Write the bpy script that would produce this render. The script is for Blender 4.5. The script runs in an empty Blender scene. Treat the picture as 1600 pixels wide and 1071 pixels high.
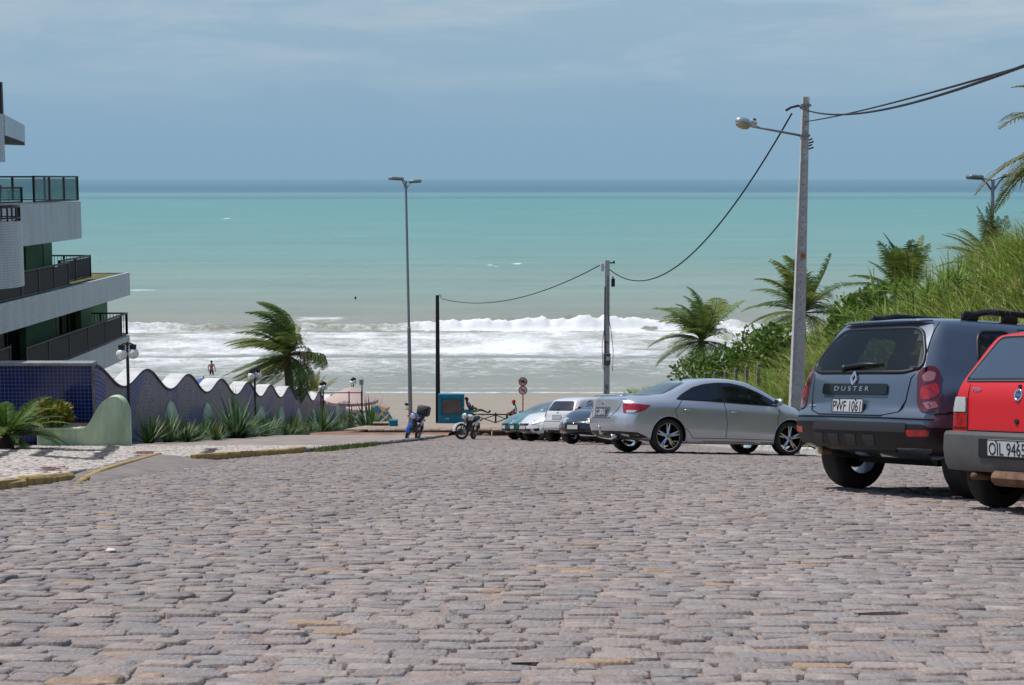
import bpy, math, random
import numpy as np
from mathutils import Vector, Matrix
from mathutils.bvhtree import BVHTree
from mathutils.geometry import delaunay_2d_cdt
from mathutils.interpolate import poly_3d_calc

random.seed(7)
rng = np.random.default_rng(11)
SC = bpy.context.scene
COL = SC.collection
PI = math.pi

# ------------------------------------------------------------------ camera, sky, sun, exposure
F_PX = 2333.0
PITCH = math.atan(255.0 / F_PX)
CP, SP = math.cos(PITCH), math.sin(PITCH)
cam_d = bpy.data.cameras.new('camera')
cam = bpy.data.objects.new('camera', cam_d)
COL.objects.link(cam)
cam_d.sensor_width = 36.0
cam_d.lens = 36.0 * F_PX / 1600.0
cam_d.clip_start = 0.1
cam_d.clip_end = 150000.0
cam.location = (0, 0, 0)
cam.rotation_euler = (PI / 2 - PITCH, 0, 0)
SC.camera = cam

SUN_EL = math.radians(64)
SUN_AZ = math.atan2(-0.95, 0.25)          # from +Y towards +X
sun_dir = Vector((math.sin(SUN_AZ) * math.cos(SUN_EL), math.cos(SUN_AZ) * math.cos(SUN_EL), math.sin(SUN_EL)))
sd = bpy.data.lights.new('sun', 'SUN')
sd.energy = 3.7
sd.angle = math.radians(0.6)
sd.color = (1.0, 0.955, 0.89)
sun = bpy.data.objects.new('sun', sd)
COL.objects.link(sun)
sun.rotation_euler = sun_dir.to_track_quat('Z', 'Y').to_euler()

world = bpy.data.worlds.new('World')
SC.world = world
world.use_nodes = True
wt = world.node_tree
wt.nodes.clear()
wo = wt.nodes.new('ShaderNodeOutputWorld')
bg = wt.nodes.new('ShaderNodeBackground')
sky = wt.nodes.new('ShaderNodeTexSky')
sky.sky_type = 'NISHITA'
sky.sun_disc = False
sky.sun_elevation = SUN_EL
sky.sun_rotation = SUN_AZ
sky.air_density = 1.0
sky.dust_density = 1.0
sky.ozone_density = 2.0
bg.inputs['Strength'].default_value = 0.15
# hazy, grey blue air near the horizon with thin streaks of cloud
tc = wt.nodes.new('ShaderNodeTexCoord')
sep = wt.nodes.new('ShaderNodeSeparateXYZ')
wt.links.new(tc.outputs['Generated'], sep.inputs[0])
ramp = wt.nodes.new('ShaderNodeValToRGB')
cr = ramp.color_ramp
cr.elements[0].position = 0.0
cr.elements[0].color = (1.577, 2.635, 3.501, 1)
cr.elements[1].position = 0.30
cr.elements[1].color = (2.132, 3.137, 4.134, 1)
for pos, c in ((0.012, (1.603, 2.6, 3.571)), (0.05, (1.733, 2.739, 3.675)), (0.10, (2.071, 2.999, 3.839)), (0.17, (2.271, 3.207, 4.073))):
    e = cr.elements.new(pos)
    e.color = (*c, 1)
wt.links.new(sep.outputs['Z'], ramp.inputs[0])
mp = wt.nodes.new('ShaderNodeMapping')
mp.inputs['Scale'].default_value = (3.0, 3.0, 16.0)
wt.links.new(tc.outputs['Generated'], mp.inputs['Vector'])
nz = wt.nodes.new('ShaderNodeTexNoise')
nz.inputs['Scale'].default_value = 2.6
nz.inputs['Detail'].default_value = 6.0
nz.inputs['Roughness'].default_value = 0.58
nz.inputs['Distortion'].default_value = 0.4
wt.links.new(mp.outputs[0], nz.inputs['Vector'])
cl = wt.nodes.new('ShaderNodeMapRange')
cl.inputs[1].default_value = 0.42
cl.inputs[2].default_value = 0.74
wt.links.new(nz.outputs['Fac'], cl.inputs[0])
el = wt.nodes.new('ShaderNodeMapRange')
el.inputs[1].default_value = 0.035
el.inputs[2].default_value = 0.12
wt.links.new(sep.outputs['Z'], el.inputs[0])
mul = wt.nodes.new('ShaderNodeMath')
mul.operation = 'MULTIPLY'
wt.links.new(cl.outputs[0], mul.inputs[0])
wt.links.new(el.outputs[0], mul.inputs[1])
mul2 = wt.nodes.new('ShaderNodeMath')
mul2.operation = 'MULTIPLY'
mul2.inputs[1].default_value = 0.68
wt.links.new(mul.outputs[0], mul2.inputs[0])
mixc = wt.nodes.new('ShaderNodeMixRGB')
mixc.inputs['Color2'].default_value = (3.536, 4.073, 4.472, 1)
wt.links.new(mul2.outputs[0], mixc.inputs['Fac'])
wt.links.new(ramp.outputs[0], mixc.inputs['Color1'])
hz = wt.nodes.new('ShaderNodeMapRange')
hz.interpolation_type = 'SMOOTHSTEP'
hz.inputs[1].default_value = 0.14
hz.inputs[2].default_value = 0.5
wt.links.new(sep.outputs['Z'], hz.inputs[0])
mixs = wt.nodes.new('ShaderNodeMixRGB')
wt.links.new(hz.outputs[0], mixs.inputs['Fac'])
wt.links.new(mixc.outputs[0], mixs.inputs['Color1'])
wt.links.new(sky.outputs[0], mixs.inputs['Color2'])
wt.links.new(mixs.outputs[0], bg.inputs['Color'])
wt.links.new(bg.outputs[0], wo.inputs['Surface'])

SC.view_settings.view_transform = 'Standard'
SC.view_settings.look = 'None'
SC.view_settings.exposure = 0.0
SC.view_settings.gamma = 1.0
SC.view_settings.use_curve_mapping = False
SC.cycles.max_bounces = 8
SC.cycles.diffuse_bounces = 3
SC.cycles.glossy_bounces = 3
SC.cycles.transparent_max_bounces = 16
SC.cycles.caustics_reflective = False
SC.cycles.caustics_refractive = False

# ------------------------------------------------------------------ helpers: materials
def S(r, g, b, k=1.0):
    def f(c):
        c /= 255.0
        return (c / 12.92 if c <= 0.04045 else ((c + 0.055) / 1.055) ** 2.4) * k
    return (f(r), f(g), f(b))

MATS = {}
def mat(name, col, rough=0.6, metal=0.0, col2=None, scale=3.0, bump=0.0, bscale=40.0, coat=0.0, spec=0.5,
        attr=None, emit=None, detail=5.0, stretch=None, trans=0.0, lo=0.35, hi=0.65, bdist=0.02):
    if name in MATS:
        return MATS[name]
    m = bpy.data.materials.new(name)
    m.use_nodes = True
    nt = m.node_tree
    N, L = nt.nodes, nt.links
    p = N['Principled BSDF']
    p.inputs['Base Color'].default_value = (*col, 1)
    p.inputs['Roughness'].default_value = rough
    p.inputs['Metallic'].default_value = metal
    p.inputs['Coat Weight'].default_value = coat
    p.inputs['Coat Roughness'].default_value = 0.03
    p.inputs['Specular IOR Level'].default_value = spec
    co = N.new('ShaderNodeTexCoord')
    vec = co.outputs['Object']
    if stretch:
        mpn = N.new('ShaderNodeMapping')
        mpn.inputs['Scale'].default_value = stretch
        L.new(vec, mpn.inputs['Vector'])
        vec = mpn.outputs[0]
    last = None
    if attr:
        a = N.new('ShaderNodeAttribute')
        a.attribute_name = attr
        last = a.outputs['Color']
    if col2 is not None:
        n = N.new('ShaderNodeTexNoise')
        n.inputs['Scale'].default_value = scale
        n.inputs['Detail'].default_value = detail
        n.inputs['Roughness'].default_value = 0.6
        L.new(vec, n.inputs['Vector'])
        r = N.new('ShaderNodeMapRange')
        r.inputs[1].default_value = lo
        r.inputs[2].default_value = hi
        L.new(n.outputs['Fac'], r.inputs[0])
        mx = N.new('ShaderNodeMixRGB')
        L.new(r.outputs[0], mx.inputs['Fac'])
        if last is not None:
            mx.blend_type = 'MULTIPLY'
            L.new(last, mx.inputs['Color1'])
            mx.inputs['Color2'].default_value = (*col2, 1)
        else:
            mx.inputs['Color1'].default_value = (*col, 1)
            mx.inputs['Color2'].default_value = (*col2, 1)
        last = mx.outputs[0]
    if last is not None:
        L.new(last, p.inputs['Base Color'])
    if bump > 0:
        n2 = N.new('ShaderNodeTexNoise')
        n2.inputs['Scale'].default_value = bscale
        n2.inputs['Detail'].default_value = 6
        L.new(vec, n2.inputs['Vector'])
        b = N.new('ShaderNodeBump')
        b.inputs['Strength'].default_value = bump
        b.inputs['Distance'].default_value = bdist
        L.new(n2.outputs['Fac'], b.inputs['Height'])
        L.new(b.outputs[0], p.inputs['Normal'])
    if trans > 0:
        t = N.new('ShaderNodeBsdfTranslucent')
        if last is not None:
            L.new(last, t.inputs['Color'])
        else:
            t.inputs['Color'].default_value = (*col, 1)
        ms = N.new('ShaderNodeMixShader')
        ms.inputs[0].default_value = trans
        L.new(p.outputs[0], ms.inputs[1])
        L.new(t.outputs[0], ms.inputs[2])
        L.new(ms.outputs[0], N['Material Output'].inputs['Surface'])
    MATS[name] = m
    return m

def tile_mat(name, c1, c2, grout, su, sv, msize=0.06, offset=0.0, rough=0.25, patch=None, pscale=0.5, coords='UV',
             plo=0.42, phi=0.58, bump=0.3, coat=0.0, pattr=None, dirt=.80, spec=.5):
    """tiles laid on UV (metres); su, sv = tile size"""
    m = bpy.data.materials.new(name)
    m.use_nodes = True
    N, L = m.node_tree.nodes, m.node_tree.links
    p = N['Principled BSDF']
    p.inputs['Roughness'].default_value = rough
    p.inputs['Coat Weight'].default_value = coat
    co = N.new('ShaderNodeTexCoord')
    b = N.new('ShaderNodeTexBrick')
    b.offset = offset
    b.inputs['Scale'].default_value = 1.0
    b.inputs['Brick Width'].default_value = su
    b.inputs['Row Height'].default_value = sv
    b.inputs['Mortar Size'].default_value = msize * min(su, sv)
    b.inputs['Mortar Smooth'].default_value = 0.1
    b.inputs['Color1'].default_value = (*c1, 1)
    b.inputs['Color2'].default_value = (*c2, 1)
    b.inputs['Mortar'].default_value = (*grout, 1)
    L.new(co.outputs[coords], b.inputs['Vector'])
    out = b.outputs['Color']
    if patch:
        n = N.new('ShaderNodeTexNoise')
        n.inputs['Scale'].default_value = pscale
        n.inputs['Detail'].default_value = 4
        L.new(co.outputs[coords], n.inputs['Vector'])
        r = N.new('ShaderNodeMapRange')
        r.inputs[1].default_value = plo
        r.inputs[2].default_value = phi
        if pattr:
            an = N.new('ShaderNodeAttribute')
            an.attribute_name = pattr
            L.new(an.outputs['Fac'], r.inputs[0])
        else:
            L.new(n.outputs['Fac'], r.inputs[0])
        # a second, tile sized break-up so that patches end on tiles
        b2 = N.new('ShaderNodeTexBrick')
        b2.offset = offset
        for k, v in (('Scale', 1.0), ('Brick Width', su), ('Row Height', sv), ('Mortar Size', msize * min(su, sv))):
            b2.inputs[k].default_value = v
        b2.inputs['Color1'].default_value = (*patch[0], 1)
        b2.inputs['Color2'].default_value = (*patch[1], 1)
        b2.inputs['Mortar'].default_value = (*grout, 1)
        L.new(co.outputs[coords], b2.inputs['Vector'])
        mx = N.new('ShaderNodeMixRGB')
        L.new(r.outputs[0], mx.inputs['Fac'])
        L.new(out, mx.inputs['Color1'])
        L.new(b2.outputs['Color'], mx.inputs['Color2'])
        out = mx.outputs[0]
    dm = N.new('ShaderNodeMapping'); dm.inputs['Scale'].default_value = (1.6, 1.6, .28)
    L.new(co.outputs['Object'], dm.inputs['Vector'])
    dn = N.new('ShaderNodeTexNoise'); dn.inputs['Scale'].default_value = 1.3; dn.inputs['Detail'].default_value = 7; dn.inputs['Roughness'].default_value = .65
    L.new(dm.outputs[0], dn.inputs['Vector'])
    dr_ = N.new('ShaderNodeMapRange'); dr_.inputs[1].default_value = .36; dr_.inputs[2].default_value = .60; dr_.inputs[3].default_value = dirt; dr_.inputs[4].default_value = 1.0
    L.new(dn.outputs['Fac'], dr_.inputs[0])
    dv = N.new('ShaderNodeVectorMath'); dv.operation = 'SCALE'
    L.new(out, dv.inputs[0]); L.new(dr_.outputs[0], dv.inputs['Scale'])
    L.new(dv.outputs[0], p.inputs['Base Color'])
    p.inputs['Specular IOR Level'].default_value = spec
    bp = N.new('ShaderNodeBump')
    bp.inputs['Strength'].default_value = bump
    bp.inputs['Distance'].default_value = 0.006
    bp.invert = True
    L.new(b.outputs['Fac'], bp.inputs['Height'])
    L.new(bp.outputs[0], p.inputs['Normal'])
    return m

def glass_mat(name, tint, alpha, rough=0.02):
    """tinted pane: part passes through, the rest reflects"""
    m = bpy.data.materials.new(name)
    m.use_nodes = True
    N, L = m.node_tree.nodes, m.node_tree.links
    p = N['Principled BSDF']
    p.inputs['Base Color'].default_value = (*tint, 1)
    p.inputs['Roughness'].default_value = rough
    p.inputs['Specular IOR Level'].default_value = 0.6
    t = N.new('ShaderNodeBsdfTransparent')
    t.inputs['Color'].default_value = (*[0.5 + 0.5 * c for c in tint], 1)
    ms = N.new('ShaderNodeMixShader')
    ms.inputs[0].default_value = alpha
    L.new(t.outputs[0], ms.inputs[1])
    L.new(p.outputs[0], ms.inputs[2])
    L.new(ms.outputs[0], N['Material Output'].inputs['Surface'])
    return m

# ------------------------------------------------------------------ helpers: meshes and objects
def link(o, parent=None):
    COL.objects.link(o)
    if parent is not None:
        o.parent = parent
    return o

def tag(o, label=None, cat=None, group=None, kind=None):
    if label: o['label'] = label
    if cat: o['category'] = cat
    if group: o['group'] = group
    if kind: o['kind'] = kind
    return o

def empty(name, loc=(0, 0, 0), label=None, cat=None, group=None):
    o = bpy.data.objects.new(name, None)
    o.empty_display_size = 0.2
    o.location = loc
    COL.objects.link(o)
    return tag(o, label, cat, group)

def mesh_np(name, v, f, mats, parent=None, smooth=False, sharp=None, uv=None, attrs=None, mi=None):
    me = bpy.data.meshes.new(name)
    if isinstance(f, np.ndarray):
        n, k = f.shape
        me.vertices.add(len(v))
        me.vertices.foreach_set('co', np.asarray(v, np.float32).ravel())
        me.loops.add(n * k)
        me.loops.foreach_set('vertex_index', f.astype(np.int32).ravel())
        me.polygons.add(n)
        me.polygons.foreach_set('loop_start', np.arange(n, dtype=np.int32) * k)
        me.update(calc_edges=True)
    else:
        me.from_pydata([tuple(map(float, p)) for p in v], [], f)
    if not isinstance(mats, (list, tuple)):
        mats = [mats]
    for m in mats:
        me.materials.append(m)
    if mi is not None:
        me.polygons.foreach_set('material_index', np.asarray(mi, np.int32))
    if smooth:
        me.polygons.foreach_set('use_smooth', np.ones(len(me.polygons), bool))
        if sharp:
            me.set_sharp_from_angle(angle=math.radians(sharp))
    if uv is not None:
        ul = me.uv_layers.new(name='UVMap')
        li = np.empty(len(me.loops), np.int32)
        me.loops.foreach_get('vertex_index', li)
        ul.data.foreach_set('uv', np.asarray(uv, np.float32)[li].ravel())
    if attrs:
        for an, arr in attrs.items():
            arr = np.asarray(arr, np.float32)
            if arr.ndim == 1:
                a = me.attributes.new(an, 'FLOAT', 'POINT')
                a.data.foreach_set('value', arr)
            else:
                if arr.shape[1] == 3:
                    arr = np.concatenate([arr, np.ones((len(arr), 1), np.float32)], 1)
                a = me.attributes.new(an, 'FLOAT_COLOR', 'POINT')
                a.data.foreach_set('color', arr.ravel())
    me.update()
    o = bpy.data.objects.new(name, me)
    return link(o, parent)

class MB:
    def __init__(s):
        s.v, s.f, s.m = [], [], []
    def add(s, v, f, mi=0):
        b = len(s.v)
        s.v.extend([tuple(p) for p in v])
        s.f.extend([tuple(i + b for i in q) for q in f])
        s.m.extend([mi] * len(f))
        return s
    def box(s, c, d, rot=None, mi=0, taper=1.0, bev=0.0):
        hx, hy, hz = d[0] / 2, d[1] / 2, d[2] / 2
        if bev > 0:
            b = min(bev, hx * .9, hy * .9, hz * .9)
            pts, fs = [], []
            # chamfered box: 24 verts
            idx = {}
            for sx in (-1, 1):
                for sy in (-1, 1):
                    for sz in (-1, 1):
                        for ax in range(3):
                            q = [sx * (hx - b), sy * (hy - b), sz * (hz - b)]
                            q[ax] = (sx * hx, sy * hy, sz * hz)[ax]
                            idx[(sx, sy, sz, ax)] = len(pts)
                            pts.append(Vector(q))
            def quad(keys):
                fs.append([idx[k] for k in keys])
            for sx in (-1, 1):
                quad([(sx, -1, -1, 0), (sx, 1, -1, 0), (sx, 1, 1, 0), (sx, -1, 1, 0)][::sx])
                quad([(-1, sx, -1, 1), (-1, sx, 1, 1), (1, sx, 1, 1), (1, sx, -1, 1)][::sx])
                quad([(-1, -1, sx, 2), (1, -1, sx, 2), (1, 1, sx, 2), (-1, 1, sx, 2)][::sx])
            for a in (-1, 1):
                for c2 in (-1, 1):
                    quad([(a, c2, -1, 0), (a, c2, 1, 0), (a, c2, 1, 1), (a, c2, -1, 1)][::-a * c2])
                    quad([(a, -1, c2, 0), (a, 1, c2, 0), (a, 1, c2, 2), (a, -1, c2, 2)][::a * c2])
                    quad([(-1, a, c2, 1), (1, a, c2, 1), (1, a, c2, 2), (-1, a, c2, 2)][::-a * c2])
                    for e in (-1, 1):
                        fs.append([idx[(a, c2, e, k)] for k in ((0, 1, 2) if a * c2 * e > 0 else (2, 1, 0))])
        else:
            pts = [Vector((x * (taper if z > 0 else 1), y * (taper if z > 0 else 1), z)) for z in (-hz, hz) for x, y in ((-hx, -hy), (hx, -hy), (hx, hy), (-hx, hy))]
            fs = [(3, 2, 1, 0), (4, 5, 6, 7), (0, 1, 5, 4), (1, 2, 6, 5), (2, 3, 7, 6), (3, 0, 4, 7)]
        if rot is not None:
            pts = [rot @ p for p in pts]
        c = Vector(c)
        return s.add([p + c for p in pts], fs, mi)
    def tube(s, pts, r, n=8, cap=True, mi=0, flat=1.0):
        pts = [Vector(p) for p in pts]
        if not hasattr(r, '__len__'):
            r = [r] * len(pts)
        t0 = (pts[1] - pts[0]).normalized()
        ref = Vector((0, 0, 1)) if abs(t0.z) < .9 else Vector((1, 0, 0))
        nrm = t0.cross(ref).normalized()
        V, Fc = [], []
        for i, p in enumerate(pts):
            a = pts[max(i - 1, 0)]
            b = pts[min(i + 1, len(pts) - 1)]
            t = (b - a)
            t = t.normalized() if t.length > 1e-9 else t0
            nrm = (nrm - t * nrm.dot(t))
            nrm = nrm.normalized() if nrm.length > 1e-9 else t.orthogonal().normalized()
            bn = t.cross(nrm)
            for k in range(n):
                a_ = 2 * PI * k / n
                V.append(p + nrm * (math.cos(a_) * r[i]) + bn * (math.sin(a_) * r[i] * flat))
        for i in range(len(pts) - 1):
            for k in range(n):
                k2 = (k + 1) % n
                Fc.append((i * n + k, i * n + k2, (i + 1) * n + k2, (i + 1) * n + k))
        if cap:
            Fc.append(tuple(reversed(range(n))))
            Fc.append(tuple((len(pts) - 1) * n + k for k in range(n)))
        return s.add(V, Fc, mi)
    def lathe(s, prof, n=24, M=None, mi=0, close=False):
        """prof: (r, h) about local Z"""
        V, Fc = [], []
        for (r, h) in prof:
            for k in range(n):
                a = 2 * PI * k / n
                V.append(Vector((r * math.cos(a), r * math.sin(a), h)))
        m = len(prof)
        for i in range(m if close else m - 1):
            j = (i + 1) % m
            for k in range(n):
                k2 = (k + 1) % n
                Fc.append((i * n + k, i * n + k2, j * n + k2, j * n + k))
        if M is not None:
            V = [M @ p for p in V]
        return s.add(V, Fc, mi)
    def prism(s, poly, fn, t0, t1, mi=0):
        """poly of 2d points extruded from t0 to t1; fn(u, v, t) -> point"""
        n = len(poly)
        V = [Vector(fn(u, v, t0)) for u, v in poly] + [Vector(fn(u, v, t1)) for u, v in poly]
        Fc = [tuple(reversed(range(n))), tuple(range(n, 2 * n))]
        Fc += [(i, (i + 1) % n, n + (i + 1) % n, n + i) for i in range(n)]
        return s.add(V, Fc, mi)
    def sphere(s, c, r, n=16, m=10, mi=0, sc=(1, 1, 1)):
        V, Fc = [], []
        c = Vector(c)
        for i in range(m + 1):
            th = PI * i / m
            for k in range(n):
                a = 2 * PI * k / n
                V.append(c + Vector((r * sc[0] * math.sin(th) * math.cos(a), r * sc[1] * math.sin(th) * math.sin(a), -r * sc[2] * math.cos(th))))
        for i in range(m):
            for k in range(n):
                k2 = (k + 1) % n
                Fc.append((i * n + k, i * n + k2, (i + 1) * n + k2, (i + 1) * n + k))
        return s.add(V, Fc, mi)
    def build(s, name, mats, parent=None, smooth=False, sharp=None):
        mi = s.m if isinstance(mats, (list, tuple)) else None
        return mesh_np(name, s.v, s.f, mats, parent, smooth, sharp, mi=mi)

def copy_tree(o, parent=None):
    c = o.copy()
    COL.objects.link(c)
    c.parent = parent
    for ch in list(o.children):
        copy_tree(ch, c)
    return c

def vnoise(x, y, seed=0):
    """smooth value noise, numpy arrays"""
    xi, yi = np.floor(x).astype(np.int64), np.floor(y).astype(np.int64)
    xf, yf = x - xi, y - yi
    xf, yf = xf * xf * (3 - 2 * xf), yf * yf * (3 - 2 * yf)
    def h(a, b):
        n = (a * 374761393 + b * 668265263 + seed * 1442695041) & 0x7fffffff
        n = ((n ^ (n >> 13)) * 1274126177) & 0x7fffffff
        return ((n ^ (n >> 16)) & 0xffff) / 65535.0
    return (h(xi, yi) * (1 - xf) + h(xi + 1, yi) * xf) * (1 - yf) + (h(xi, yi + 1) * (1 - xf) + h(xi + 1, yi + 1) * xf) * yf
def fbm(x, y, o=4, seed=0):
    r, a, t = 0, 1.0, 0
    for i in range(o):
        r = r + a * vnoise(x, y, seed + i * 17)
        t += a
        a *= .5
        x, y = x * 2.03, y * 2.03
    return r / t

def pchip(xs, ys, x):
    xs, ys = np.asarray(xs, float), np.asarray(ys, float)
    h = np.diff(xs)
    dl = np.diff(ys) / h
    d = np.zeros_like(ys)
    for i in range(1, len(xs) - 1):
        if dl[i - 1] * dl[i] > 0:
            w1, w2 = 2 * h[i] + h[i - 1], h[i] + 2 * h[i - 1]
            d[i] = (w1 + w2) / (w1 / dl[i - 1] + w2 / dl[i])
    d[0], d[-1] = dl[0], dl[-1]
    x = np.clip(x, xs[0], xs[-1])
    i = np.clip(np.searchsorted(xs, x) - 1, 0, len(xs) - 2)
    t = (x - xs[i]) / h[i]
    return ((1 + 2 * t) * (1 - t) ** 2 * ys[i] + t * (1 - t) ** 2 * h[i] * d[i] + t * t * (3 - 2 * t) * ys[i + 1] + t * t * (t - 1) * h[i] * d[i + 1])

# ------------------------------------------------------------------ the lie of the land (camera height = 0, metres)
SEA_Z = -17.0
def zroad(X, Y):
    X, Y = np.asarray(X, float), np.asarray(Y, float)
    b = np.interp(Y, [-50, 5, 12, 15, 22, 29, 40, 50], [0, 0, .07, .10, .12, .12, .06, 0])
    b = b * np.clip((X + 3) / 4, 0, 1)
    cf = -0.03 * np.clip(X - 3.0, 0, 8)
    base = -.764 - .1614 * np.minimum(Y, 66) - .1614 * np.clip(Y - 66, 0, 19)
    base = base - np.interp(Y, [0, 85, 118, 150, 400], [0, 0, 2.54, 4.9, 12]) 
    return base + b + cf
def PT(px, py, d):
    """point seen at photo pixel (px, py) at depth d along the optical axis"""
    x = (px - 800) / F_PX * d
    u = -(py - 535.5) / F_PX * d
    return Vector((x, d * CP + u * SP, -d * SP + u * CP))
def GR(px, py, off=0.0):
    lo, hi = 3.0, 140.0
    for _ in range(60):
        md = (lo + hi) / 2
        p = PT(px, py, md)
        if p.z > zroad(p.x, p.y) + off: lo = md
        else: hi = md
    return PT(px, py, lo)
def kerb_left(Y):
    return np.interp(Y, [-60, 18, 27, 31, 35, 49, 56, 70], [-5.5, -5.45, -5.5, -5.0, -4.4, -3.35, -3.0, -2.6])
def kerb_right(Y):
    return np.interp(Y, [-60, 20, 33, 66], [6.9, 6.6, 5.95, 5.6])
# ------------------------------------------------------------------ ground sheets
def sheet(name, xs, ys, zf, m, kind='structure', **kw):
    X, Y = np.meshgrid(xs, ys)
    Z = zf(X, Y)
    v = np.stack([X.ravel(), Y.ravel(), Z.ravel()], 1)
    nx, ny = len(xs), len(ys)
    i = (np.arange(ny - 1)[:, None] * nx + np.arange(nx - 1)[None, :]).ravel()
    f = np.stack([i, i + 1, i + nx + 1, i + nx], 1)
    o = mesh_np(name, v, f, m, smooth=True, **kw)
    o['kind'] = kind
    return o

m_sand = mat('pale_sand', S(205, 190, 165, .62), .95, col2=S(188, 170, 145, .58), scale=.8, bump=.3, bscale=9, bdist=.05)
m_dirt = mat('orange_dirt', S(200, 150, 115, .55), .95, col2=S(150, 118, 95, .5), scale=1.4, bump=.6, bscale=12)
m_wet = mat('wet_beach_sand', S(184, 172, 154, .64), .8, col2=S(176, 165, 148, .64), scale=.15, bump=.15, bscale=3, spec=.3, stretch=(1, 3, 1))

sheet('ground', np.linspace(-70, 70, 71), np.linspace(-60, 86, 74), lambda X, Y: zroad(X, Y) - .32 - .02 * np.clip(Y - 60, 0, 30), m_sand)
sheet('beach', np.concatenate([np.linspace(-260, -44, 19), np.linspace(-40, 44, 120), np.linspace(48, 260, 19)]), np.linspace(83, 190, 120),
      lambda X, Y: zroad(0 * X, Y) - .02 + .10 * (fbm(X * .25, Y * .25, 3, 3) - .5) + .05 * (fbm(X * 1.2, Y * 1.2, 2, 5) - .5) * (Y < 110) - .5 * np.clip((86 - Y) / 3, 0, 1), m_wet)

# ---- road: sand bed and cobbles
m_bed = mat('joint_sand', S(208, 187, 174, .62), .95, col2=S(184, 162, 149, .54), scale=6, bump=.9, bscale=70, bdist=.012)
m_cob = mat('cobble_granite', (1, 1, 1), .8, col2=(.74, .73, .73), scale=11, bump=.8, bscale=45, bdist=.012, attr='Col', spec=.12, lo=.3, hi=.7)

def add_speckle(m, k1, k2, sc):
    N, L = m.node_tree.nodes, m.node_tree.links
    p = N['Principled BSDF']
    src = p.inputs['Base Color'].links[0].from_socket
    co = N.new('ShaderNodeTexCoord')
    out = src
    for scale, lo, hi, c in ((sc, .38, .62, k1), (sc * 7, .35, .62, k2)):
        n = N.new('ShaderNodeTexNoise'); n.inputs['Scale'].default_value = scale; n.inputs['Detail'].default_value = 4; n.inputs['Roughness'].default_value = .65
        L.new(co.outputs['Object'], n.inputs['Vector'])
        r = N.new('ShaderNodeMapRange'); r.inputs[1].default_value = lo; r.inputs[2].default_value = hi; r.inputs[3].default_value = c; r.inputs[4].default_value = 1.06
        L.new(n.outputs['Fac'], r.inputs[0])
        v = N.new('ShaderNodeVectorMath'); v.operation = 'SCALE'
        L.new(out, v.inputs[0]); L.new(r.outputs[0], v.inputs['Scale'])
        out = v.outputs[0]
    L.new(out, p.inputs['Base Color'])
add_speckle(m_cob, .80, .78, 14)
add_speckle(m_bed, .85, .72, 12)
def zbed(X, Y):
    n = fbm(X * 1.7, Y * 1.8, 4, 21) * .35 + fbm(X * 7, Y * 7, 3, 4) * .65
    return zroad(X, Y) - .0185 + .0185 * np.clip((n - .36) * 2.6, 0, 1)
def road_rows():
    ys = np.concatenate([np.linspace(-25, 2, 28), np.arange(2.4, 13, .07), np.arange(13, 30, .2), np.arange(30, 62.4, .5)])
    us = np.linspace(0, 1, 165)
    Y = np.repeat(ys[:, None], len(us), 1)
    a, b = kerb_left(Y) + .02, kerb_right(Y) - .02
    X = a + (b - a) * us[None, :]
    Z = zbed(X, Y)
    Z = np.where(Y < 2, zroad(X, Y), Z)
    v = np.stack([X.ravel(), Y.ravel(), Z.ravel()], 1)
    nx, ny = len(us), len(ys)
    i = (np.arange(ny - 1)[:, None] * nx + np.arange(nx - 1)[None, :]).ravel()
    return v, np.stack([i, i + 1, i + nx + 1, i + nx], 1)
rv, rf = road_rows()
road = mesh_np('road', rv, rf, m_bed, smooth=True)
road['kind'] = 'structure'

OUT8 = np.array([(-1, -.84), (-.93, -1), (.93, -1), (1, -.84), (1, .84), (.93, 1), (-.93, 1), (-1, .84)])
OUT4 = np.array([(-1, -1), (1, -1), (1, 1), (-1, 1)])
def stones(cx, cy, a, b, rot, dz, zfun, col, full, jit=.10, depth=.06, bev=.014, tilt=.02, seed=0):
    r = np.random.default_rng(seed)
    n = len(cx)
    O = OUT8 if full else OUT4
    k = len(O)
    o = O[None] + r.normal(0, jit, (n, k, 2)) * np.stack([np.full(n, .9), np.full(n, 1.0)], 1)[:, None, :]
    ox, oy = o[..., 0] * a[:, None], o[..., 1] * b[:, None]
    c, s = np.cos(rot)[:, None], np.sin(rot)[:, None]
    wx, wy = ox * c - oy * s, ox * s + oy * c
    z0 = zfun(cx, cy) + dz
    tx, ty = r.normal(0, tilt, n)[:, None], r.normal(0, tilt, n)[:, None]
    sl = (zfun(cx, cy + .1) - zfun(cx, cy - .1))[:, None] / .2
    slx = (zfun(cx + .1, cy) - zfun(cx - .1, cy))[:, None] / .2
    def ring(sc, off, nz):
        x, y = wx * sc, wy * sc
        z = z0[:, None] + x * (slx + tx) + y * (sl + ty) + off + r.normal(0, nz, x.shape)
        return np.stack([cx[:, None] + x, cy[:, None] + y, z], -1)
    insx = 1 - np.minimum(bev / np.minimum(a, b), .4)[:, None]
    V = np.concatenate([ring(insx, 0, .0025), ring(1.0, -bev, .002), ring(1.03, -depth, 0)], 1)
    base = []
    if full:
        base += [(0, 1, 2, 3), (0, 3, 4, 7), (4, 5, 6, 7)]
    else:
        base += [(0, 1, 2, 3)]
    for i in range(k):
        j = (i + 1) % k
        base += [(k + i, k + j, j, i), (2 * k + i, 2 * k + j, k + j, k + i)]
    base = np.array(base)
    Fc = (np.arange(n)[:, None, None] * (3 * k) + base[None]).reshape(-1, 4)
    C = np.repeat(col[:, None, :], 3 * k, 1)
    return V, base, Fc, C

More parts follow.
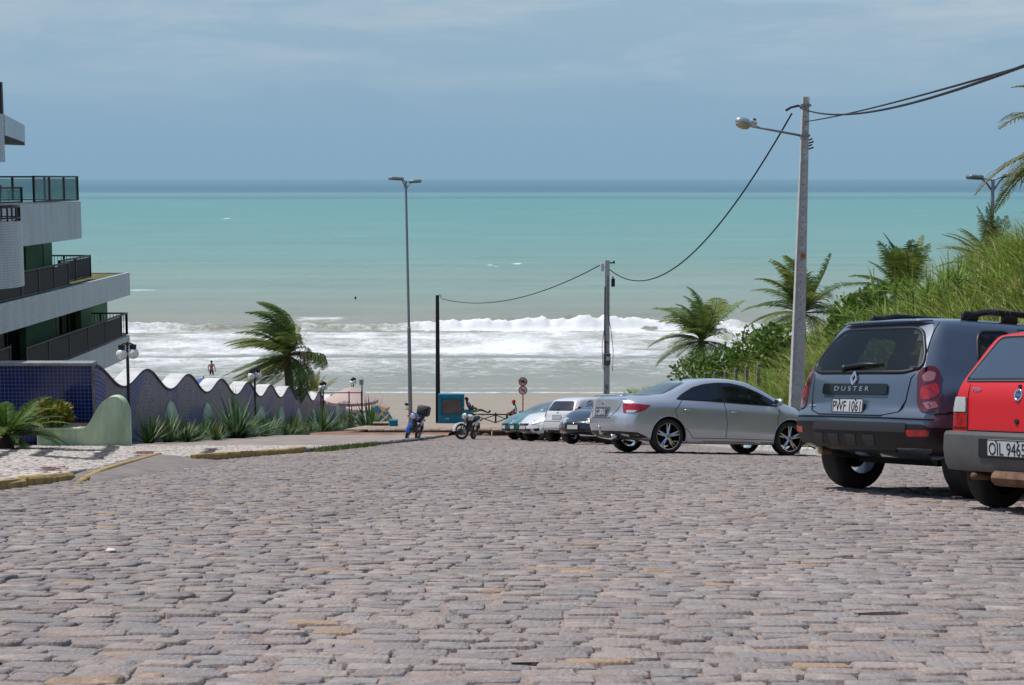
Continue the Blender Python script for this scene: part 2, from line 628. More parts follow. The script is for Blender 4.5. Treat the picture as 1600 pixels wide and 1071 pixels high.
COB = [S(162, 153, 152), S(155, 148, 149), S(167, 157, 155), S(157, 153, 153), S(170, 160, 156)]
def make_cobbles():
    cx, cy, A, B = [], [], [], []
    y = 2.6
    while y < 61.9:
        pitch = random.uniform(.102, .122)
        a, b = float(kerb_left(y)) + .05, float(kerb_right(y)) - .05
        x = a + random.uniform(-.1, .0)
        ph = random.uniform(0, 6)
        while x < b:
            ln = random.uniform(.15, .245) if random.random() > .15 else random.uniform(.09, .15)
            if a < x + ln / 2 < b:
                wig = .03 * math.sin(x * .5 + ph * .05 + y * .12) + .07 * math.sin(x * .22 + y * .06)
                cx.append(x + ln / 2); cy.append(y + wig + random.gauss(0, .006))
                A.append(ln / 2 - random.uniform(.004, .016)); B.append(pitch / 2 - random.uniform(.004, .014))
            x += ln
        y += pitch
    cx, cy, A, B = map(np.array, (cx, cy, A, B))
    n = len(cx)
    ramp_cut = np.zeros(n, bool)
    col = np.array(COB)[rng.integers(0, len(COB), n)] * (rng.uniform(.90, 1.06, (n, 1)))
    pw = fbm(cx * .35, cy * .35, 3, 8)[:, None]
    col = col * (.90 + .20 * pw)
    trk = 1 + .05 * np.exp(-((cx - 1.1 - .02 * cy) / .5) ** 2) + .05 * np.exp(-((cx + .8 - .02 * cy) / .5) ** 2) - .10 * (fbm(cx * .55 + 9, cy * .28, 4, 33) > .60) * rng.random(n)
    col = col * trk[:, None] * np.array([.97, .945, .89])
    orange = rng.random(n) < .012 + .03 * (fbm(cx * .5, cy * .5, 2, 30) > .62)
    col[orange] = np.array(S(180, 156, 134)) * rng.uniform(.85, 1.05, (orange.sum(), 1))
    col = col * 1.0
    rot = rng.normal(0, .03, n)
    dz = rng.normal(0, .0036, n) + .0005
    d = cy
    vis = np.abs(cx) < .36 * cy + 3.5
    near = (cy < 19) & vis
    infr = (np.abs(cx) < .343 * cy - .02) & (cy > 4.25)
    order = np.argsort(np.where(infr, cy + .0 * np.abs(cx), 1e9))[:300]
    single = np.zeros(n, bool)
    single[order] = True
    kw = dict(jit=.05, bev=.004, tilt=.020)
    V, base, _, C = stones(cx[single], cy[single], A[single], B[single], rot[single], dz[single], zroad, col[single], True, seed=1, **kw)
    for i in range(len(V)):
        ctr = V[i].mean(0)
        o = mesh_np('cobblestone', V[i] - ctr, base, m_cob, road, attrs={'Col': C[i]})
        o.location = ctr
    rest = near & ~single
    V, _, Fn, C = stones(cx[rest], cy[rest], A[rest], B[rest], rot[rest], dz[rest], zroad, col[rest], True, seed=2, **kw)
    o = mesh_np('cobblestone', V.reshape(-1, 3), Fn, m_cob, road, attrs={'Col': C.reshape(-1, 3)})
    o['kind'] = 'stuff'
    far = ~near & ~single
    V, _, Fn, C = stones(cx[far], cy[far], A[far], B[far], rot[far], dz[far], zroad, col[far], False, seed=3, jit=.05, bev=.007, tilt=.03)
    o = mesh_np('cobblestone', V.reshape(-1, 3), Fn, m_cob, road, attrs={'Col': C.reshape(-1, 3)})
    o['kind'] = 'stuff'
make_cobbles()

# ---- left pavement with black, white and brown stone mosaic
KERB_H = .09
def zside(X, Y):
    return zroad(X, Y) + KERB_H
WALL_X = -10.8
def pavement_sheet():
    ys = np.arange(-10, 62.2, .4)
    us = np.linspace(0, 1, 24)
    Y = np.repeat(ys[:, None], len(us), 1)
    b = kerb_left(Y) - .14
    a = np.full_like(Y, -13.5)
    X = a + (b - a) * us[None, :]
    Z = zside(X, Y) - .03 * ((Y > 13) & (Y < 37)) + .02 * (fbm(X * .8, Y * .8, 2, 2) - .5)
    v = np.stack([X.ravel(), Y.ravel(), Z.ravel()], 1)
    nx, ny = len(us), len(ys)
    i = (np.arange(ny - 1)[:, None] * nx + np.arange(nx - 1)[None, :]).ravel()
    return v, np.stack([i, i + 1, i + nx + 1, i + nx], 1)
RA, RB, RC = GR(118, 754, 0), GR(247, 712, KERB_H), GR(308, 722, 0)
def in_poly(x, y, P):
    x, y = np.asarray(x), np.asarray(y)
    c = np.zeros(x.shape, bool)
    n = len(P)
    for i in range(n):
        x0, y0 = P[i]
        x1, y1 = P[(i + 1) % n]
        if y0 == y1: continue
        k = ((y0 > y) != (y1 > y)) & (x < (x1 - x0) * (y - y0) / (y1 - y0) + x0)
        c ^= k
    return c
ramp_poly = [(RA.x, RA.y), (RB.x, RB.y), (RC.x, RC.y), (RC.x + .6, RC.y), (RA.x + .6, RA.y)]
pv, pf = pavement_sheet()
low = in_poly(pv[:, 0], pv[:, 1], [(RA.x - .25, RA.y - .6)] + [(RB.x - .1, RB.y)] + ramp_poly[2:4] + [(RA.x + .6, RA.y - .6)])
pv[low, 2] = zroad(pv[low, 0], pv[low, 1]) - .03
keep = np.ones(len(pf), bool)
m_pave = mat('pink_pavement', S(205, 190, 178, .55), .9, col2=S(175, 160, 150, .5), scale=1.5, bump=.5, bscale=14)
pave = mesh_np('pavement', pv, pf[keep], m_pave, smooth=True)
pave['kind'] = 'structure'
m_mos = mat('mosaic_stone', (1, 1, 1), .75, col2=(.80, .78, .76), scale=9, bump=.6, bscale=50, attr='Col', spec=.3)
def Z2(pts):
    return [(g.x, g.y) for g in (GR(x / 3.57, 480 + y / 3.57, KERB_H) for x, y in pts)]
dark = [Z2(p) for p in (
    [(-60, 835), (150, 760), (180, 772), (-60, 868)],
    [(235, 789), (640, 797), (625, 806), (225, 801)],
    [(235, 789), (330, 794), (225, 838), (165, 832)],
    [(165, 831), (225, 827), (565, 846), (545, 856)],
    [(600, 774), (675, 777), (575, 852), (495, 846)],
    [(345, 980), (440, 980), (850, 828), (775, 825)],
    [(1080, 860), (1130, 864), (1225, 788), (1150, 788)])]
brown = [Z2(p) for p in ([(205, 915), (335, 915), (357, 892), (230, 892)], [(745, 820), (845, 822), (865, 805), (765, 804)], [(-20, 950), (14, 950), (24, 938), (-10, 938)])]
def make_mosaic():
    cx, cy, A, B = [], [], [], []
    y = 13.0
    while y < 37.2:
        pitch = random.uniform(.12, .17)
        x = -13.3
        xe = float(kerb_left(y)) - .2
        while x < xe:
            ln = random.uniform(.08, .16)
            cx.append(x + ln / 2); cy.append(y + random.gauss(0, .012) + .08 * math.sin(x))
            A.append(ln / 2 - .008); B.append(pitch / 2 - .008)
            x += ln
        y += pitch
    cx, cy, A, B = map(np.array, (cx, cy, A, B))
    k = ~in_poly(cx, cy, ramp_poly)
    k &= cx < kerb_left(cy) - .2
    cx, cy, A, B = cx[k], cy[k], A[k], B[k]
    n = len(cx)
    col = np.array(S(226, 215, 203)) * rng.uniform(.72, 1.0, (n, 1)) * np.ones((n, 3))
    for P in dark:
        q = in_poly(cx, cy, P)
        col[q] = np.array(S(92, 90, 92)) * rng.uniform(.6, 1.1, (q.sum(), 1))
    for P in brown:
        q = in_poly(cx, cy, P)
        col[q] = np.array(S(140, 92, 82)) * rng.uniform(.7, 1.0, (q.sum(), 1))
    V, _, Fn, C = stones(cx, cy, A, B, rng.normal(0, .08, n), rng.normal(.0, .004, n), zside, col * .80, False, jit=.07, depth=.05, bev=.006, tilt=.035, seed=5)
    o = mesh_np('paving_stone', V.reshape(-1, 3), Fn, m_mos, pave, attrs={'Col': C.reshape(-1, 3)})
    o['kind'] = 'stuff'
make_mosaic()

# concrete ramp let into the pavement
def make_ramp():
    v, uvs = [], []
    N = 26
    P0, P1, P2 = Vector((RA.x, RA.y)), Vector((RB.x, RB.y)), Vector((RC.x, RC.y))
    f = []
    for i in range(N + 1):
        s = i / N
        top = P0.lerp(P1, min(1, s * 1.35)) if s < .74 else P1.lerp(P2, (s - .74) / .26)
        bot = Vector((float(kerb_left(P0.y + (P2.y - P0.y) * s)) + .55, P0.y - .3 + (P2.y + .6 - P0.y) * s))
        for j in range(9):
            t = j / 8
            q = top.lerp(bot, t)
            if j == 0: q = q + Vector((-.16, 0))
            ht = .0
            zt = float(zside(q.x, q.y)) - float(zroad(q.x, q.y))
            edge = 1 - min(1, abs(s - .74) / .74) if s < .74 else 1 - (s - .74) / .26
            h = zt * (edge ** .6) * (1 - t) ** 1.0 + .03 * (1 - t) + .012 - .07 * max(0, t - .8) * 5 * .6
            h -= .14 * max(0, 1 - s / .08)
            v.append((q.x, q.y, float(zroad(q.x, q.y)) + h))
    for i in range(N):
        for j in range(8):
            a = i * 9 + j
            f.append((a, a + 1, a + 10, a + 9))
    o = mesh_np('concrete_ramp', v, f, mat('ramp_concrete', S(182, 168, 158, .52), .9, col2=S(158, 146, 140, .47), scale=2.2, bump=.3, bscale=30), smooth=True)
    tag(o, kind='structure')
    # yellow painted edge
    mb = MB()
    pts = []
    for i in range(16):
        s = i / 15
        q = P0.lerp(P1, s)
        pts.append(Vector((q.x + .02, q.y, float(zside(q.x, q.y)) - .005 - .05 * (1 - s) - .09 * (1 - s) ** 8 + .03)))
    mb.tube(pts, .055, 6, flat=.6)
    y = mb.build('painted_edge', m_yel, o, smooth=True)
m_yel = mat('yellow_kerb_paint', S(205, 172, 95, .62), .8, col2=S(140, 122, 88, .5), scale=6, bump=.6, bscale=20, lo=.50, hi=.72)
make_ramp()

# kerb stones
def kerb_run(root, f, y0, y1, side, mats, ln=.95, h=KERB_H):
    y = y0
    while y < y1:
        l = ln * random.uniform(.8, 1.15)
        ym = y + l / 2
        x = float(f(ym))
        dx = float(f(ym + .4) - f(ym - .4)) / .8
        yaw = math.atan2(-dx, 1)
        sl = (float(zroad(x, ym + .4)) - float(zroad(x, ym - .4))) / .8
        R = Matrix.Rotation(yaw, 3, 'Z') @ Matrix.Rotation(math.atan(sl), 3, 'X')
        mb = MB()
        mb.box((0, 0, 0), (.15 * random.uniform(.95, 1.08), l - .025, .36), bev=.025, rot=R)
        for i, p in enumerate(mb.v):
            mb.v[i] = tuple(c + random.gauss(0, .006) for c in p)
        o = mb.build('kerb_stone', mats(ym), root)
        o.location = (x + side * .075, ym, float(zroad(x, ym)) + h - .18 + random.gauss(0, .008))
        y += l
m_kw = mat('grey_kerb_stone', S(190, 184, 176, .55), .9, col2=S(110, 105, 100, .4), scale=5, bump=.8, bscale=18, lo=.40, hi=.66)
m_wp = mat('white_kerb_paint', S(235, 232, 225, .75), .85, col2=S(160, 152, 142, .5), scale=4, bump=.7, bscale=18, lo=.5, hi=.72)
kl = empty('kerb'); kl['kind'] = 'structure'
kerb_run(kl, kerb_left, 4, RA.y + .5, -1, lambda y: m_yel)
kerb_run(kl, kerb_left, RC.y - .2, 33.2, -1, lambda y: m_yel, h=.12)
kerb_run(kl, kerb_left, 33.2, 61.6, -1, lambda y: m_kw, ln=.8)
kr = empty('kerb'); kr['kind'] = 'structure'
kerb_run(kr, kerb_right, 6, 61.5, 1, lambda y: m_wp, h=.15)

# strip behind the right kerb, foot of the bank
ys_ = np.arange(-20, 66, 1.0)
def right_strip():
    us = np.linspace(0, 1, 6)
    Y = np.repeat(ys_[:, None], 6, 1)
    X = kerb_right(Y) + .14 + us[None, :] * 2.2
    Z = zroad(X, Y) + .13
    v = np.stack([X.ravel(), Y.ravel(), Z.ravel()], 1)
    i = (np.arange(len(ys_) - 1)[:, None] * 6 + np.arange(5)[None, :]).ravel()
    o = mesh_np('verge', v, np.stack([i, i + 1, i + 7, i + 6], 1), mat('verge_earth', S(150, 135, 105, .45), .95, col2=S(105, 115, 60, .4), scale=2, bump=.5, bscale=20), smooth=True)
    o['kind'] = 'structure'
right_strip()

# ---- end of the road: dirt strip, stone ledge, promenade
LEDGE_Y = 65.6
def zprom(X, Y):
    return -11.06 - (np.asarray(Y, float) - LEDGE_Y) * .1475 + 0 * np.asarray(X, float)
sheet('dirt_strip', np.linspace(-6.5, 7, 60), np.linspace(61.7, LEDGE_Y + .3, 22), lambda X, Y: zroad(0 * X, Y) + .0 + .12 * (fbm(X * 1.2, Y * 1.2, 3, 9) - .42) * np.clip((Y - 61.7) * 2, 0, 1), m_dirt)
m_prom = mat('promenade_concrete', S(205, 186, 165, .6), .9, col2=S(178, 160, 140, .55), scale=1.0, bump=.3, bscale=10)
sheet('promenade', np.linspace(-7.5, 13, 42), np.linspace(LEDGE_Y + .05, 84.4, 38), lambda X, Y: zprom(X, Y), m_prom)
def make_ledge():
    root = empty('ledge'); root['kind'] = 'structure'
    m1 = mat('ledge_stone', S(120, 105, 92, .4), .95, col2=S(70, 62, 56, .3), scale=3, bump=.9, bscale=14)
    m2 = mat('ledge_top', S(205, 186, 165, .58), .9, col2=S(150, 130, 110, .5), scale=2, bump=.6, bscale=12)
    m3 = mat('ledge_yellow_stain', S(190, 150, 95, .5), .95, col2=S(110, 90, 70, .4), scale=3, bump=.8, bscale=14)
    x = -6.4
    while x < 6.5:
        l = random.uniform(.6, 1.3)
        mb = MB()
        mb.box((0, 0, 0), (l - .03, .5, .42), bev=.05)
        for i, p in enumerate(mb.v):
            mb.v[i] = tuple(c + random.gauss(0, .02) for c in p)
        o = mb.build('ledge_stone', m3 if (-5 < x < -1.5 and random.random() < .7) else m1, root)
        o.location = (x + l / 2, LEDGE_Y + .2 + random.gauss(0, .04), -11.06 - .30)
        mb = MB()
        mb.box((0, 0, 0), (l + .02, .62, .10), bev=.03)
        o = mb.build('coping_slab', m2, root)
        o.location = (x + l / 2, LEDGE_Y + .22 + random.gauss(0, .03), -11.06 - .045)
        x += l
make_ledge()
m_rock = mat('rubble_rock', S(175, 160, 150, .5), .95, col2=S(120, 105, 95, .42), scale=6, bump=.8, bscale=20)
def rock(x, y, z, r, label, parent=None):
    mb = MB()
    mb.sphere((0, 0, 0), r, 8, 6)
    for i, p in enumerate(mb.v):
        k = 1 + .28 * (random.random() - .5)
        mb.v[i] = (p[0] * k * 1.3, p[1] * k, p[2] * k * .75)
    o = mb.build('rock', m_rock, smooth=True, sharp=35)
    o.location = (x, y, z)
    tag(o, label, 'rock', 'rubble rocks at the end of the road')
g = GR(741, 682); rock(g.x, 64.0, float(zroad(0, 64)) + .10, .22, 'largest pale rubble rock right of the white motorcycle')
g = GR(729, 684); rock(g.x, 63.6, float(zroad(0, 63.6)) + .05, .15, 'small rubble rock lying just behind the white motorcycle wheel')
g = GR(756, 684); rock(g.x, 63.8, float(zroad(0, 63.8)) + .04, .13, 'small flat rubble rock farther right along the dirt strip')
g = GR(650, 684); rock(g.x, 63.2, float(zroad(0, 63.2)) + .08, .17, 'pale rubble rock beside the blue motorcycle')

# ---- grassy bank on the right
CR_Y = [-30, 10, 25, 32, 38, 43, 51, 64, 85, 104, 114, 124]
CR_Z = [3.5, 1.1, -.7, -1.75, -2.8, -4.25, -5.5, -7.8, -11.8, -15.2, -16.9, -19]
def zbank(X, Y):
    X, Y = np.asarray(X, float), np.asarray(Y, float)
    zr = zroad(np.minimum(X, 7), Y) + .10
    zc = np.interp(Y, CR_Y, CR_Z)
    t = np.clip((X - 7.0) / 4.3, 0, 1)
    t2 = .55 * t + .45 * t * t * (3 - 2 * t)
    z = zr + (np.maximum(zc, zr - .3 * (Y > 95)) - zr) * t2 + .12 * np.clip(X - 11.3, 0, 3) + .03 * np.clip(X - 14.3, 0, 30)
    n = (fbm(X * .35, Y * .3, 3, 40) - .5) * 1.0 * np.clip((X - 7) / 2, 0, 1)
    return z + n
m_bank = mat('bank_earth', S(110, 115, 62, .34), .95, col2=S(132, 120, 82, .36), scale=1.0, bump=.6, bscale=8)
sheet('grass_bank', np.concatenate([np.linspace(7.0, 16, 46), np.linspace(17, 60, 16)]), np.linspace(-30, 124, 210), zbank, m_bank)

# ---- sea
def make_sea():
    ys = np.concatenate([np.arange(113, 200, .42), np.geomspace(200, 330, 120)[0:]])
    def band(y, c, w): return np.exp(-((y - c) / w) ** 2)
    def build(xs_of, ys, nx):
        U = np.linspace(-1, 1, nx)
        Y = np.repeat(ys[:, None], nx, 1)
        X = U[None, :] * xs_of(Y)
        return X, Y
    X, Y = build(lambda y: 62 + .12 * (y - 113), ys, 460)
    wob = 5.0 * (fbm(X * .035, X * 0 + 3.3, 3, 50) - .5) + 1.5 * (fbm(X * .12, X * 0 + 1.3, 2, 51) - .5)
    cy = 169 + wob + .03 * X
    amp = np.interp(X, [-62, -44, -30, -14, -6, 4, 14, 24, 40], [.6, .8, .5, .6, 1.05, 1.3, 1.05, .75, .45]) * (.8 + .4 * fbm(X * .25, X * 0 + 7, 3, 52))
    dlt = Y - cy
    ridge = amp * np.where(dlt < 0, np.exp(-(dlt / 1.0) ** 2), np.exp(-(dlt / 5.5) ** 2))
    foamtex = fbm(X * .9, Y * .7, 4, 53)
    Z = SEA_Z + ridge * (1 + 1.1 * (foamtex - .5)) + .5 * ridge * (fbm(X * 1.6, Y * 1.2, 3, 66) - .5)
    swell = .18 * np.sin((Y + 3 * fbm(X * .03, Y * .03, 2, 54)) * .42) * np.clip((Y - 120) / 40, 0, 1)
    chop = .22 * (fbm(X * .35, Y * .55, 4, 55) - .5) * np.clip((Y - 117) / 14, .1, 1)
    Z += swell * .6 + chop
    roll = .45 * band(Y, 154 + .6 * wob, 1.8) * (.4 + fbm(X * .08, X * 0 + 9, 2, 56)) + .30 * band(Y, 139 + .8 * wob, 1.4) + .2 * band(Y, 190 + wob, 2.5)
    Z += roll
    # foam cover 0..1
    fo = np.zeros_like(Y)
    big = fbm(X * .06, Y * .10, 4, 57)
    fine = fbm(X * .22, Y * .35, 4, 58)
    brk = np.clip(amp * 1.1, .4, 1.2)
    fo = np.maximum(fo, np.where((dlt < .5 + .8 * fine) & (dlt > -1.5 - 4.0 * (fine - .2)), (1.0 + .3 * fine) * brk, 0))
    inner = np.clip((cy - 1 - Y) / 3, 0, 1) * np.clip((Y - 139 - .8 * wob) / 8, 0, 1)
    fo = np.maximum(fo, inner * (.50 + .80 * big + .60 * (fine - .5)))
    fo = np.maximum(fo, .95 * band(Y, 154 + .6 * wob, 2.4) * (.55 + .6 * big))
    fo = np.maximum(fo, 1.1 * band(Y, 147.5 + .9 * wob, 2.4) * (.50 + .6 * big))
    fo = np.maximum(fo, 1.0 * band(Y, 138.5 + .8 * wob, 1.3) * (.55 + .7 * fbm(X * .1, X * 0 + 2, 2, 60)))
    fo = np.maximum(fo, .68 * np.clip((Y - 121) / 8, 0, 1) * np.clip((142 - Y) / 4, 0, 1) * (.5 + 1.0 * big))
    fo = np.maximum(fo, .85 * band(Y, 131.5 + .7 * wob + 2 * (big - .5), 1.3) * (.45 + .7 * big))
    we = 118.8 + 1.6 * (fbm(X * .06, X * 0 + 5, 3, 61) - .5)
    fo = np.maximum(fo, .95 * band(Y, we, .65))
    fo = np.maximum(fo, .70 * band(Y, we + 2.2 + 1.2 * (big - .5), .8))
    fo = np.maximum(fo, .62 * band(Y, we + 5.0 + 2 * (big - .5), .9))
    # an older crest farther out, a pair of short breakers
    def patch(x0, x1, y0, wy, k):
        return k * np.clip((X - x0) / 2.5, 0, 1) * np.clip((x1 - X) / 3.5, 0, 1) * band(Y, y0 + wob * .2, wy) * (.5 + .8 * fine)
    fo = np.maximum(fo, patch(-28, -18, 181, 4.5, .95))
    fo = np.maximum(fo, patch(-66, -52.5, 230, 3.0, 1.25))
    fo = np.maximum(fo, patch(-39, -34, 208, .8, .8))
    fo = np.maximum(fo, patch(-70, -55, 205, .9, .6))
    fo = np.where(dlt > 1.0, np.minimum(fo, 1.2), fo)
    sea_cols = [(113, (178, 168, 148)), (120, (176, 174, 156)), (128, (168, 172, 156)), (145, (172, 176, 164)), (168, (168, 168, 148)), (189, (168, 171, 151)), (205, (163, 174, 155)),
                (228, (154, 176, 158)), (262, (152, 177, 158)), (300, (139, 176, 159)), (380, (126, 176, 162)), (520, (117, 173, 162)), (800, (108, 170, 162)), (1250, (103, 167, 161)),
                (1400, (80, 138, 150)), (1520, (104, 162, 162)), (1850, (110, 166, 166)), (2050, (70, 128, 144)), (2900, (66, 122, 142)), (4600, (82, 136, 154)), (7000, (90, 142, 160)), (60000, (100, 150, 170))]
    ly = np.log([c[0] for c in sea_cols])
    lc = np.array([S(*c[1]) for c in sea_cols])
    def colour(X, Y, wob=0):
        Yw = Y * (1 + .05 * (fbm(X / (Y * .12 + 10), np.log(Y) * 9, 3, 62) - .5))
        L = np.log(Yw)
        c = np.stack([np.interp(L, ly, lc[:, k]) for k in range(3)], -1)
        mott = fbm(X / (Y * .05 + 3), np.log(Y) * 30, 4, 63)[..., None]
        return c * (.92 + .16 * mott)
    c1 = colour(X, Y)
    # far part
    ys2 = np.geomspace(330, 70000, 230)
    ys2[0] = ys[-1]
    X2, Y2 = build(lambda y: .62 * y, ys2, 90)
    Z2_ = np.full_like(X2, SEA_Z)
    # sides of the near part
    vs, fs, cs, fos, off = [], [], [], [], 0
    ys3 = np.concatenate([np.arange(113, 200, 3), np.geomspace(200, 330, 16)])
    blocks = [(X, Y, Z, c1, fo), (X2, Y2, Z2_, colour(X2, Y2), np.zeros_like(X2))]
    for sg in (-1, 1):
        Y3 = np.repeat(ys3[:, None], 24, 1)
        inner_x = 62 + .12 * (Y3 - 113)
        T = np.linspace(0, 1, 24)[None, :]
        X3 = sg * (inner_x + (260 + 0 * inner_x - inner_x) * T)
        if sg < 0:
            X3, Y3 = X3[:, ::-1], Y3[:, ::-1]
        fo3 = .8 * band(Y3, 169, 4) + .5 * band(Y3, 154, 4) + .4 * band(Y3, 145, 8)
        blocks.append((X3, Y3, np.full_like(X3, SEA_Z), colour(X3, Y3), fo3))
    for (x, y, z, c, fm) in blocks:
        ny, nx = x.shape
        vs.append(np.stack([x.ravel(), y.ravel(), z.ravel()], 1))
        i = (np.arange(ny - 1)[:, None] * nx + np.arange(nx - 1)[None, :]).ravel()
        fs.append(np.stack([i, i + 1, i + nx + 1, i + nx], 1) + off)
        cs.append(c.reshape(-1, 3)); fos.append(fm.ravel())
        off += ny * nx
    m = bpy.data.materials.new('sea_water')
    m.use_nodes = True
    nt = m.node_tree
    N, L = nt.nodes, nt.links
    p = N['Principled BSDF']
    co = N.new('ShaderNodeTexCoord')
    def noise(scale, st, det=5, rough=.6, dist=0.0):
        mpn = N.new('ShaderNodeMapping')
        mpn.inputs['Scale'].default_value = st
        L.new(co.outputs['Object'], mpn.inputs['Vector'])
        n = N.new('ShaderNodeTexNoise')
        n.inputs['Scale'].default_value = scale
        n.inputs['Detail'].default_value = det
        n.inputs['Roughness'].default_value = rough
        n.inputs['Distortion'].default_value = dist
        L.new(mpn.outputs[0], n.inputs['Vector'])
        return n.outputs['Fac']
    def math_(op, a, b=None, clamp=False):
        n = N.new('ShaderNodeMath')
        n.operation = op
        n.use_clamp = clamp
        for k, v in enumerate((a, b)):
            if v is None: continue
            if isinstance(v, (int, float)): n.inputs[k].default_value = v
            else: L.new(v, n.inputs[k])
        return n.outputs[0]
    ac = N.new('ShaderNodeAttribute'); ac.attribute_name = 'Col'
    af = N.new('ShaderNodeAttribute'); af.attribute_name = 'foam'
    n1 = noise(1.0, (.55, .9, .5), 7, .66, .5)
    n2 = noise(2.8, (.7, 1.0, .5), 6, .68, .8)
    nn = math_('ADD', math_('MULTIPLY', n1, .55), math_('MULTIPLY', n2, .45))
    th = math_('SUBTRACT', math_('ADD', nn, math_('MULTIPLY', af.outputs['Fac'], .50)), .78)
    foam = math_('MULTIPLY', th, 3.6, True)
    # scattered whitecaps far out
    w1 = noise(1.0, (.05, .012, .05), 3, .5)
    w2 = noise(1.0, (.16, .045, .1), 2, .5)
    wc = math_('MULTIPLY', math_('SUBTRACT', math_('MULTIPLY', w1, w2), .475), 18, True)
    foam2 = math_('MAXIMUM', foam, wc)
    st = noise(1.0, (.012, .06, .05), 5, .6)
    r = N.new('ShaderNodeMapRange'); r.inputs[1].default_value = .3; r.inputs[2].default_value = .7
    r.inputs[3].default_value = .90; r.inputs[4].default_value = 1.08
    L.new(st, r.inputs[0])
    vm = N.new('ShaderNodeVectorMath'); vm.operation = 'SCALE'
    L.new(ac.outputs['Color'], vm.inputs[0]); L.new(r.outputs[0], vm.inputs['Scale'])
    mx = N.new('ShaderNodeMixRGB')
    L.new(foam2, mx.inputs['Fac'])
    L.new(vm.outputs[0], mx.inputs['Color1'])
    mx.inputs['Color2'].default_value = (.72, .73, .72, 1)
    L.new(mx.outputs[0], p.inputs['Base Color'])
    rr = N.new('ShaderNodeMapRange'); rr.inputs[3].default_value = .28; rr.inputs[4].default_value = .9
    L.new(foam2, rr.inputs[0])
    L.new(rr.outputs[0], p.inputs['Roughness'])
    p.inputs['Specular IOR Level'].default_value = .22
    p.inputs['IOR'].default_value = 1.33
    bp = N.new('ShaderNodeBump'); bp.inputs['Strength'].default_value = .5; bp.inputs['Distance'].default_value = .25
    L.new(math_('ADD', noise(1.0, (.5, .9, .5), 6, .62), math_('MULTIPLY', foam, .5)), bp.inputs['Height'])
    L.new(bp.outputs[0], p.inputs['Normal'])
    allv = np.concatenate(vs)
    o = mesh_np('sea', allv, np.concatenate(fs), m, smooth=True, attrs={'Col': np.concatenate(cs) * SEA_K, 'foam': np.concatenate(fos)})
    o['kind'] = 'structure'
SEA_K = .635
make_sea()
# ------------------------------------------------------------------ wavy tiled wall
m_white = mat('white_paint', S(240, 240, 236, .82), .6, col2=S(215, 213, 206, .78), scale=1.5, bump=.1, bscale=20)
m_green = mat('pale_green_render', S(194, 210, 178, .92), .85, col2=S(160, 182, 146, .84), scale=2.0, bump=.3, bscale=18, stretch=(1, 1, .35), lo=.38, hi=.68)
m_wave = tile_mat('violet_mosaic_tile', S(98, 97, 122, .68), S(138, 130, 142, .70), S(170, 164, 172, .7), .20, .115, .07, rough=.42, spec=.2,
                  patch=(S(16, 36, 120, .95), S(34, 56, 140, .95)), plo=.50, phi=.57, bump=.4, pattr='patch')
m_blue = tile_mat('blue_glazed_tile', S(10, 24, 84, .95), S(16, 38, 108, .95), S(150, 165, 195, .5), .098, .098, .055, rough=.12, bump=.4)
WY0, WY1, WPER = 38.3, 101.0, 5.56
PK_Y = [38.3, 43.5, 49, 54, 59.5, 65.3, 70.6, 76.4, 82.6, 88, 94, 101]
PK_Z = [-4.78, -5.55, -6.42, -7.23, -8.10, -9.03, -9.83, -10.8, -11.8, -12.75, -13.7, -14.8]
def wave_top(y):
    return float(np.interp(y, PK_Y, PK_Z)) - .27 * (1 - math.cos(2 * PI * (y - WY0) / WPER))
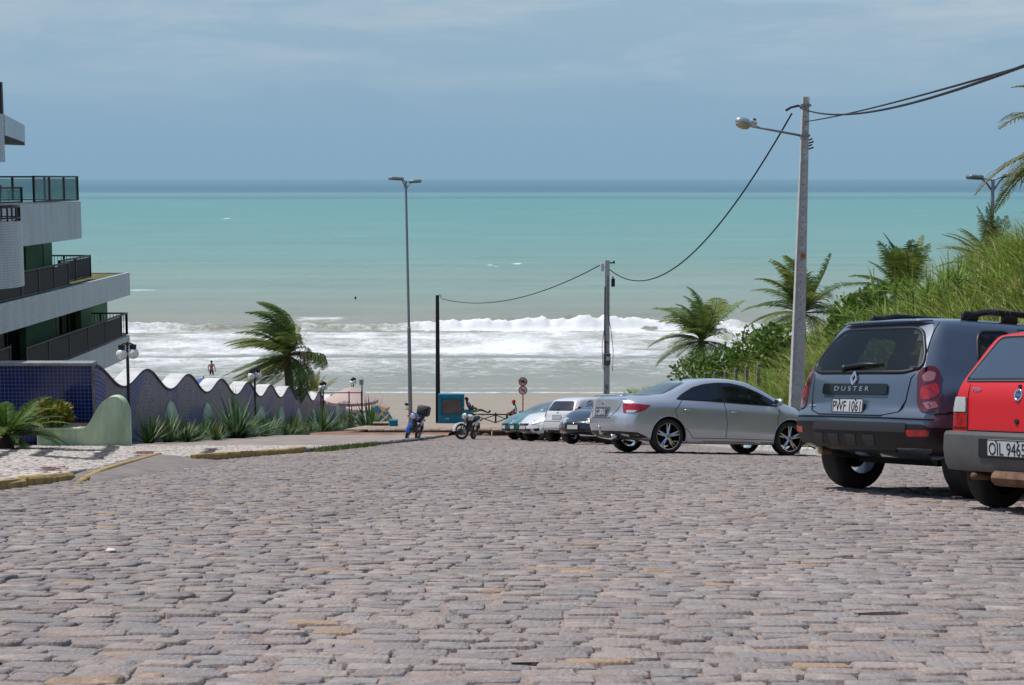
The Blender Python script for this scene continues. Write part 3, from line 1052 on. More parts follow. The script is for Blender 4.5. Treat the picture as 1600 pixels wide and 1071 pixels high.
def make_wall():
    root = empty('wavy_wall', (WALL_X, WY0, float(zroad(WALL_X, WY0))), 'long garden wall with a wave shaped crest, violet and blue mosaic tiles and white top', 'wall')
    o0 = Vector(root.location)
    N = 500
    ys = [WY0 + (WY1 - WY0) * i / N for i in range(N + 1)]
    rows = 14
    v, f, uv = [], [], []
    for y in ys:
        zt, zb = wave_top(y), float(zroad(WALL_X, y)) - .2
        for j in range(rows + 1):
            t = j / rows
            v.append((WALL_X - o0.x, y - o0.y, zb + (zt - zb) * t - o0.z))
            uv.append((y - WY0, (zb + (zt - zb) * t) - zt + 10))
    va = np.array(v)
    hh = np.tile(np.linspace(0, 1, rows + 1), N + 1)
    PAT = fbm(va[:, 1] * .33 + 3, va[:, 2] * .6 + 40, 3, 91) + .10 * (.5 - hh)
    for i in range(N):
        for j in range(rows):
            a = i * (rows + 1) + j
            f.append((a, a + rows + 1, a + rows + 2, a + 1))
    mesh_np('tiled_face', v, f, m_wave, root, smooth=True, uv=uv, attrs={'patch': PAT})
    th = .50
    v, f = [], []
    for y in ys:
        zt, zb = wave_top(y), float(zroad(WALL_X, y)) - .2
        for x, z in ((WALL_X - .004, zb), (WALL_X - .004, zt - .004), (WALL_X - th, zt - .004), (WALL_X - th, zb)):
            v.append((x - o0.x, y - o0.y, z - o0.z))
    for i in range(N):
        for j in range(3):
            a = i * 4 + j
            f.append((a, a + 4, a + 5, a + 1))
    f += [(0, 1, 2, 3), (N * 4 + 3, N * 4 + 2, N * 4 + 1, N * 4)]
    mesh_np('wall_core', v, f, m_white, root)
    # coping: dark moulded edge and white upper side
    v, f = [], []
    for y in ys:
        zt = wave_top(y)
        for x, z in ((WALL_X + .03, zt - .03), (WALL_X + .03, zt + .035), (WALL_X - .05, zt + .05), (WALL_X - th - .03, zt + .05), (WALL_X - th - .03, zt - .03)):
            v.append((x - o0.x, y - o0.y, z - o0.z))
    for i in range(N):
        for j in range(4):
            a = i * 5 + j
            f.append((a, a + 5, a + 6, a + 1))
    mi = []
    for i in range(N):
        mi += [1, 0, 0, 0]
    f += [(0, 1, 2, 3, 4), (N * 5 + 4, N * 5 + 3, N * 5 + 2, N * 5 + 1, N * 5)]
    mi += [0, 0]
    mesh_np('coping', v, f, [m_white, mat('coping_edge', S(120, 112, 112, .5), .8, col2=S(80, 76, 80, .4), scale=4)], root, smooth=True, sharp=40, mi=mi)
    # pale green rounded cones under each trough
    k = 0
    y = WY0 + WPER * .5
    while y < WY1 - 1:
        zg = float(zroad(WALL_X, y)) + .05
        H, W = 1.30, 1.12
        if k:
            v, f = [], []
            nu, nv = 16, 10
            for j in range(nv + 1):
                t = j / nv
                hw = W * math.sqrt(max(0, 1 - t ** 1.7))
                for i in range(nu + 1):
                    a = PI * i / nu
                    sl = -.1614 * hw * math.cos(a)
                    v.append((WALL_X + .16 * math.sin(a) * math.sqrt(max(0, 1 - t ** 2)) - o0.x + .005, y + hw * math.cos(a) - o0.y, zg + H * t - o0.z))
            for j in range(nv):
                for i in range(nu):
                    a = j * (nu + 1) + i
                    f.append((a, a + nu + 1, a + nu + 2, a + 1))
            mesh_np('green_cone', v, f, m_green, root, smooth=True)
        k += 1
        y += WPER
make_wall()

def make_blue_wall():
    y0 = WY0 - .25
    zt = wave_top(WY0) + .02
    root = empty('blue_tiled_wall', (WALL_X, y0, zt), 'straight wall of square dark blue tiles at the near end of the wavy wall', 'wall')
    x1, x0 = WALL_X + .0, -26.0
    v = [(x0 - WALL_X, 0, -3.2), (0, 0, -3.2), (0, 0, 0), (x0 - WALL_X, 0, 0)]
    uv = [(x0 - x1, -3.2), (0, -3.2), (0, 0), (x0 - x1, 0)]
    mesh_np('tiled_face', v, [(0, 1, 2, 3)], m_blue, root, uv=uv)
    # short tiled return and end post
    v = [(0.002, 0, -3.2), (0.002, .26, -3.2), (0.002, .26, 0), (0.002, 0, 0)]
    mesh_np('tiled_return', v, [(0, 1, 2, 3)], mat('end_post', S(175, 165, 150, .55), .85, col2=S(120, 100, 90, .45), scale=5, bump=.4, bscale=20), root)
    mb = MB()
    mb.box(((x0 - WALL_X) / 2, .17, -1.6), (WALL_X - x0 - .01, .32, 3.19))
    mb.build('wall_core', m_white, root)
    mb = MB()
    mb.box(((x0 - WALL_X) / 2 + .02, .15, .045), (WALL_X - x0 + .06, .46, .085), bev=.012)
    mb.build('coping', mat('coping_grey', S(190, 192, 195, .6), .8, col2=S(165, 165, 168, .55), scale=3), root)
make_blue_wall()

# arched green planter in front of it
def make_planter():
    y0 = 36.6
    zg = float(zroad(-10.5, y0)) + KERB_H
    root = empty('green_planter', (-10.5, y0, zg), 'pale green planter with a tall arched end beside the pavement', 'planter')
    def xx(px, d=37.3): return (px - 800) / F_PX * d + 10.5
    prof = [(xx(204), -.25), (xx(204), .85), (xx(201), 1.02), (xx(195), 1.17), (xx(186), 1.24), (xx(176), 1.22), (xx(166), 1.12), (xx(158), .97), (xx(151), .78), (xx(145), .60), (xx(138), .47), (xx(128), .41), (xx(112), -.25)]
    q = [Vector(p) for p in prof[1:-1]]
    for _ in range(2):
        r = [q[0]]
        for a, b in zip(q[:-1], q[1:]):
            r += [a.lerp(b, .25), a.lerp(b, .75)]
        r.append(q[-1])
        q = r
    poly = [prof[0]] + [tuple(p) for p in q] + [prof[-1]]
    mb = MB()
    mb.prism(poly[::-1], lambda u, v, t: (u, t, v), 0.0, .34)
    mb.build('arched_end', m_green, root, smooth=True, sharp=40)
    mb = MB()
    mb.box((xx(95), .10, .10), (xx(128) - xx(62), .16, .66), bev=.02)
    mb.box((xx(95) + .02, .09, .43), (xx(128) - xx(62) + .03, .26, .05), bev=.012)
    mb.build('low_front', m_green, root)
    mb = MB()
    mb.box((xx(64), .9, .10), (.16, 1.5, .66), bev=.02)
    mb.build('low_side', m_green, root)
    mb = MB()
    mb.box((xx(95), .80, .18), (xx(128) - xx(66), 1.2, .4))
    mb.build('soil', mat('soil', S(90, 70, 50, .4), .95, col2=S(60, 48, 36, .4), scale=8, bump=.7, bscale=30), root)
make_planter()

# ------------------------------------------------------------------ globe lamps along the wall
m_black = mat('black_metal', S(40, 38, 40, .5), .45, col2=S(70, 62, 58, .4), scale=6, lo=.5, hi=.8)
m_globe = mat('opal_globe', S(240, 238, 235, .85), .25, spec=.5)
def make_lamp():
    root = empty('globe_lamp')
    mb = MB()
    mb.tube([(0, 0, -.05), (0, 0, .12)], [.075, .06], 10)
    mb.tube([(0, 0, .12), (0, 0, 2.35)], .042, 10)
    mb.build('post', m_black, root, smooth=True, sharp=50)
    for sx in (-1, 1):
        mb = MB()
        mb.tube([(0, 0, 2.72), (sx * .09, 0, 2.76), (sx * .155, 0, 2.72), (sx * .155, 0, 2.64)], .022, 6)
        mb.lathe([(0, .05), (.06, .05), (.085, .0), (.09, -.06), (0, -.06)], 12, Matrix.Translation((sx * .155, 0, 2.65)))
        for k in range(6):
            a = k * PI / 3
            mb.box((sx * .155 + .075 * math.cos(a), .075 * math.sin(a), 2.69), (.03, .03, .06))
        mb.build('lamp_bracket', m_black, root, smooth=True, sharp=40)
        mb = MB()
        mb.sphere((sx * .155, 0, 2.47), .155, 18, 12, sc=(1, 1, .95))
        mb.build('globe', m_globe, root, smooth=True)
    mb = MB()
    mb.tube([(0, 0, 2.35), (0, 0, 2.74)], .028, 8)
    mb.sphere((0, 0, 2.77), .04, 8, 6)
    mb.build('stem', m_black, root, smooth=True, sharp=50)
    return root
lamp0 = make_lamp()
LL = [(203, 41.0, 'tallest looking twin globe lamp, in front of the green planter arch', 25, -1), (400, 61.5, 'twin globe lamp standing beside the big spiky agave halfway along the wall', 40, 0), (506, 80.0, 'twin globe lamp before the yellowish young palm, second smallest in the row', 60, 0), (553, 95.0, 'smallest twin globe lamp, at the far end of the wavy wall', 65, 0)]
for i, (px, d, lb, yaw, _) in enumerate(LL):
    r = lamp0 if i == 0 else copy_tree(lamp0)
    p = PT(px, 690, d)
    r.location = (p.x, p.y, float(zroad(p.x, p.y)) + KERB_H * (p.y < 62))
    if i == 3: r.location.z -= .1
    r.rotation_euler = (0, 0, math.radians(yaw))
    tag(r, lb, 'lamp', 'globe lamps along the wavy wall')

# ------------------------------------------------------------------ plants
m_agave = mat('agave_leaf', S(88, 120, 80, .45), .45, col2=(.55, .65, .5), scale=2.5, attr='Col', trans=.15)
m_leafc = mat('leaf', (1, 1, 1), .5, col2=(.7, .72, .6), scale=4, attr='Col', trans=.3, spec=.3)
def blades(base, n, length, width, col, r, el=(10, 85), curl=.35, seg=5, wind=(0, 0), spread=.05, lvar=.25):
    """rosette of long pointed leaves; returns list of (verts, faces, colours)"""
    out = []
    for k in range(n):
        az = r.uniform(0, 2 * PI)
        e = math.radians(r.uniform(*el))
        L = length * r.uniform(1 - lvar, 1 + lvar * .6)
        w = width * r.uniform(.8, 1.15)
        d = Vector((math.cos(az) * math.cos(e), math.sin(az) * math.cos(e), math.sin(e)))
        side = Vector((-math.sin(az), math.cos(az), 0))
        p = Vector(base) + Vector((math.cos(az), math.sin(az), 0)) * spread * r.uniform(.2, 1)
        c = np.array(col[r.randrange(len(col))]) * r.uniform(.75, 1.2)
        V, Fc = [], []
        for i in range(seg + 1):
            t = i / seg
            ww = w * (.55 + .45 * math.sin(PI * min(1, t * 1.6))) * (1 - t ** 2.2) + .001
            up = side.cross(d).normalized()
            V += [p - side * ww / 2 + up * ww * .16, p.copy(), p + side * ww / 2 + up * ww * .16]
            d = (d + Vector((wind[0], wind[1], -curl)) * (1.0 / seg) * (.4 + t)).normalized()
            p = p + d * (L / seg)
        for i in range(seg):
            a = i * 3
            Fc += [(a, a + 1, a + 4, a + 3), (a + 1, a + 2, a + 5, a + 4)]
        out.append((V, Fc, np.tile(c, (len(V), 1))))
    return out
def merge(parts):
    V, Fc, C = [], [], []
    for v, f, c in parts:
        b = len(V)
        V += v
        Fc += [tuple(i + b for i in q) for q in f]
        C.append(c)
    return V, Fc, np.concatenate(C)
AG = [S(116, 152, 104, .8), S(98, 136, 90, .78), S(144, 172, 118, .8), S(84, 120, 78, .76)]
DAG = [S(84, 122, 68, .72), S(98, 134, 74, .72), S(72, 108, 64, .7), S(160, 162, 96, .65)]
def agave(x, y, size, n, label, cols=AG, parts=False, el=(8, 88), curl=.30, width=.075, group='spiky agaves along the foot of the wall', name='agave'):
    r = random.Random(int(x * 1000 + y * 77))
    z = float(zroad(x, y)) + KERB_H * .8
    b = blades((0, 0, 0), n, size, width * max(.7, size), cols, r, el, curl, 6)
    root = empty(name, (x, y, z), label, 'plant', group)
    mb = MB()
    mb.tube([(0, 0, -.1), (0, 0, .10)], [.07 * size, .10 * size], 8)
    mb.build('stem', mat('agave_stem', S(110, 90, 65, .5), .9), root)
    if parts:
        for v, f, c in b:
            mesh_np('leaf', v, f, m_agave, root, smooth=True, attrs={'Col': c})
    else:
        v, f, c = merge(b)
        mesh_np('leaf_rosette', v, f, m_agave, root, smooth=True, attrs={'Col': c})
def px_on(px, xline):
    d = xline * F_PX / (px - 800)
    return d
ORD = ['first', 'second', 'third', 'fourth', 'fifth', 'sixth', 'seventh', 'eighth', 'ninth', 'tenth', 'eleventh', 'twelfth', 'thirteenth', 'fourteenth', 'fifteenth', 'sixteenth', 'seventeenth', 'eighteenth', 'nineteenth', 'twentieth', 'twenty-first', 'twenty-second', 'twenty-third', 'twenty-fourth']
spots = []
yy = 40.2
rr_ = random.Random(5)
while yy < 92:
    spots.append((rr_.uniform(-10.25, -9.7), yy, rr_.uniform(.62, .95)))
    if rr_.random() < .7:
        spots.append((rr_.uniform(-9.6, -9.2), yy + .5, rr_.uniform(.45, .7)))
    yy += rr_.uniform(1.35, 1.9) * (1 if yy < 70 else 1.4)
spots.sort(key=lambda s: s[1])
def ordinal(k):
    return ORD[k] if k < len(ORD) else 'next after the twenty-fourth'
half = len(spots) // 2
for i, (x, y, s) in enumerate(spots):
    if i < half:
        lb = 'low dark green agave in the wall bed, %s from the near globe lamp' % ordinal(i)
    else:
        lb = 'low dark green agave in the wall bed, %s from the far end' % ordinal(len(spots) - 1 - i)
    agave(x, y, s * 1.12, 84, lb, DAG, width=.066)
agave(-9.55, 51.0, 1.8, 90, 'large pale green agave with long blades in front of the wavy wall', parts=True, el=(12, 86), curl=.22, width=.062)
agave(-8.95, 69.5, 1.5, 80, 'medium agave with fanned leaves before the third globe lamp', parts=True, el=(20, 86), curl=.3, width=.062)
agave(-7.35, 76.0, 1.95, 120, 'big round agave at the far end of the pavement beside the stone wall', parts=True, el=(5, 88), curl=.15, width=.07)

def frond(r, L, az, el0, droop, wind, width=.55, nl=34, cols=None, hang=.35, dry=0.0, lwk=.055):
    """one feather palm frond: rachis and leaflets -> verts, faces, colours"""
    d = Vector((math.cos(az) * math.cos(el0), math.sin(az) * math.cos(el0), math.sin(el0)))
    p = Vector((0, 0, 0))
    seg = 12
    pts, dirs = [p.copy()], [d.copy()]
    for i in range(seg):
        t = (i + 1) / seg
        d = (d + (Vector((0, 0, -droop)) * (.35 + 1.1 * t) + Vector(wind) * (.25 + t)) / seg).normalized()
        p = p + d * L / seg
        pts.append(p.copy()); dirs.append(d.copy())
    mb = MB()
    mb.tube(pts, [.035 * L / 3 * (1 - .85 * i / seg) + .004 for i in range(seg + 1)], 4, cap=False)
    V, Fc = list(mb.v), list(mb.f)
    base = np.array(cols[r.randrange(len(cols))]) * r.uniform(.8, 1.15)
    C = [np.array(S(150, 150, 80, .6))] * len(V)
    for k in range(nl):
        t = .12 + .88 * (k + .5) / nl
        fi = t * seg
        i = min(int(fi), seg - 1)
        q = pts[i].lerp(pts[i + 1], fi - i)
        dd = dirs[i].lerp(dirs[i + 1], fi - i).normalized()
        side = dd.cross(Vector((0, 0, 1)))
        side = side.normalized() if side.length > 1e-3 else Vector((1, 0, 0))
        up = side.cross(dd)
        ll = width * L / 3 * (math.sin(PI * min(.97, .18 + t * .80)) ** .8) * r.uniform(.85, 1.12)
        for sg in (-1, 1):
            if r.random() < .04 + dry * .3: continue
            ld = (side * sg * .85 + dd * .62 + up * .18).normalized()
            lw = lwk * L / 3 * r.uniform(.8, 1.2)
            a0 = q
            ld2 = (ld + Vector((0, 0, -hang)) + Vector(wind) * .35 + Vector((r.gauss(0, .08), r.gauss(0, .08), r.gauss(0, .08)))).normalized()
            ld3 = (ld2 + Vector((0, 0, -hang * 1.3)) + Vector(wind) * .45).normalized()
            m1 = a0 + ld * ll * .35
            m2 = m1 + ld2 * ll * .35
            e = m2 + ld3 * ll * .30
            wv = dd * lw
            b = len(V)
            V += [a0 - wv * .3, a0 + wv * .3, m1 + wv * .5, m1 - wv * .5, m2 + wv * .38, m2 - wv * .38, e]
            Fc += [(b, b + 1, b + 2, b + 3), (b + 3, b + 2, b + 4, b + 5), (b + 5, b + 4, b + 6)]
            c = base * r.uniform(.8, 1.2)
            if r.random() < .06 + dry:
                c = np.array(S(170, 140, 90, .5)) * r.uniform(.7, 1.1)
            C += [c] * 7
    return V, Fc, np.array(C)
PG = [S(126, 148, 74, .95), S(108, 136, 68, .9), S(152, 164, 90, .95), S(96, 124, 68, .85)]
m_trunk = mat('palm_trunk', S(140, 122, 100, .5), .95, col2=S(90, 76, 62, .45), scale=6, bump=.9, bscale=12, stretch=(1, 1, 5))
def palm(loc, top, n, L, wind, label, seed, cols=PG, droop=1.0, trunk_r=.16, el=(5, 80), dry=0.0, width=.62, az_rng=(0, 2 * PI), nl=34, cat='palm tree', name='palm_tree', group=None, extra=None, hang=.35):
    r = random.Random(seed)
    root = empty(name, loc, label, cat, group)
    top = Vector(top) - Vector(loc)
    mb = MB()
    mid = Vector((top.x * .35, top.y * .35, top.z * .55))
    P = [Vector((0, 0, -.3)), Vector((0, 0, 0)) + mid * .3, mid, mid.lerp(top, .5) + Vector((top.x * .05, 0, 0)), top]
    mb.tube(P, [trunk_r * 1.5, trunk_r * 1.15, trunk_r, trunk_r * .92, trunk_r * .9], 10)
    mb.build('trunk', m_trunk, root, smooth=True)
    for k in range(n):
        az = az_rng[0] + (az_rng[1] - az_rng[0]) * (k + r.uniform(.1, .9)) / n
        e = math.radians(r.uniform(*el))
        v, f, c = frond(r, L * r.uniform(.8, 1.1), az, e, droop * r.uniform(.8, 1.2), wind, width, nl, cols, hang=hang, dry=dry)
        o = mesh_np('frond', v, f, m_leafc, root, smooth=False, attrs={'Col': c})
        o.location = top
    if extra:
        for (az, e, LL_, dr, dcol, dd) in extra:
            v, f, c = frond(r, LL_, az, math.radians(e), dr, wind, width, nl, dcol, hang=.7, dry=dd)
            o = mesh_np('dry_frond', v, f, m_leafc, root, attrs={'Col': c})
            o.location = top
    return root
DRY = [S(176, 148, 112, .5), S(150, 122, 92, .5)]
def gz(x, y): return float(zroad(x, y))
# big wind-blown palm behind the wavy wall: fronds swept to the left
p = PT(456, 640, 76); t = PT(448, 556, 76)
palm((p.x, p.y, gz(p.x, p.y)), t, 44, 3.5, (-2.5, .1, .05), 'tall coconut palm with fronds swept left by the wind, behind the wavy wall', 31, droop=1.0, trunk_r=.22, el=(-45, 85), width=.85, nl=42, hang=.6,
     extra=[(-.3, 30, 2.0, 2.6, DRY, .5), (.2, 42, 1.9, 3.0, DRY, .5), (-.8, 30, 1.8, 2.6, DRY, .6)])
p = PT(490, 640, 84); t = PT(490, 622, 84)
palm((p.x, p.y, gz(p.x, p.y)), t, 12, 1.9, (0, 0, 0), 'short yellowish young palm peeping over the far end of the wavy wall', 32, cols=[S(170, 175, 90, .6), S(140, 155, 80, .6)], droop=.5, trunk_r=.1, el=(35, 85))
def bank_palm(px, py, d, htop, n, L, label, seed, **kw):
    t = PT(px, py, d)
    bx, by = t.x + .1, t.y
    return palm((bx, by, float(zbank(bx, by)) - .3), t, n, L, kw.pop('wind', (-.55, 0, 0)), label, seed, **kw)
bank_palm(1096, 533, 76, 0, 30, 2.9, 'low palm at the seaward foot of the bank, right of the thin pole', 33, droop=1.2, el=(-15, 85), group='palms on the grassy bank', wind=(-.95, 0, 0), width=1.0, nl=42)
bank_palm(1252, 490, 58, 0, 28, 2.45, 'palm crown half hidden behind the large concrete pole', 34, droop=1.1, el=(-15, 85), group='palms on the grassy bank', wind=(-.95, 0, 0), width=.95, nl=42)
bank_palm(1412, 466, 47, 0, 28, 2.0, 'feathery upright palm on the crest of the bank above the grey car', 35, droop=.8, el=(20, 88), group='palms on the grassy bank', wind=(-.45, 0, .0), width=.9, nl=40)
bank_palm(1548, 414, 41, 0, 26, 1.6, 'pale yellowish palm below the double street lamp', 36, droop=.7, el=(10, 85), cols=[S(150, 160, 90, .6), S(120, 140, 78, .6)], group='palms on the grassy bank', wind=(-.5, 0, 0))
t = PT(1686, 226, 27)
palm((t.x + .2, t.y, float(zbank(t.x, t.y))), t, 22, 2.1, (-.3, 0, -.1), 'palm with drooping fronds at the right edge of the picture', 37, droop=1.4, el=(-15, 80), cols=[S(140, 150, 80, .6), S(150, 160, 95, .6), S(108, 130, 66, .6)], dry=.12, width=.8)

# cycad and croton in the planting at the left edge
t = PT(10, 682, 33.5)
palm((t.x, t.y, gz(t.x, t.y) + .1), t, 44, 1.6, (0, 0, 0), 'dark glossy cycad with arching fronds in front of the blue tiled wall', 41, cols=[S(96, 132, 58, .8), S(118, 150, 66, .8), S(80, 114, 54, .75)], droop=.9, trunk_r=.14, el=(5, 58), width=.5, nl=40, cat='plant', name='cycad', hang=.15)
def leafy(name, loc, rad, n, leaf, cols, label, cat='shrub', seed=1, group=None, stems=5, elong=1.6, m=None):
    r = random.Random(seed)
    root = empty(name, loc, label, cat, group)
    mb = MB()
    for k in range(stems):
        a = r.uniform(0, 2 * PI)
        mb.tube([(0, 0, -.1), (math.cos(a) * rad[0] * .35, math.sin(a) * rad[1] * .35, rad[2] * .9), (math.cos(a) * rad[0] * .7, math.sin(a) * rad[1] * .7, rad[2] * 1.5)], [.02, .014, .006], 5)
    mb.build('stems', m_trunk, root)
    V, Fc, C = [], [], []
    for k in range(n):
        u = Vector((r.gauss(0, 1), r.gauss(0, 1), r.gauss(0, 1))).normalized()
        lump = 1 + .22 * math.sin(u.x * 5 + seed) * math.sin(u.y * 4 + 2 * u.z)
        q = Vector((u.x * rad[0], u.y * rad[1], u.z * rad[2])) * (r.random() ** .35) * lump
        q.z += rad[2]
        if q.z < 0: continue
        dirv = (u + Vector((r.gauss(0, .6), r.gauss(0, .6), r.gauss(.2, .6)))).normalized()
        sd_ = dirv.cross(Vector((r.gauss(0, 1), r.gauss(0, 1), r.gauss(0, 1)))).normalized()
        ll = leaf * r.uniform(.7, 1.3)
        ww = ll / elong
        b = len(V)
        nrm = dirv.cross(sd_)
        V += [q, q + dirv * ll * .5 + sd_ * ww * .5 + nrm * ll * .06, q + dirv * ll, q + dirv * ll * .5 - sd_ * ww * .5 + nrm * ll * .06]
        Fc += [(b, b + 1, b + 2), (b, b + 2, b + 3)]
        C += [np.array(cols[r.randrange(len(cols))]) * r.uniform(.7, 1.2)] * 4
    mesh_np('foliage', V, Fc, m or m_leafc, root, attrs={'Col': np.array(C)})
    return root
t = PT(84, 668, 37.3)
leafy('croton_bush', (t.x, t.y, t.z), (.42, .4, .32), 900, .13, [S(140, 160, 60, .75), S(180, 172, 70, .75), S(104, 136, 54, .7), S(120, 150, 58, .7), S(176, 120, 62, .6)], 'round yellow and green croton bush in the green planter', seed=4)
# leafy shrubs on the bank
SH = [S(116, 150, 66, .8), S(94, 130, 58, .75), S(144, 168, 84, .8)]
for i, (px, py, d, rd, lb) in enumerate([(1090, 590, 70, 1.0, 'broad leaved shrub under the lowest palm at the seaward end of the bank'), (1136, 582, 66, .9, 'broad leaved shrub above the wooden posts on the bank'), (1180, 556, 62, .9, 'broad leaved shrub left of the large concrete pole'), (1332, 505, 45, .6, 'rounded shrub on the bank right of the large concrete pole'), (1215, 545, 56, .8, 'small shrub just left of the large concrete pole at mid bank'), (1372, 487, 43, .6, 'papaya like shrub below the feathery palm')]):
    t = PT(px, py, d)
    z = float(zbank(t.x, t.y))
    leafy('shrub', (t.x, t.y, min(z, t.z - .1)), (rd * 1.2, rd, rd * .6 + max(0, (t.z - z) * .5)), 1100, .20, SH, lb, seed=20 + i, group='leafy shrubs on the bank')

# tall grass over the bank
def make_grass():
    r = np.random.default_rng(3)
    def field(n, y0, y1, x0, x1, hmin, hmax, w):
        X = r.uniform(x0, x1, n)
        Y = y0 + (y1 - y0) * r.random(n) ** 1.25
        clump = fbm(X * .9, Y * .7, 3, 70)
        k = r.random(n) < np.clip((clump - .25) * 2.4, .1, 1)
        X, Y, clump = X[k], Y[k], clump[k]
        n = len(X)
        Z = zbank(X, Y)
        H = r.uniform(hmin, hmax, n) * (.45 + 1.1 * clump) * (.7 + .6 * fbm(X * .22, Y * .18, 2, 75)) * np.clip((X - 6.6) / 2.2, .25, 1)
        az = r.uniform(0, 2 * PI, n)
        lean = r.uniform(.05, .85, n)
        dx, dy = np.cos(az) * lean - .22, np.sin(az) * lean
        fx, fy = -np.sin(az + r.normal(0, .6, n)), np.cos(az)
        W = w * r.uniform(.6, 1.3, n)
        P = []
        for t, ww in ((0, .7), (.35, 1.0), (.7, .7), (1.0, 0)):
            bend = t ** 2
            cx = X + dx * H * bend * 1.2
            cy_ = Y + dy * H * bend * 1.2
            cz = Z - .03 + H * (t - .38 * bend * (lean * 1.2 + .2))
            if ww > 0:
                P.append(np.stack([cx - fx * W * ww / 2, cy_ - fy * W * ww / 2, cz], 1))
                P.append(np.stack([cx + fx * W * ww / 2, cy_ + fy * W * ww / 2, cz], 1))
            else:
                P.append(np.stack([cx, cy_, cz], 1))
                P.append(np.stack([cx, cy_, cz - .002], 1))
        V = np.stack(P, 1)
        base = np.array([(0, 1, 3, 2), (2, 3, 5, 4), (4, 5, 7, 6)])
        Fc = (np.arange(n)[:, None, None] * 8 + base[None]).reshape(-1, 4)
        tone = fbm(X * .28, Y * .22, 3, 71)
        g1, g2, g3 = np.array(S(142, 168, 70, 1.0)), np.array(S(180, 192, 100, 1.0)), np.array(S(200, 186, 134, .85))
        c = g1 + (g2 - g1) * np.clip((tone - .35) * 3, 0, 1)[:, None]
        dry = (r.random(n) < .10 + .35 * np.clip((fbm(X * .5, Y * .4, 2, 72) - .5) * 3, 0, 1))
        g4 = np.array(S(100, 136, 58, .85))
        t4 = np.clip((fbm(X * .6, Y * .5, 3, 76) - .52) * 5, 0, 1)[:, None]
        c = c + (g4 - c) * t4
        c = np.where(dry[:, None], g3, c) * r.uniform(.6, 1.25, (n, 1))
        return V.reshape(-1, 3), Fc, np.repeat(c, 8, 0)
    fs = [field(36000, 17, 46, 6.9, 13.5, .45, 1.1, .028), field(38000, 42, 112, 6.9, 14, .45, 1.05, .038), field(3500, 20, 60, 6.3, 7.6, .12, .4, .03), field(16000, 4, 18, 6.9, 14, .45, 1.0, .03)]
    for (V, Fc, C), lb in zip(fs[:2] + fs[3:], ('tall blades of grass covering the near half of the bank', 'tall blades of grass covering the seaward half of the bank', 'tall blades of grass beside the red hatchback on the bank')):
        o = mesh_np('tall_grass', V, Fc, m_leafc, smooth=True, attrs={'Col': C})
        tag(o, lb, 'grass', kind='stuff')
    V, Fc, C = fs[2]
    o = mesh_np('verge_grass', V, Fc, m_leafc, attrs={'Col': C})
    tag(o, 'short weeds growing behind the white kerb on the right', 'grass', kind='stuff')
    # weeds in the left kerb
    n = 900
    Y = r.uniform(33.6, 41, n); X = kerb_left(Y) + r.uniform(-.02, .22, n)
    V, Fc, C = [], [], []
    for i in range(n):
        z = float(zroad(X[i], Y[i]))
        h = r.uniform(.05, .16); a = r.uniform(0, 2 * PI)
        b = len(V)
        V += [(X[i] - .012, Y[i], z), (X[i] + .012, Y[i], z), (X[i] + .08 * math.cos(a), Y[i] + .08 * math.sin(a), z + h)]
        Fc.append((b, b + 1, b + 2))
        C += [np.array(S(120, 140, 66, .6)) * r.uniform(.7, 1.2)] * 3
    o = mesh_np('kerb_weeds', V, Fc, m_leafc, attrs={'Col': np.array(C)})
    tag(o, 'patch of weeds growing along the left kerb', 'grass', kind='stuff')
make_grass()
CN = [S(140, 172, 74, .85), S(116, 152, 64, .8), S(168, 190, 100, .85)]
for i, (px, py, d, sz, lb) in enumerate([(1440, 470, 36, 1.0, 'clump of broad bladed cane left of the brown frond heap, lowest of four'), (1490, 445, 34, 1.1, 'bright clump of broad bladed cane above the grey car roof'), (1545, 430, 32, 1.0, 'tall clump of broad bladed cane under the twin street lamp'), (1395, 505, 37, .9, 'small clump of broad bladed cane just above the left roof rail')]):
    t = PT(px, py, d)
    r = random.Random(60 + i)
    root = empty('cane_clump', (t.x, t.y, float(zbank(t.x, t.y))), lb, 'plant', 'cane clumps on the bank')
    mb = MB()
    bl = []
    for k in range(26):
        bx0, by0 = r.gauss(0, .7), r.gauss(0, .5)
        hz = r.uniform(.5, 1.0) * sz
        mb.tube([(bx0, by0, -.2), (bx0 - .05, by0, hz)], [.012, .008], 4)
        bl += blades((bx0 - .03, by0, hz * .35), 7, .62 * sz, .06, CN, r, (15, 70), .75, 4, wind=(-.35, 0), spread=.02)
    mb.build('stems', mat('cane_stem', S(150, 160, 90, .6), .8), root)
    v, f, cc = merge(bl)
    mesh_np('leaves', v, f, m_leafc, root, smooth=True, attrs={'Col': cc})
# heap of dead brown fronds on the bank at the right edge
def dead_heap():
    t = PT(1598, 500, 24.5)
    z = float(zbank(t.x, t.y))
    r = random.Random(8)
    root = empty('dead_frond_heap', (t.x, t.y, z), 'heap of dead brown palm fronds above the grey car roof', 'plant debris')
    for k in range(9):
        v, f, c = frond(r, r.uniform(1.0, 1.5), r.uniform(0, 2 * PI), math.radians(r.uniform(20, 70)), 1.8, (0, 0, 0), .6, 22, [S(150, 122, 108, .5), S(128, 104, 92, .5)], hang=.6, dry=.2)
        o = mesh_np('dry_frond', v, f, m_leafc, root, attrs={'Col': c})
        o.location = (r.uniform(-.4, .4), r.uniform(-.4, .4), .1)
dead_heap()

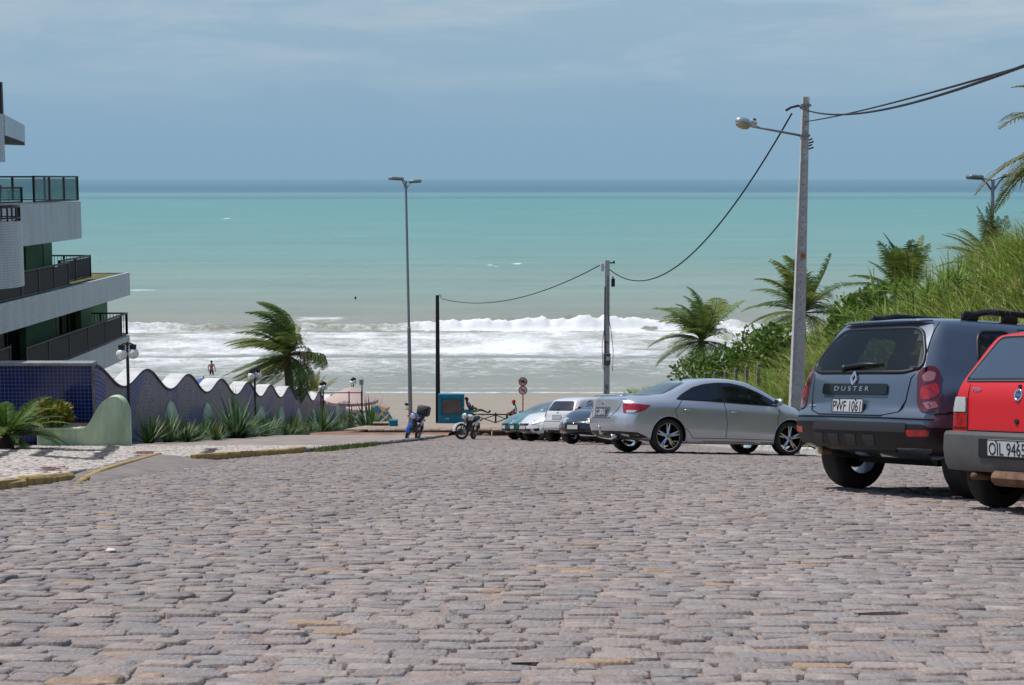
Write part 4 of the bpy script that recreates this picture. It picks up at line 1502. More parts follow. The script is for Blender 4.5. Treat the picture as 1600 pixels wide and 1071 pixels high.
# concrete posts on the bank
m_conc = mat('post_concrete', S(190, 184, 172, .55), .9, col2=S(150, 144, 134, .5), scale=5, bump=.4, bscale=30)
NAMES6 = ['first', 'second', 'third', 'fourth', 'fifth', 'sixth']
for i, (px, yt, d) in enumerate([(1102, 584, 62.6), (1117, 583, 60.6), (1134, 580, 58.6), (1150, 577, 56.6), (1167, 573.5, 54.6), (1185, 570.5, 52.6)]):
    t = PT(px, yt, d)
    mb = MB()
    h = 1.35
    mb.box((0, 0, -h / 2), (.11, .11, h), bev=.012)
    mb.box((0, 0, .02), (.09, .09, .04), bev=.012)
    o = mb.build('fence_post', m_conc)
    o.location = t
    o.rotation_euler = (random.gauss(0, .03), random.gauss(0, .03), .2)
    tag(o, 'slim pale concrete post in the grass, %s from the left of the row' % NAMES6[i], 'post', 'concrete posts on the grassy bank')

# ------------------------------------------------------------------ apartment building on the left
m_ptile = tile_mat('white_facade_tile', S(218, 224, 224, .72), S(211, 218, 219, .72), S(192, 199, 202, .66), .30, .075, .12, offset=.5, rough=.35, bump=.3)
m_gwall = mat('green_facade_wall', S(92, 138, 98, .75), .8, col2=S(82, 126, 88, .7), scale=1.0)
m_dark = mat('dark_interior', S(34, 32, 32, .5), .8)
m_rail = mat('brown_railing', S(64, 52, 50, .42), .5)
m_mesh = mat('brown_rail_panel', S(58, 46, 44, .4), .7)
m_gl = glass_mat('balcony_glass', S(190, 215, 210, .8), .18)
m_pane = mat('window_glass', S(30, 36, 38, .5), .05, spec=.6)
m_curt = mat('curtain', S(190, 180, 160, .5), .9, col2=S(160, 150, 130, .45), scale=8, stretch=(6, 6, .3))
m_wood = mat('dark_wood', S(86, 58, 44, .42), .6)
def make_building():
    FX = -15.7
    root = empty('apartment_building', (FX, 52, -11.0), 'white tiled apartment building with stepped balconies and dark railings on the left', 'building')
    O = Vector(root.location)
    def W(p): return Vector(p) - O
    def bx(name, x0, x1, y0, y1, z0, z1, m, parent=root, bev=0, uvt=False):
        if uvt:
            v = [(x0, y0, z0), (x1, y0, z0), (x1, y1, z0), (x0, y1, z0), (x0, y0, z1), (x1, y0, z1), (x1, y1, z1), (x0, y1, z1)]
            V, Fc, UV = [], [], []
            for q, (a, b) in (((0, 1, 5, 4), (0, 2)), ((1, 2, 6, 5), (1, 2)), ((2, 3, 7, 6), (0, 2)), ((3, 0, 4, 7), (1, 2)), ((4, 5, 6, 7), (0, 1)), ((3, 2, 1, 0), (0, 1))):
                n = len(V)
                for k in q:
                    V.append(W(v[k])); UV.append((v[k][a], v[k][b]))
                Fc.append((n, n + 1, n + 2, n + 3))
            return mesh_np(name, V, Fc, m, parent, uv=UV)
        mb = MB()
        mb.box(W(((x0 + x1) / 2, (y0 + y1) / 2, (z0 + z1) / 2)), (abs(x1 - x0), abs(y1 - y0), abs(z1 - z0)), bev=bev)
        return mb.build(name, m, parent)
    def Y_(px, z, X=FX):
        return abs((px - 800) / F_PX) and (X * F_PX / (px - 800) + z * SP) / CP
    # railing: rails, posts and panels
    def railing(pts, z0, z1, n=None, panel=True, glass=False, balusters=False):
        fr = empty('railing'); fr.parent = root
        del_me = MB()
        a, b = Vector((*pts[0], 0)), Vector((*pts[1], 0))
        L_ = (b - a).length
        n = n or max(2, int(L_ / 1.6) + 1)
        R = Matrix.Rotation(math.atan2((b - a).y, (b - a).x), 3, 'Z')
        mid = (a + b) / 2
        mb = MB()
        mb.box(W((mid.x, mid.y, z1 - .03)), (L_ + .06, .08, .06), rot=R)
        mb.box(W((mid.x, mid.y, z0 + .05)), (L_, .05, .05), rot=R)
        mb.build('rail', m_rail, fr)
        for k in range(n):
            q = a.lerp(b, k / (n - 1))
            mb = MB()
            mb.box(W((q.x, q.y, (z0 + z1) / 2)), (.07, .07, z1 - z0 - .07), rot=R)
            mb.build('rail_post', m_rail, fr)
            if k < n - 1 and (panel or glass or balusters):
                q2 = a.lerp(b, (k + .5) / (n - 1))
                mb = MB()
                w = L_ / (n - 1) - .09
                if balusters:
                    m_ = max(3, int(w / .13))
                    for j in range(m_):
                        u = (j + .5) / m_ - .5
                        mb.box(W((q2.x, q2.y, (z0 + z1) / 2)) + R @ Vector((u * w, 0, 0)), (.022, .022, z1 - z0 - .14), rot=R)
                    mb.build('balusters', m_rail, fr)
                else:
                    mb.box(W((q2.x, q2.y, (z0 + z1) / 2)), (w, .014 if glass else .03, z1 - z0 - .18), rot=R)
                    mb.build('rail_glass' if glass else 'rail_panel', m_gl if glass else m_mesh, fr)
        return fr
    def window(x, y0, y1, z0, z1, curtain=True, nm=2):
        mb = MB()
        for k in range(nm + 1):
            y = y0 + (y1 - y0) * k / nm
            mb.box(W((x, y, (z0 + z1) / 2)), (.09, .07, z1 - z0))
        mb.box(W((x, (y0 + y1) / 2, z1 - .035)), (.085, y1 - y0, .07))
        mb.box(W((x, (y0 + y1) / 2, z0 + .035)), (.085, y1 - y0, .07))
        w = mb.build('window', m_wood, root)
        mb = MB()
        mb.box(W((x - .02, (y0 + y1) / 2, (z0 + z1) / 2)), (.012, y1 - y0 - .1, z1 - z0 - .1))
        mb.build('pane', m_pane, w)
        if curtain:
            mb = MB()
            N = 24
            yy0, yy1 = y0 + (y1 - y0) * .05, y0 + (y1 - y0) * .35
            pts = [(yy0 + (yy1 - yy0) * i / N, .03 * math.sin(i * 1.9)) for i in range(N + 1)]
            V = []
            for (y, o) in pts:
                V += [W((x + .04 + o * .4, y, z0 + .08)), W((x + .04 + o * .4, y, z1 - .08))]
            mb.add(V, [(2 * i, 2 * i + 2, 2 * i + 3, 2 * i + 1) for i in range(N)])
            mb.build('curtain', m_curt, w)
    yE3 = Y_(203, -4.2); yE4 = Y_(127, -1.5); yE2 = Y_(203, -6.8)
    # solid body behind the balconies, one block per storey
    bx('storey_block', -30, -18.4, 30, yE2 - 1.4, -13.5, -4.70, m_gwall)
    bx('storey_block', -30, -18.4, 30, yE4 + 1.2, -4.68, -2.12, m_gwall)
    bx('storey_block', -30, -18.6, 30, yE4 - 5.0, -2.10, .60, m_gwall)
    bx('storey_block', -30, -18.8, 30, yE4 - 9.0, .62, 3.4, m_gwall)
    # floor slabs
    bx('floor_slab', -19, FX - .15, 34, yE2 - .1, -7.25, -7.0, m_white)
    bx('floor_slab', -19, FX - .15, 34, yE3 - .1, -4.72, -4.45, m_white)
    bx('floor_slab', -19.5, FX - .15, 34, yE4 - .1, -2.13, -1.9, m_white)
    # parapets, tiled
    bx('parapet', FX - .14, FX, 38, yE3, -4.73, -3.80, m_ptile, uvt=True)
    bx('parapet', -19.0, FX - .142, yE3 - .14, yE3, -4.73, -3.80, m_ptile, uvt=True)
    bx('parapet', FX - .14, FX, 39, yE2, -7.26, -6.36, m_ptile, uvt=True)
    bx('parapet', -19.0, FX - .142, yE2 - .14, yE2, -7.26, -6.36, m_ptile, uvt=True)
    bx('parapet', FX - .14, FX, 41, yE4, -2.14, -.80, m_ptile, uvt=True)
    bx('parapet', -19.5, FX - .142, yE4 - .14, yE4, -2.14, -.80, m_ptile, uvt=True)
    # recessed green walls with openings, third and second floor
    y3 = Y_(82, -3.0, -17.1)
    bx('green_wall', -18.4, -17.1, Y_(41, -3, -17.1), y3, -4.44, -2.14, m_gwall)
    mb = MB(); ym = (Y_(41, -3, -17.1) + y3) / 2
    mb.box(W((-17.09, ym + .4, -3.1)), (.03, .05, 1.9)); mb.build('downpipe', mat('green_trim', S(70, 105, 78, .4), .6), root)
    a, b, c, d = Y_(41, -5.6, -17.2), Y_(85, -5.6, -17.2), Y_(127, -5.6, -17.2), Y_(168, -5.6, -17.2)
    bx('green_wall', -18.4, -17.2, a, b, -7.0, -4.74, m_gwall)
    bx('green_wall', -18.4, -17.2, c, d, -7.0, -4.74, m_gwall)
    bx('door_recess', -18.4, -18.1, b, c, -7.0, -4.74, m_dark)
    window(-17.45, b + .05, b + (c - b) * .98, -6.95, -4.85, True, 4)
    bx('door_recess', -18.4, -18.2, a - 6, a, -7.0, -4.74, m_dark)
    window(-17.45, a - 2.6, a - .1, -6.95, -4.85, True, 2)
    window(-18.2, a - 6, a - 3, -4.4, -2.2, True, 2)
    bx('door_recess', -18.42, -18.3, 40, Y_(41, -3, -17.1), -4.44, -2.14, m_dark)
    # balcony railings
    railing([(FX - .08, Y_(110, -3.4)), (FX - .08, Y_(38, -3.4))], -3.79, -2.92, n=4)
    railing([(FX - .08, Y_(38, -3.4) - .1), (FX - .08, 41)], -3.79, -2.92, n=4)
    yr = yE3 - 3.6
    railing([(-18.3, yr), (-16.3, yr)], -3.79, -2.90, n=3, panel=False, balusters=True)
    railing([(-16.3, yr), (-16.3, Y_(112, -3.4) + .6)], -3.79, -2.90, n=3)
    bx('roof_garden', -18.8, FX - .2, Y_(112, -3.4) + .3, yE3 - .2, -4.43, -3.84, mat('terrace_lawn', S(150, 138, 70, .5), .95, col2=S(96, 110, 50, .45), scale=3, bump=.7, bscale=30))
    railing([(FX - .08, Y_(192, -6.0)), (FX - .08, Y_(45, -6.0))], -6.35, -5.42, n=6)
    railing([(FX - .08, yE2 - .08), (FX - .08, Y_(192, -6.0) + .05)], -6.35, -5.42, n=2, panel=False)
    railing([(-17.9, yE2 - .08), (FX - .10, yE2 - .08)], -6.35, -5.42, n=3, panel=False, balusters=True)
    railing([(FX - .08, Y_(20, -6.0)), (FX - .08, 41)], -6.35, -5.2, n=3)
    railing([(FX - .08, yE4 - .08), (FX - .08, Y_(57, -.5))], -.79, .12, n=4, glass=True, panel=False)
    railing([(-19.3, yE4 - .08), (FX - .10, yE4 - .08)], -.79, .12, n=4, glass=True, panel=False)
    railing([(FX - .5, Y_(57, -.5)), (FX - .5, 43)], -.79, -.25, n=4, glass=True, panel=False)
    # rounded balcony bays near the left edge
    def bay(zb, zt, rail):
        N, r0 = 36, 2.15
        cx, cy = -16.55, 43.7
        V, UV = [], []
        for i in range(N + 1):
            an = -PI / 2 + PI * i / N
            x, y = cx + r0 * math.cos(an), cy + r0 * math.sin(an)
            for z in (zb, zt):
                V.append(W((x, y, z))); UV.append((r0 * an, z))
        Fc = [(2 * i, 2 * i + 2, 2 * i + 3, 2 * i + 1) for i in range(N)]
        n0 = len(V)
        for i in range(N + 1):
            an = -PI / 2 + PI * i / N
            for z in (zb, zt):
                V.append(W((cx + (r0 - .14) * math.cos(an), cy + (r0 - .14) * math.sin(an), z))); UV.append((r0 * an, z))
        for i in range(N):
            a = n0 + 2 * i
            Fc += [(a + 2, a, a + 1, a + 3), (2 * i + 1, 2 * i + 3, a + 3, a + 1), (2 * i + 2, 2 * i, a, a + 2)]
        mesh_np('rounded_parapet', V, Fc, m_ptile, root, smooth=True, sharp=40, uv=UV)
        mb = MB()
        mb.prism([(cx + (r0 - .15) * math.cos(-PI / 2 + PI * i / 18), cy + (r0 - .15) * math.sin(-PI / 2 + PI * i / 18)) for i in range(19)], lambda u, v, t: W((u, v, t)), zb + .02, zb + .25)
        mb.build('bay_floor', m_white, root)
        if rail:
            mb = MB()
            pts = [W((cx + (r0 - .07) * math.cos(-PI / 2 + PI * i / 24), cy + (r0 - .07) * math.sin(-PI / 2 + PI * i / 24), zt + rail)) for i in range(25)]
            mb.tube(pts, .035, 6)
            pts2 = [p - Vector((0, 0, rail - .1)) for p in pts]
            mb.tube(pts2, .025, 6)
            for i in range(0, 25, 2):
                mb.tube([pts[i], pts[i] - Vector((0, 0, rail))], .03, 6)
            mb.build('curved_railing', m_rail, root)
    bay(-3.13, -1.22, .42)
    bay(-6.9, -5.75, 0)
    # pieces of the top storey at the left edge
    bx('parapet', FX - .2, FX, 38, 46.6, .53, 2.0, m_ptile, uvt=True)
    bx('parapet', -19.0, FX - .202, 46.4, 46.6, .53, 2.0, m_ptile, uvt=True)
    # angled slab end with a dark underside
    A, B = Vector((-15.72, 46.72)), Vector((-18.1, 56.0))
    nrm = Vector((B - A).normalized().yx); nrm = Vector((nrm.x, -nrm.y))
    V, UV, Fc = [], [], []
    for p, u in ((A, 0), (B, (B - A).length)):
        for o_, z in ((0, 1.36), (0, 2.0), (-.18, 2.0), (-.18, 1.36)):
            q = p + nrm * o_
            V.append(W((q.x, q.y, z))); UV.append((u, z))
    for k in range(4): Fc.append((k, 4 + k, 4 + (k + 1) % 4, (k + 1) % 4))
    Fc += [(3, 2, 1, 0), (4, 5, 6, 7)]
    mesh_np('parapet', V, Fc, m_ptile, root, uv=UV)
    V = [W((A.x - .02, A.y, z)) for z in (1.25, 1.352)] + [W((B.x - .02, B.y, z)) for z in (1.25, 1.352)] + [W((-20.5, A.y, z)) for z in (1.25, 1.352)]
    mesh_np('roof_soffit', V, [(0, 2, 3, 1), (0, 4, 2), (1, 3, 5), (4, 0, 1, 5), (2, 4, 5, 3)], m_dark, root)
    bx('roof_post', -15.97, -15.83, 46.85, 47.0, 2.005, 3.0, m_rail)
    bx('roof_rail', -15.95, -15.85, 42.0, 46.84, 2.88, 2.98, m_rail)
    # planter and plant on the terrace
    mb = MB()
    mb.box(W((-17.0, 48.9, -.45)), (.5, .5, .5), taper=1.15)
    pl = mb.build('plant_pot', mat('terracotta', S(150, 95, 75, .5), .8), root)
    r = random.Random(3)
    v, f, c = merge(blades((0, 0, 0), 60, .55, .05, [S(150, 160, 70, .6), S(120, 140, 60, .6)], r, (20, 88), .5, 4))
    o = mesh_np('pot_plant', v, f, m_leafc, pl, attrs={'Col': c})
    o.location = W((-17.0, 48.9, -.2))
make_building()

# ------------------------------------------------------------------ poles and lamps
m_pole = mat('speckled_concrete', S(212, 208, 205, .9), .9, col2=S(188, 182, 179, .82), scale=9, bump=.5, bscale=50, lo=.3, hi=.7)
m_steel = mat('galvanised_steel', S(170, 174, 178, .6), .45, metal=.5)
m_lampw = mat('lamp_white', S(225, 225, 225, .75), .4)
m_lens = mat('lamp_lens', S(220, 205, 170, .6), .2)
m_cable = mat('black_cable', S(36, 36, 38, .4), .6)
def main_pole():
    b = PT(1241.5, 715, 31.6)
    z0 = float(zroad(b.x, b.y)) + .1
    t = PT(1247, 155, 31.6)
    root = empty('utility_pole', (b.x, b.y, z0), 'tall square concrete pole with a street light arm behind the silver car', 'pole')
    H = t.z - z0
    lean = (t.x - b.x) / H
    def at(z, dx=0, dy=0): return Vector((lean * z + dx, dy, z))
    mb = MB()
    V = []
    for z, w, d_ in ((-.3, .30, .26), (H, .125, .11)):
        V += [at(z, -w / 2, -d_ / 2), at(z, w / 2, -d_ / 2), at(z, w / 2, d_ / 2), at(z, -w / 2, d_ / 2)]
    mb.add(V, [(3, 2, 1, 0), (4, 5, 6, 7), (0, 1, 5, 4), (1, 2, 6, 5), (2, 3, 7, 6), (3, 0, 4, 7)])
    sh = mb.build('shaft', m_pole, root)
    # flange strips along both edges: the double tee section
    mb = MB()
    for sx in (-1, 1):
        V = []
        for z, w, d_ in ((-.28, .305, .26), (H - .01, .13, .11)):
            x0, x1 = sx * w / 2, sx * (w / 2 - .035 * w / .3)
            V += [at(z, min(x0, x1), -d_ / 2 - .02), at(z, max(x0, x1), -d_ / 2 - .02), at(z, max(x0, x1), -d_ / 2 + .02), at(z, min(x0, x1), -d_ / 2 + .02)]
        mb.add(V, [(3, 2, 1, 0), (4, 5, 6, 7), (0, 1, 5, 4), (1, 2, 6, 5), (2, 3, 7, 6), (3, 0, 4, 7)])
    mb.build('flange', m_pole, root)
    mb = MB()
    n = 30
    for k in range(n):
        z = H - .25 - k * .155
        w = .125 + (.30 - .125) * (1 - z / H)
        dd = .11 + (.15) * (1 - z / H)
        p = at(z, 0, -dd / 2 - .002)
        mb.lathe([(0, 0), (.012, 0), (.012, .004), (0, .004)], 8, Matrix.Translation(p) @ Matrix.Rotation(PI / 2, 4, 'X'))
    mb.build('bolt_holes', m_dark, root)
    zt = PT(1247, 398, 31.6).z - z0
    mb = MB(); mb.box(at(zt, .02, -.105), (.085, .01, .09)); mb.build('orange_tag', mat('orange_plate', S(215, 130, 55, .6), .6), root)
    zp = PT(1247, 600, 31.6).z - z0
    V = []
    for z, w, d_ in ((-.25, .312, .272), (zp, .262, .226)):
        V += [at(z, -w / 2, -d_ / 2 - .016), at(z, w / 2, -d_ / 2 - .016), at(z, w / 2, d_ / 2), at(z, -w / 2, d_ / 2)]
    mb = MB(); mb.add(V, [(3, 2, 1, 0), (4, 5, 6, 7), (0, 1, 5, 4), (1, 2, 6, 5), (2, 3, 7, 6), (3, 0, 4, 7)])
    mb.build('whitewashed_base', mat('whitewash', S(222, 218, 214, .72), .9, col2=S(190, 184, 180, .6), scale=6, lo=.45, hi=.75), root)
    # arm and lamp
    za = PT(1247, 214, 31.6).z - z0
    e = PT(1176, 198, 30.6) - Vector(root.location)
    a0 = at(za, -.05, 0)
    mb = MB(); mb.tube([a0, a0.lerp(e, .5) + Vector((0, 0, .0)), e], .024, 8)
    mb.build('lamp_arm', m_steel, root, smooth=True)
    e2 = PT(1142, 186, 30.2) - Vector(root.location)
    ax = (e2 - e).normalized()
    R = ax.to_track_quat('X', 'Z').to_matrix()
    M = Matrix.Translation(e) @ R.to_4x4()
    mb = MB()
    mb.box(M @ Vector((.03, 0, .05)), (.20, .13, .13), rot=R, bev=.02)
    hd = mb.build('lamp_gear_box', m_lampw, root)
    mb = MB(); mb.tube([M @ Vector((-.02, 0, .10)), M @ Vector((-.02, 0, .17))], .035, 10); mb.build('photocell', mat('photocell', S(120, 90, 70, .5), .5), hd)
    mb = MB(); mb.sphere((0, 0, 0), .17, 16, 10, sc=(1.25, .8, .62))
    V = [M @ (Vector(p) + Vector((.28, 0, .02))) for p in mb.v]
    top = MB(); top.add(V, mb.f)
    top.build('lamp_head', mat('lamp_aluminium', S(205, 212, 220, .75), .3, metal=.6), root, smooth=True)
    mb = MB(); mb.sphere((0, 0, 0), .155, 16, 10, sc=(1.2, .78, .55))
    V = [M @ (Vector(p) + Vector((.29, 0, -.035))) for p in mb.v]
    top = MB(); top.add(V, mb.f)
    top.build('lamp_lens', m_lens, root, smooth=True)
    # clamps, insulators
    mb = MB()
    for k in range(4):
        mb.tube([at(za - .10 - .06 * k, .06, -.06), at(za - .06 - .06 * k, .15 + .03 * (k % 2), -.08)], .018, 6)
    mb.build('connectors', m_cable, root)
    mb = MB(); zi = PT(1247, 168, 31.6).z - z0
    mb.box(at(zi, 0, 0), (.20, .20, .05)); mb.build('steel_band', m_steel, root)
    mb = MB(); mb.box(at(za, 0, 0), (.20, .2, .05)); mb.build('steel_band', m_steel, root)
    return root, z0
pole_main, _z = main_pole()
def thin_pole():
    b = PT(947, 692, 57.0)
    z0 = float(zroad(b.x, b.y)) + .05
    t = PT(945.5, 405, 57.0)
    H = t.z - z0
    root = empty('utility_pole', (b.x, b.y, z0), 'slim grey concrete pole with a meter box behind the parked cars', 'pole')
    mb = MB()
    mb.box((0, 0, H / 2), (.25, .22, H), taper=.68)
    mb.build('shaft', m_pole, root)
    zb = PT(945, 559, 57).z - z0
    mb = MB(); mb.box((.0, -.13, zb), (.26, .16, .46), bev=.02)
    bo = mb.build('meter_box', mat('meter_box', S(120, 120, 122, .5), .6), root)
    mb = MB(); mb.box((.03, -.215, zb + .03), (.14, .012, .15)); mb.build('meter_window', m_lampw, bo)
    zo = PT(945, 533, 57).z - z0
    mb = MB(); mb.box((0, -.10, zo), (.14, .012, .08)); mb.build('orange_tag', MATS['orange_plate'], root)
    mb = MB()
    mb.tube([(-.09, -.11, H - 1.0), (-.10, -.13, H * .6), (-.04, -.14, zb + .2)], .022, 6)
    mb.tube([(.02, -.12, H - .6), (.03, -.12, H * .7), (.14, -.12, H * .62), (.24, -.10, H * .5), (.22, -.1, H * .38), (.10, -.13, zb + .2)], .012, 5)
    mb.tube([(-.1, -.1, H * .62), (-.18, -.1, H * .52), (-.16, -.1, H * .42), (-.1, -.1, H * .38)], .012, 5)
    mb.build('drop_cable', m_cable, root)
    mb = MB()
    mb.tube([(-.2, -.05, H - .42), (-.2, -.05, H - .12)], .07, 8)
    mb.box((-.1, -.05, H - .28), (.2, .06, .06))
    mb.build('insulator', m_lampw, root, smooth=True, sharp=40)
    mb = MB()
    mb.tube([(.22, -.05, H - 1.0), (.22, -.05, H - .70)], .07, 8)
    mb.tube([(.22, -.05, H - .7), (.2, -.05, H - .62)], .03, 6)
    mb.box((.12, -.05, H - .1), (.2, .05, .05)); mb.box((.25, -.05, H - .08), (.06, .06, .1))
    mb.build('cable_splice', m_cable, root, smooth=True, sharp=40)
    zg = PT(945, 610, 57).z - z0
    mb = MB()
    pts = [(.045 * math.sin(a), -.118, zg + .18 + .075 * math.cos(a)) for a in [k * PI / 8 - .9 * PI for k in range(16)]]
    mb.tube(pts, .014, 5, flat=.4)
    mb.tube([(.0, -.118, zg + .10), (-.04, -.12, zg - .05), (.05, -.12, zg - .12), (-.03, -.12, zg - .3), (.05, -.12, zg - .42)], .014, 5, flat=.4)
    mb.build('graffiti_mark', m_cable, root)
    return root
thin_pole()
def dark_pole():
    b = PT(684.5, 664, 83.9)
    z0 = float(zprom(b.x, b.y))
    t = PT(685.5, 460, 83.9)
    H = t.z - z0
    root = empty('utility_pole', (b.x, b.y, z0), 'dark weathered wooden pole beside the blue panel on the promenade', 'pole')
    mb = MB(); mb.box((0, 0, H / 2 - .1), (.26, .22, H + .2), taper=.72)
    mb.build('shaft', mat('dark_pole_wood', S(84, 80, 80, .42), .9, col2=S(60, 56, 58, .4), scale=4, bump=.5, bscale=20, stretch=(4, 4, .6)), root)
    mb = MB()
    mb.tube([(.08, 0, H - .1), (.12, 0, H + .05), (.2, 0, H + .02), (.19, 0, H - .15)], .02, 6)
    mb.build('hook', m_cable, root)
dark_pole()
def lamp_post(px_b, px_t, yb, yt, d, spans, label, zb=None):
    """tall twin-head street lamp; spans = [(dx, dz, length, tilt)] of the heads"""
    b = PT(px_b, yb, d); t = PT(px_t, yt, d)
    z0 = zb if zb is not None else float(zroad(b.x, b.y))
    root = empty('street_lamp', (b.x, b.y, z0), label, 'street lamp', 'tall twin headed street lamps')
    top = t - Vector(root.location)
    mb = MB()
    mb.tube([(0, 0, -.2), (top.x * .35, top.y * .35, top.z * .42), (top.x * .36, top.y * .36, top.z * .42 + .02), top], [.105, .085, .065, .055], 10)
    mb.build('post', m_steel, root, smooth=True, sharp=40)
    for (dx, dy, dz, L, under) in spans:
        e = top + Vector((dx, dy, dz))
        mb = MB()
        mb.tube([top - Vector((0, 0, .38)), top.lerp(e, .55) - Vector((0, 0, .12)), e], .03, 6)
        mb.tube([top - Vector((0, 0, .02)), e], .025, 6)
        mb.build('arm', m_steel, root, smooth=True)
        s = 1 if dx > 0 else -1
        mb = MB()
        yaw = math.atan2(dy, dx)
        R = Matrix.Rotation(yaw, 3, 'Z') @ Matrix.Rotation(-.05, 3, 'Y')
        mb.box(e + R @ Vector((L * .45, 0, .03)), (L, .34, .13), rot=R, bev=.04)
        h = mb.build('lamp_head', m_steel, root)
        mb = MB()
        mb.box(e + R @ Vector((L * .45, 0, -.045)), (L * .85, .27, .03), rot=R)
        mb.build('lamp_lens', mat('lamp_glass_brown', S(160, 145, 120, .5), .3), h)
    return root
p = PT(642, 690, 70)
lamp_post(642, 634, 688, 284, 70, [(-.18, -.15, .10, .72, 1), (.25, .25, -.02, .55, 1)], 'very tall street lamp rising behind the blue motorcycle against the sea', zb=-11.85)
lamp_post(1549, 1551.5, 420, 281, 48, [(-.42, -.1, .05, .50, 1), (.42, .1, .12, .55, 1)], 'twin armed street lamp behind the palms at the right', zb=float(zbank(15.4, 47)))

def cable(name, pts, r, label, sag=0.0, n=40, twist=False, parent=None):
    a, b = pts
    P = []
    for i in range(n + 1):
        t = i / n
        q = a.lerp(b, t)
        q.z -= sag * 4 * t * (1 - t)
        P.append(q)
    mb = MB()
    if not twist:
        mb.tube(P, r, 6)
    else:
        for ph in (0, PI):
            Q = []
            for i in range(n * 14 + 1):
                t = i / (n * 14)
                fi = t * n
                k = min(int(fi), n - 1)
                q = P[k].lerp(P[k + 1], fi - k)
                an = ph + t * (b - a).length * 40
                Q.append(q + Vector((0, math.cos(an) * r * .8, math.sin(an) * r * .8)))
            mb.tube(Q, r * .75, 4)
    o = mb.build(name, m_cable, smooth=True)
    tag(o, label, 'cable', 'overhead cables')
    return o
A1 = PT(1244, 192, 31.5)
B1 = PT(952, 421, 56.9)
cable('overhead_cable', [PT(1237, 178, 31.5), B1], .020, 'slack black cable hanging from the tall pole to the slim pole', sag=1.62)
cable('overhead_cable', [PT(937, 415, 56.9), PT(690, 467, 82.4)], .020, 'thin cable between the slim pole and the dark wooden pole', sag=.72)
cable('overhead_cable', [PT(1250, 169, 31.5), PT(1640, 88, 9.5)], .010, 'upper of two twisted cables running from the tall pole out to the right', sag=.24, twist=True, n=60)
cable('overhead_cable', [PT(1254, 191, 31.5), PT(1640, 92, 9.8)], .008, 'lower of two twisted cables tied to the tall pole', sag=.05, twist=True, n=60)
mb = MB()
a = PT(1228, 173, 31.4)
mb.tube([a, PT(1236, 168, 31.4), PT(1247, 165.5, 31.35), PT(1256, 168.5, 31.4)], .028, 6)
tag(mb.build('cable_clamp', m_cable, smooth=True), 'black preformed cable tie wrapped round the top of the tall pole', 'cable tie')
# ------------------------------------------------------------------ cars
def paint(name, col, metal=.0, rough=.32, coat=1.0, dusty=None):
    return mat(name, col, rough, metal, col2=dusty, scale=1.5, lo=.4, hi=.8, coat=coat, spec=.5)
m_rubber = mat('tyre_rubber', S(44, 44, 44, .55), .8, col2=S(70, 66, 62, .5), scale=6, bump=.25, bscale=60)
m_chrome = mat('chrome', S(220, 222, 225, .85), .12, metal=1.0)
m_alloy = mat('alloy_grey', S(140, 142, 146, .6), .42, metal=.7)
m_steelr = mat('steel_rim', S(110, 112, 114, .6), .5, metal=.5)
m_plast = mat('grey_bumper_plastic', S(94, 95, 96, .62), .55, col2=S(112, 111, 108, .58), scale=3, bump=.06, bscale=120)
m_plastd = mat('dark_grey_plastic', S(66, 67, 70, .55), .5)
m_plastb = mat('black_plastic', S(34, 35, 37, .5), .45)
m_seam = mat('panel_gap', S(12, 12, 14, .5), .9)
m_under = mat('underbody', S(26, 26, 26, .5), .9)
m_cglass = mat('tinted_car_glass', S(22, 30, 36, .35), .03, spec=.7, coat=.5)
m_cglass2 = mat('sky_reflection_glass', S(72, 90, 106, .5), .04, spec=.8, coat=.6)  # blue-grey base colour stands in for sky reflected in the rear window
m_see = glass_mat('see_through_glass', S(74, 92, 102, .5), .30)
m_redl = mat('red_lamp', S(190, 14, 22, .9), .08, coat=1.0, col2=S(140, 6, 14, .8), scale=14, bump=.15, bscale=120)
m_dredl = mat('dark_red_lamp', S(92, 10, 18, .8), .08, coat=1.0)
m_clear = mat('clear_lamp', S(225, 225, 222, .8), .1, metal=.3, coat=1.0, bump=.2, bscale=90)
m_pinkl = mat('smoked_clear_lamp', S(190, 130, 132, .6), .1, metal=.2, coat=1.0, bump=.2, bscale=90)
m_plate = mat('plate_grey', S(205, 208, 208, .75), .45)
m_ink = mat('plate_ink', S(28, 28, 30, .6), .6)
m_seat = mat('seat_cloth', S(60, 60, 62, .45), .9)
m_rust = mat('rusty_exhaust', S(170, 130, 100, .5), .7, metal=.3, col2=S(120, 92, 72, .45), scale=8)

def chaikin(P, n=2, closed=True):
    P = [Vector(p) for p in P]
    for _ in range(n):
        Q = []
        m = len(P)
        for i in range(m if closed else m - 1):
            a, b = P[i], P[(i + 1) % m]
            Q += [a.lerp(b, .25), a.lerp(b, .75)]
        if not closed:
            Q = [P[0]] + Q + [P[-1]]
        P = Q
    return P
def rnd(P, r=.04):
    """round the corners of a polygon by a radius"""
    P = [Vector(p) for p in P]
    out = []
    n = len(P)
    for i in range(n):
        a, b, c = P[i - 1], P[i], P[(i + 1) % n]
        u, w = (a - b), (c - b)
        ru = min(r, u.length * .45); rw = min(r, w.length * .45)
        p0, p2 = b + u.normalized() * ru, b + w.normalized() * rw
        for t in (0, .33, .67, 1):
            out.append(p0 * (1 - t) ** 2 + b * 2 * t * (1 - t) + p2 * t * t)
    return out

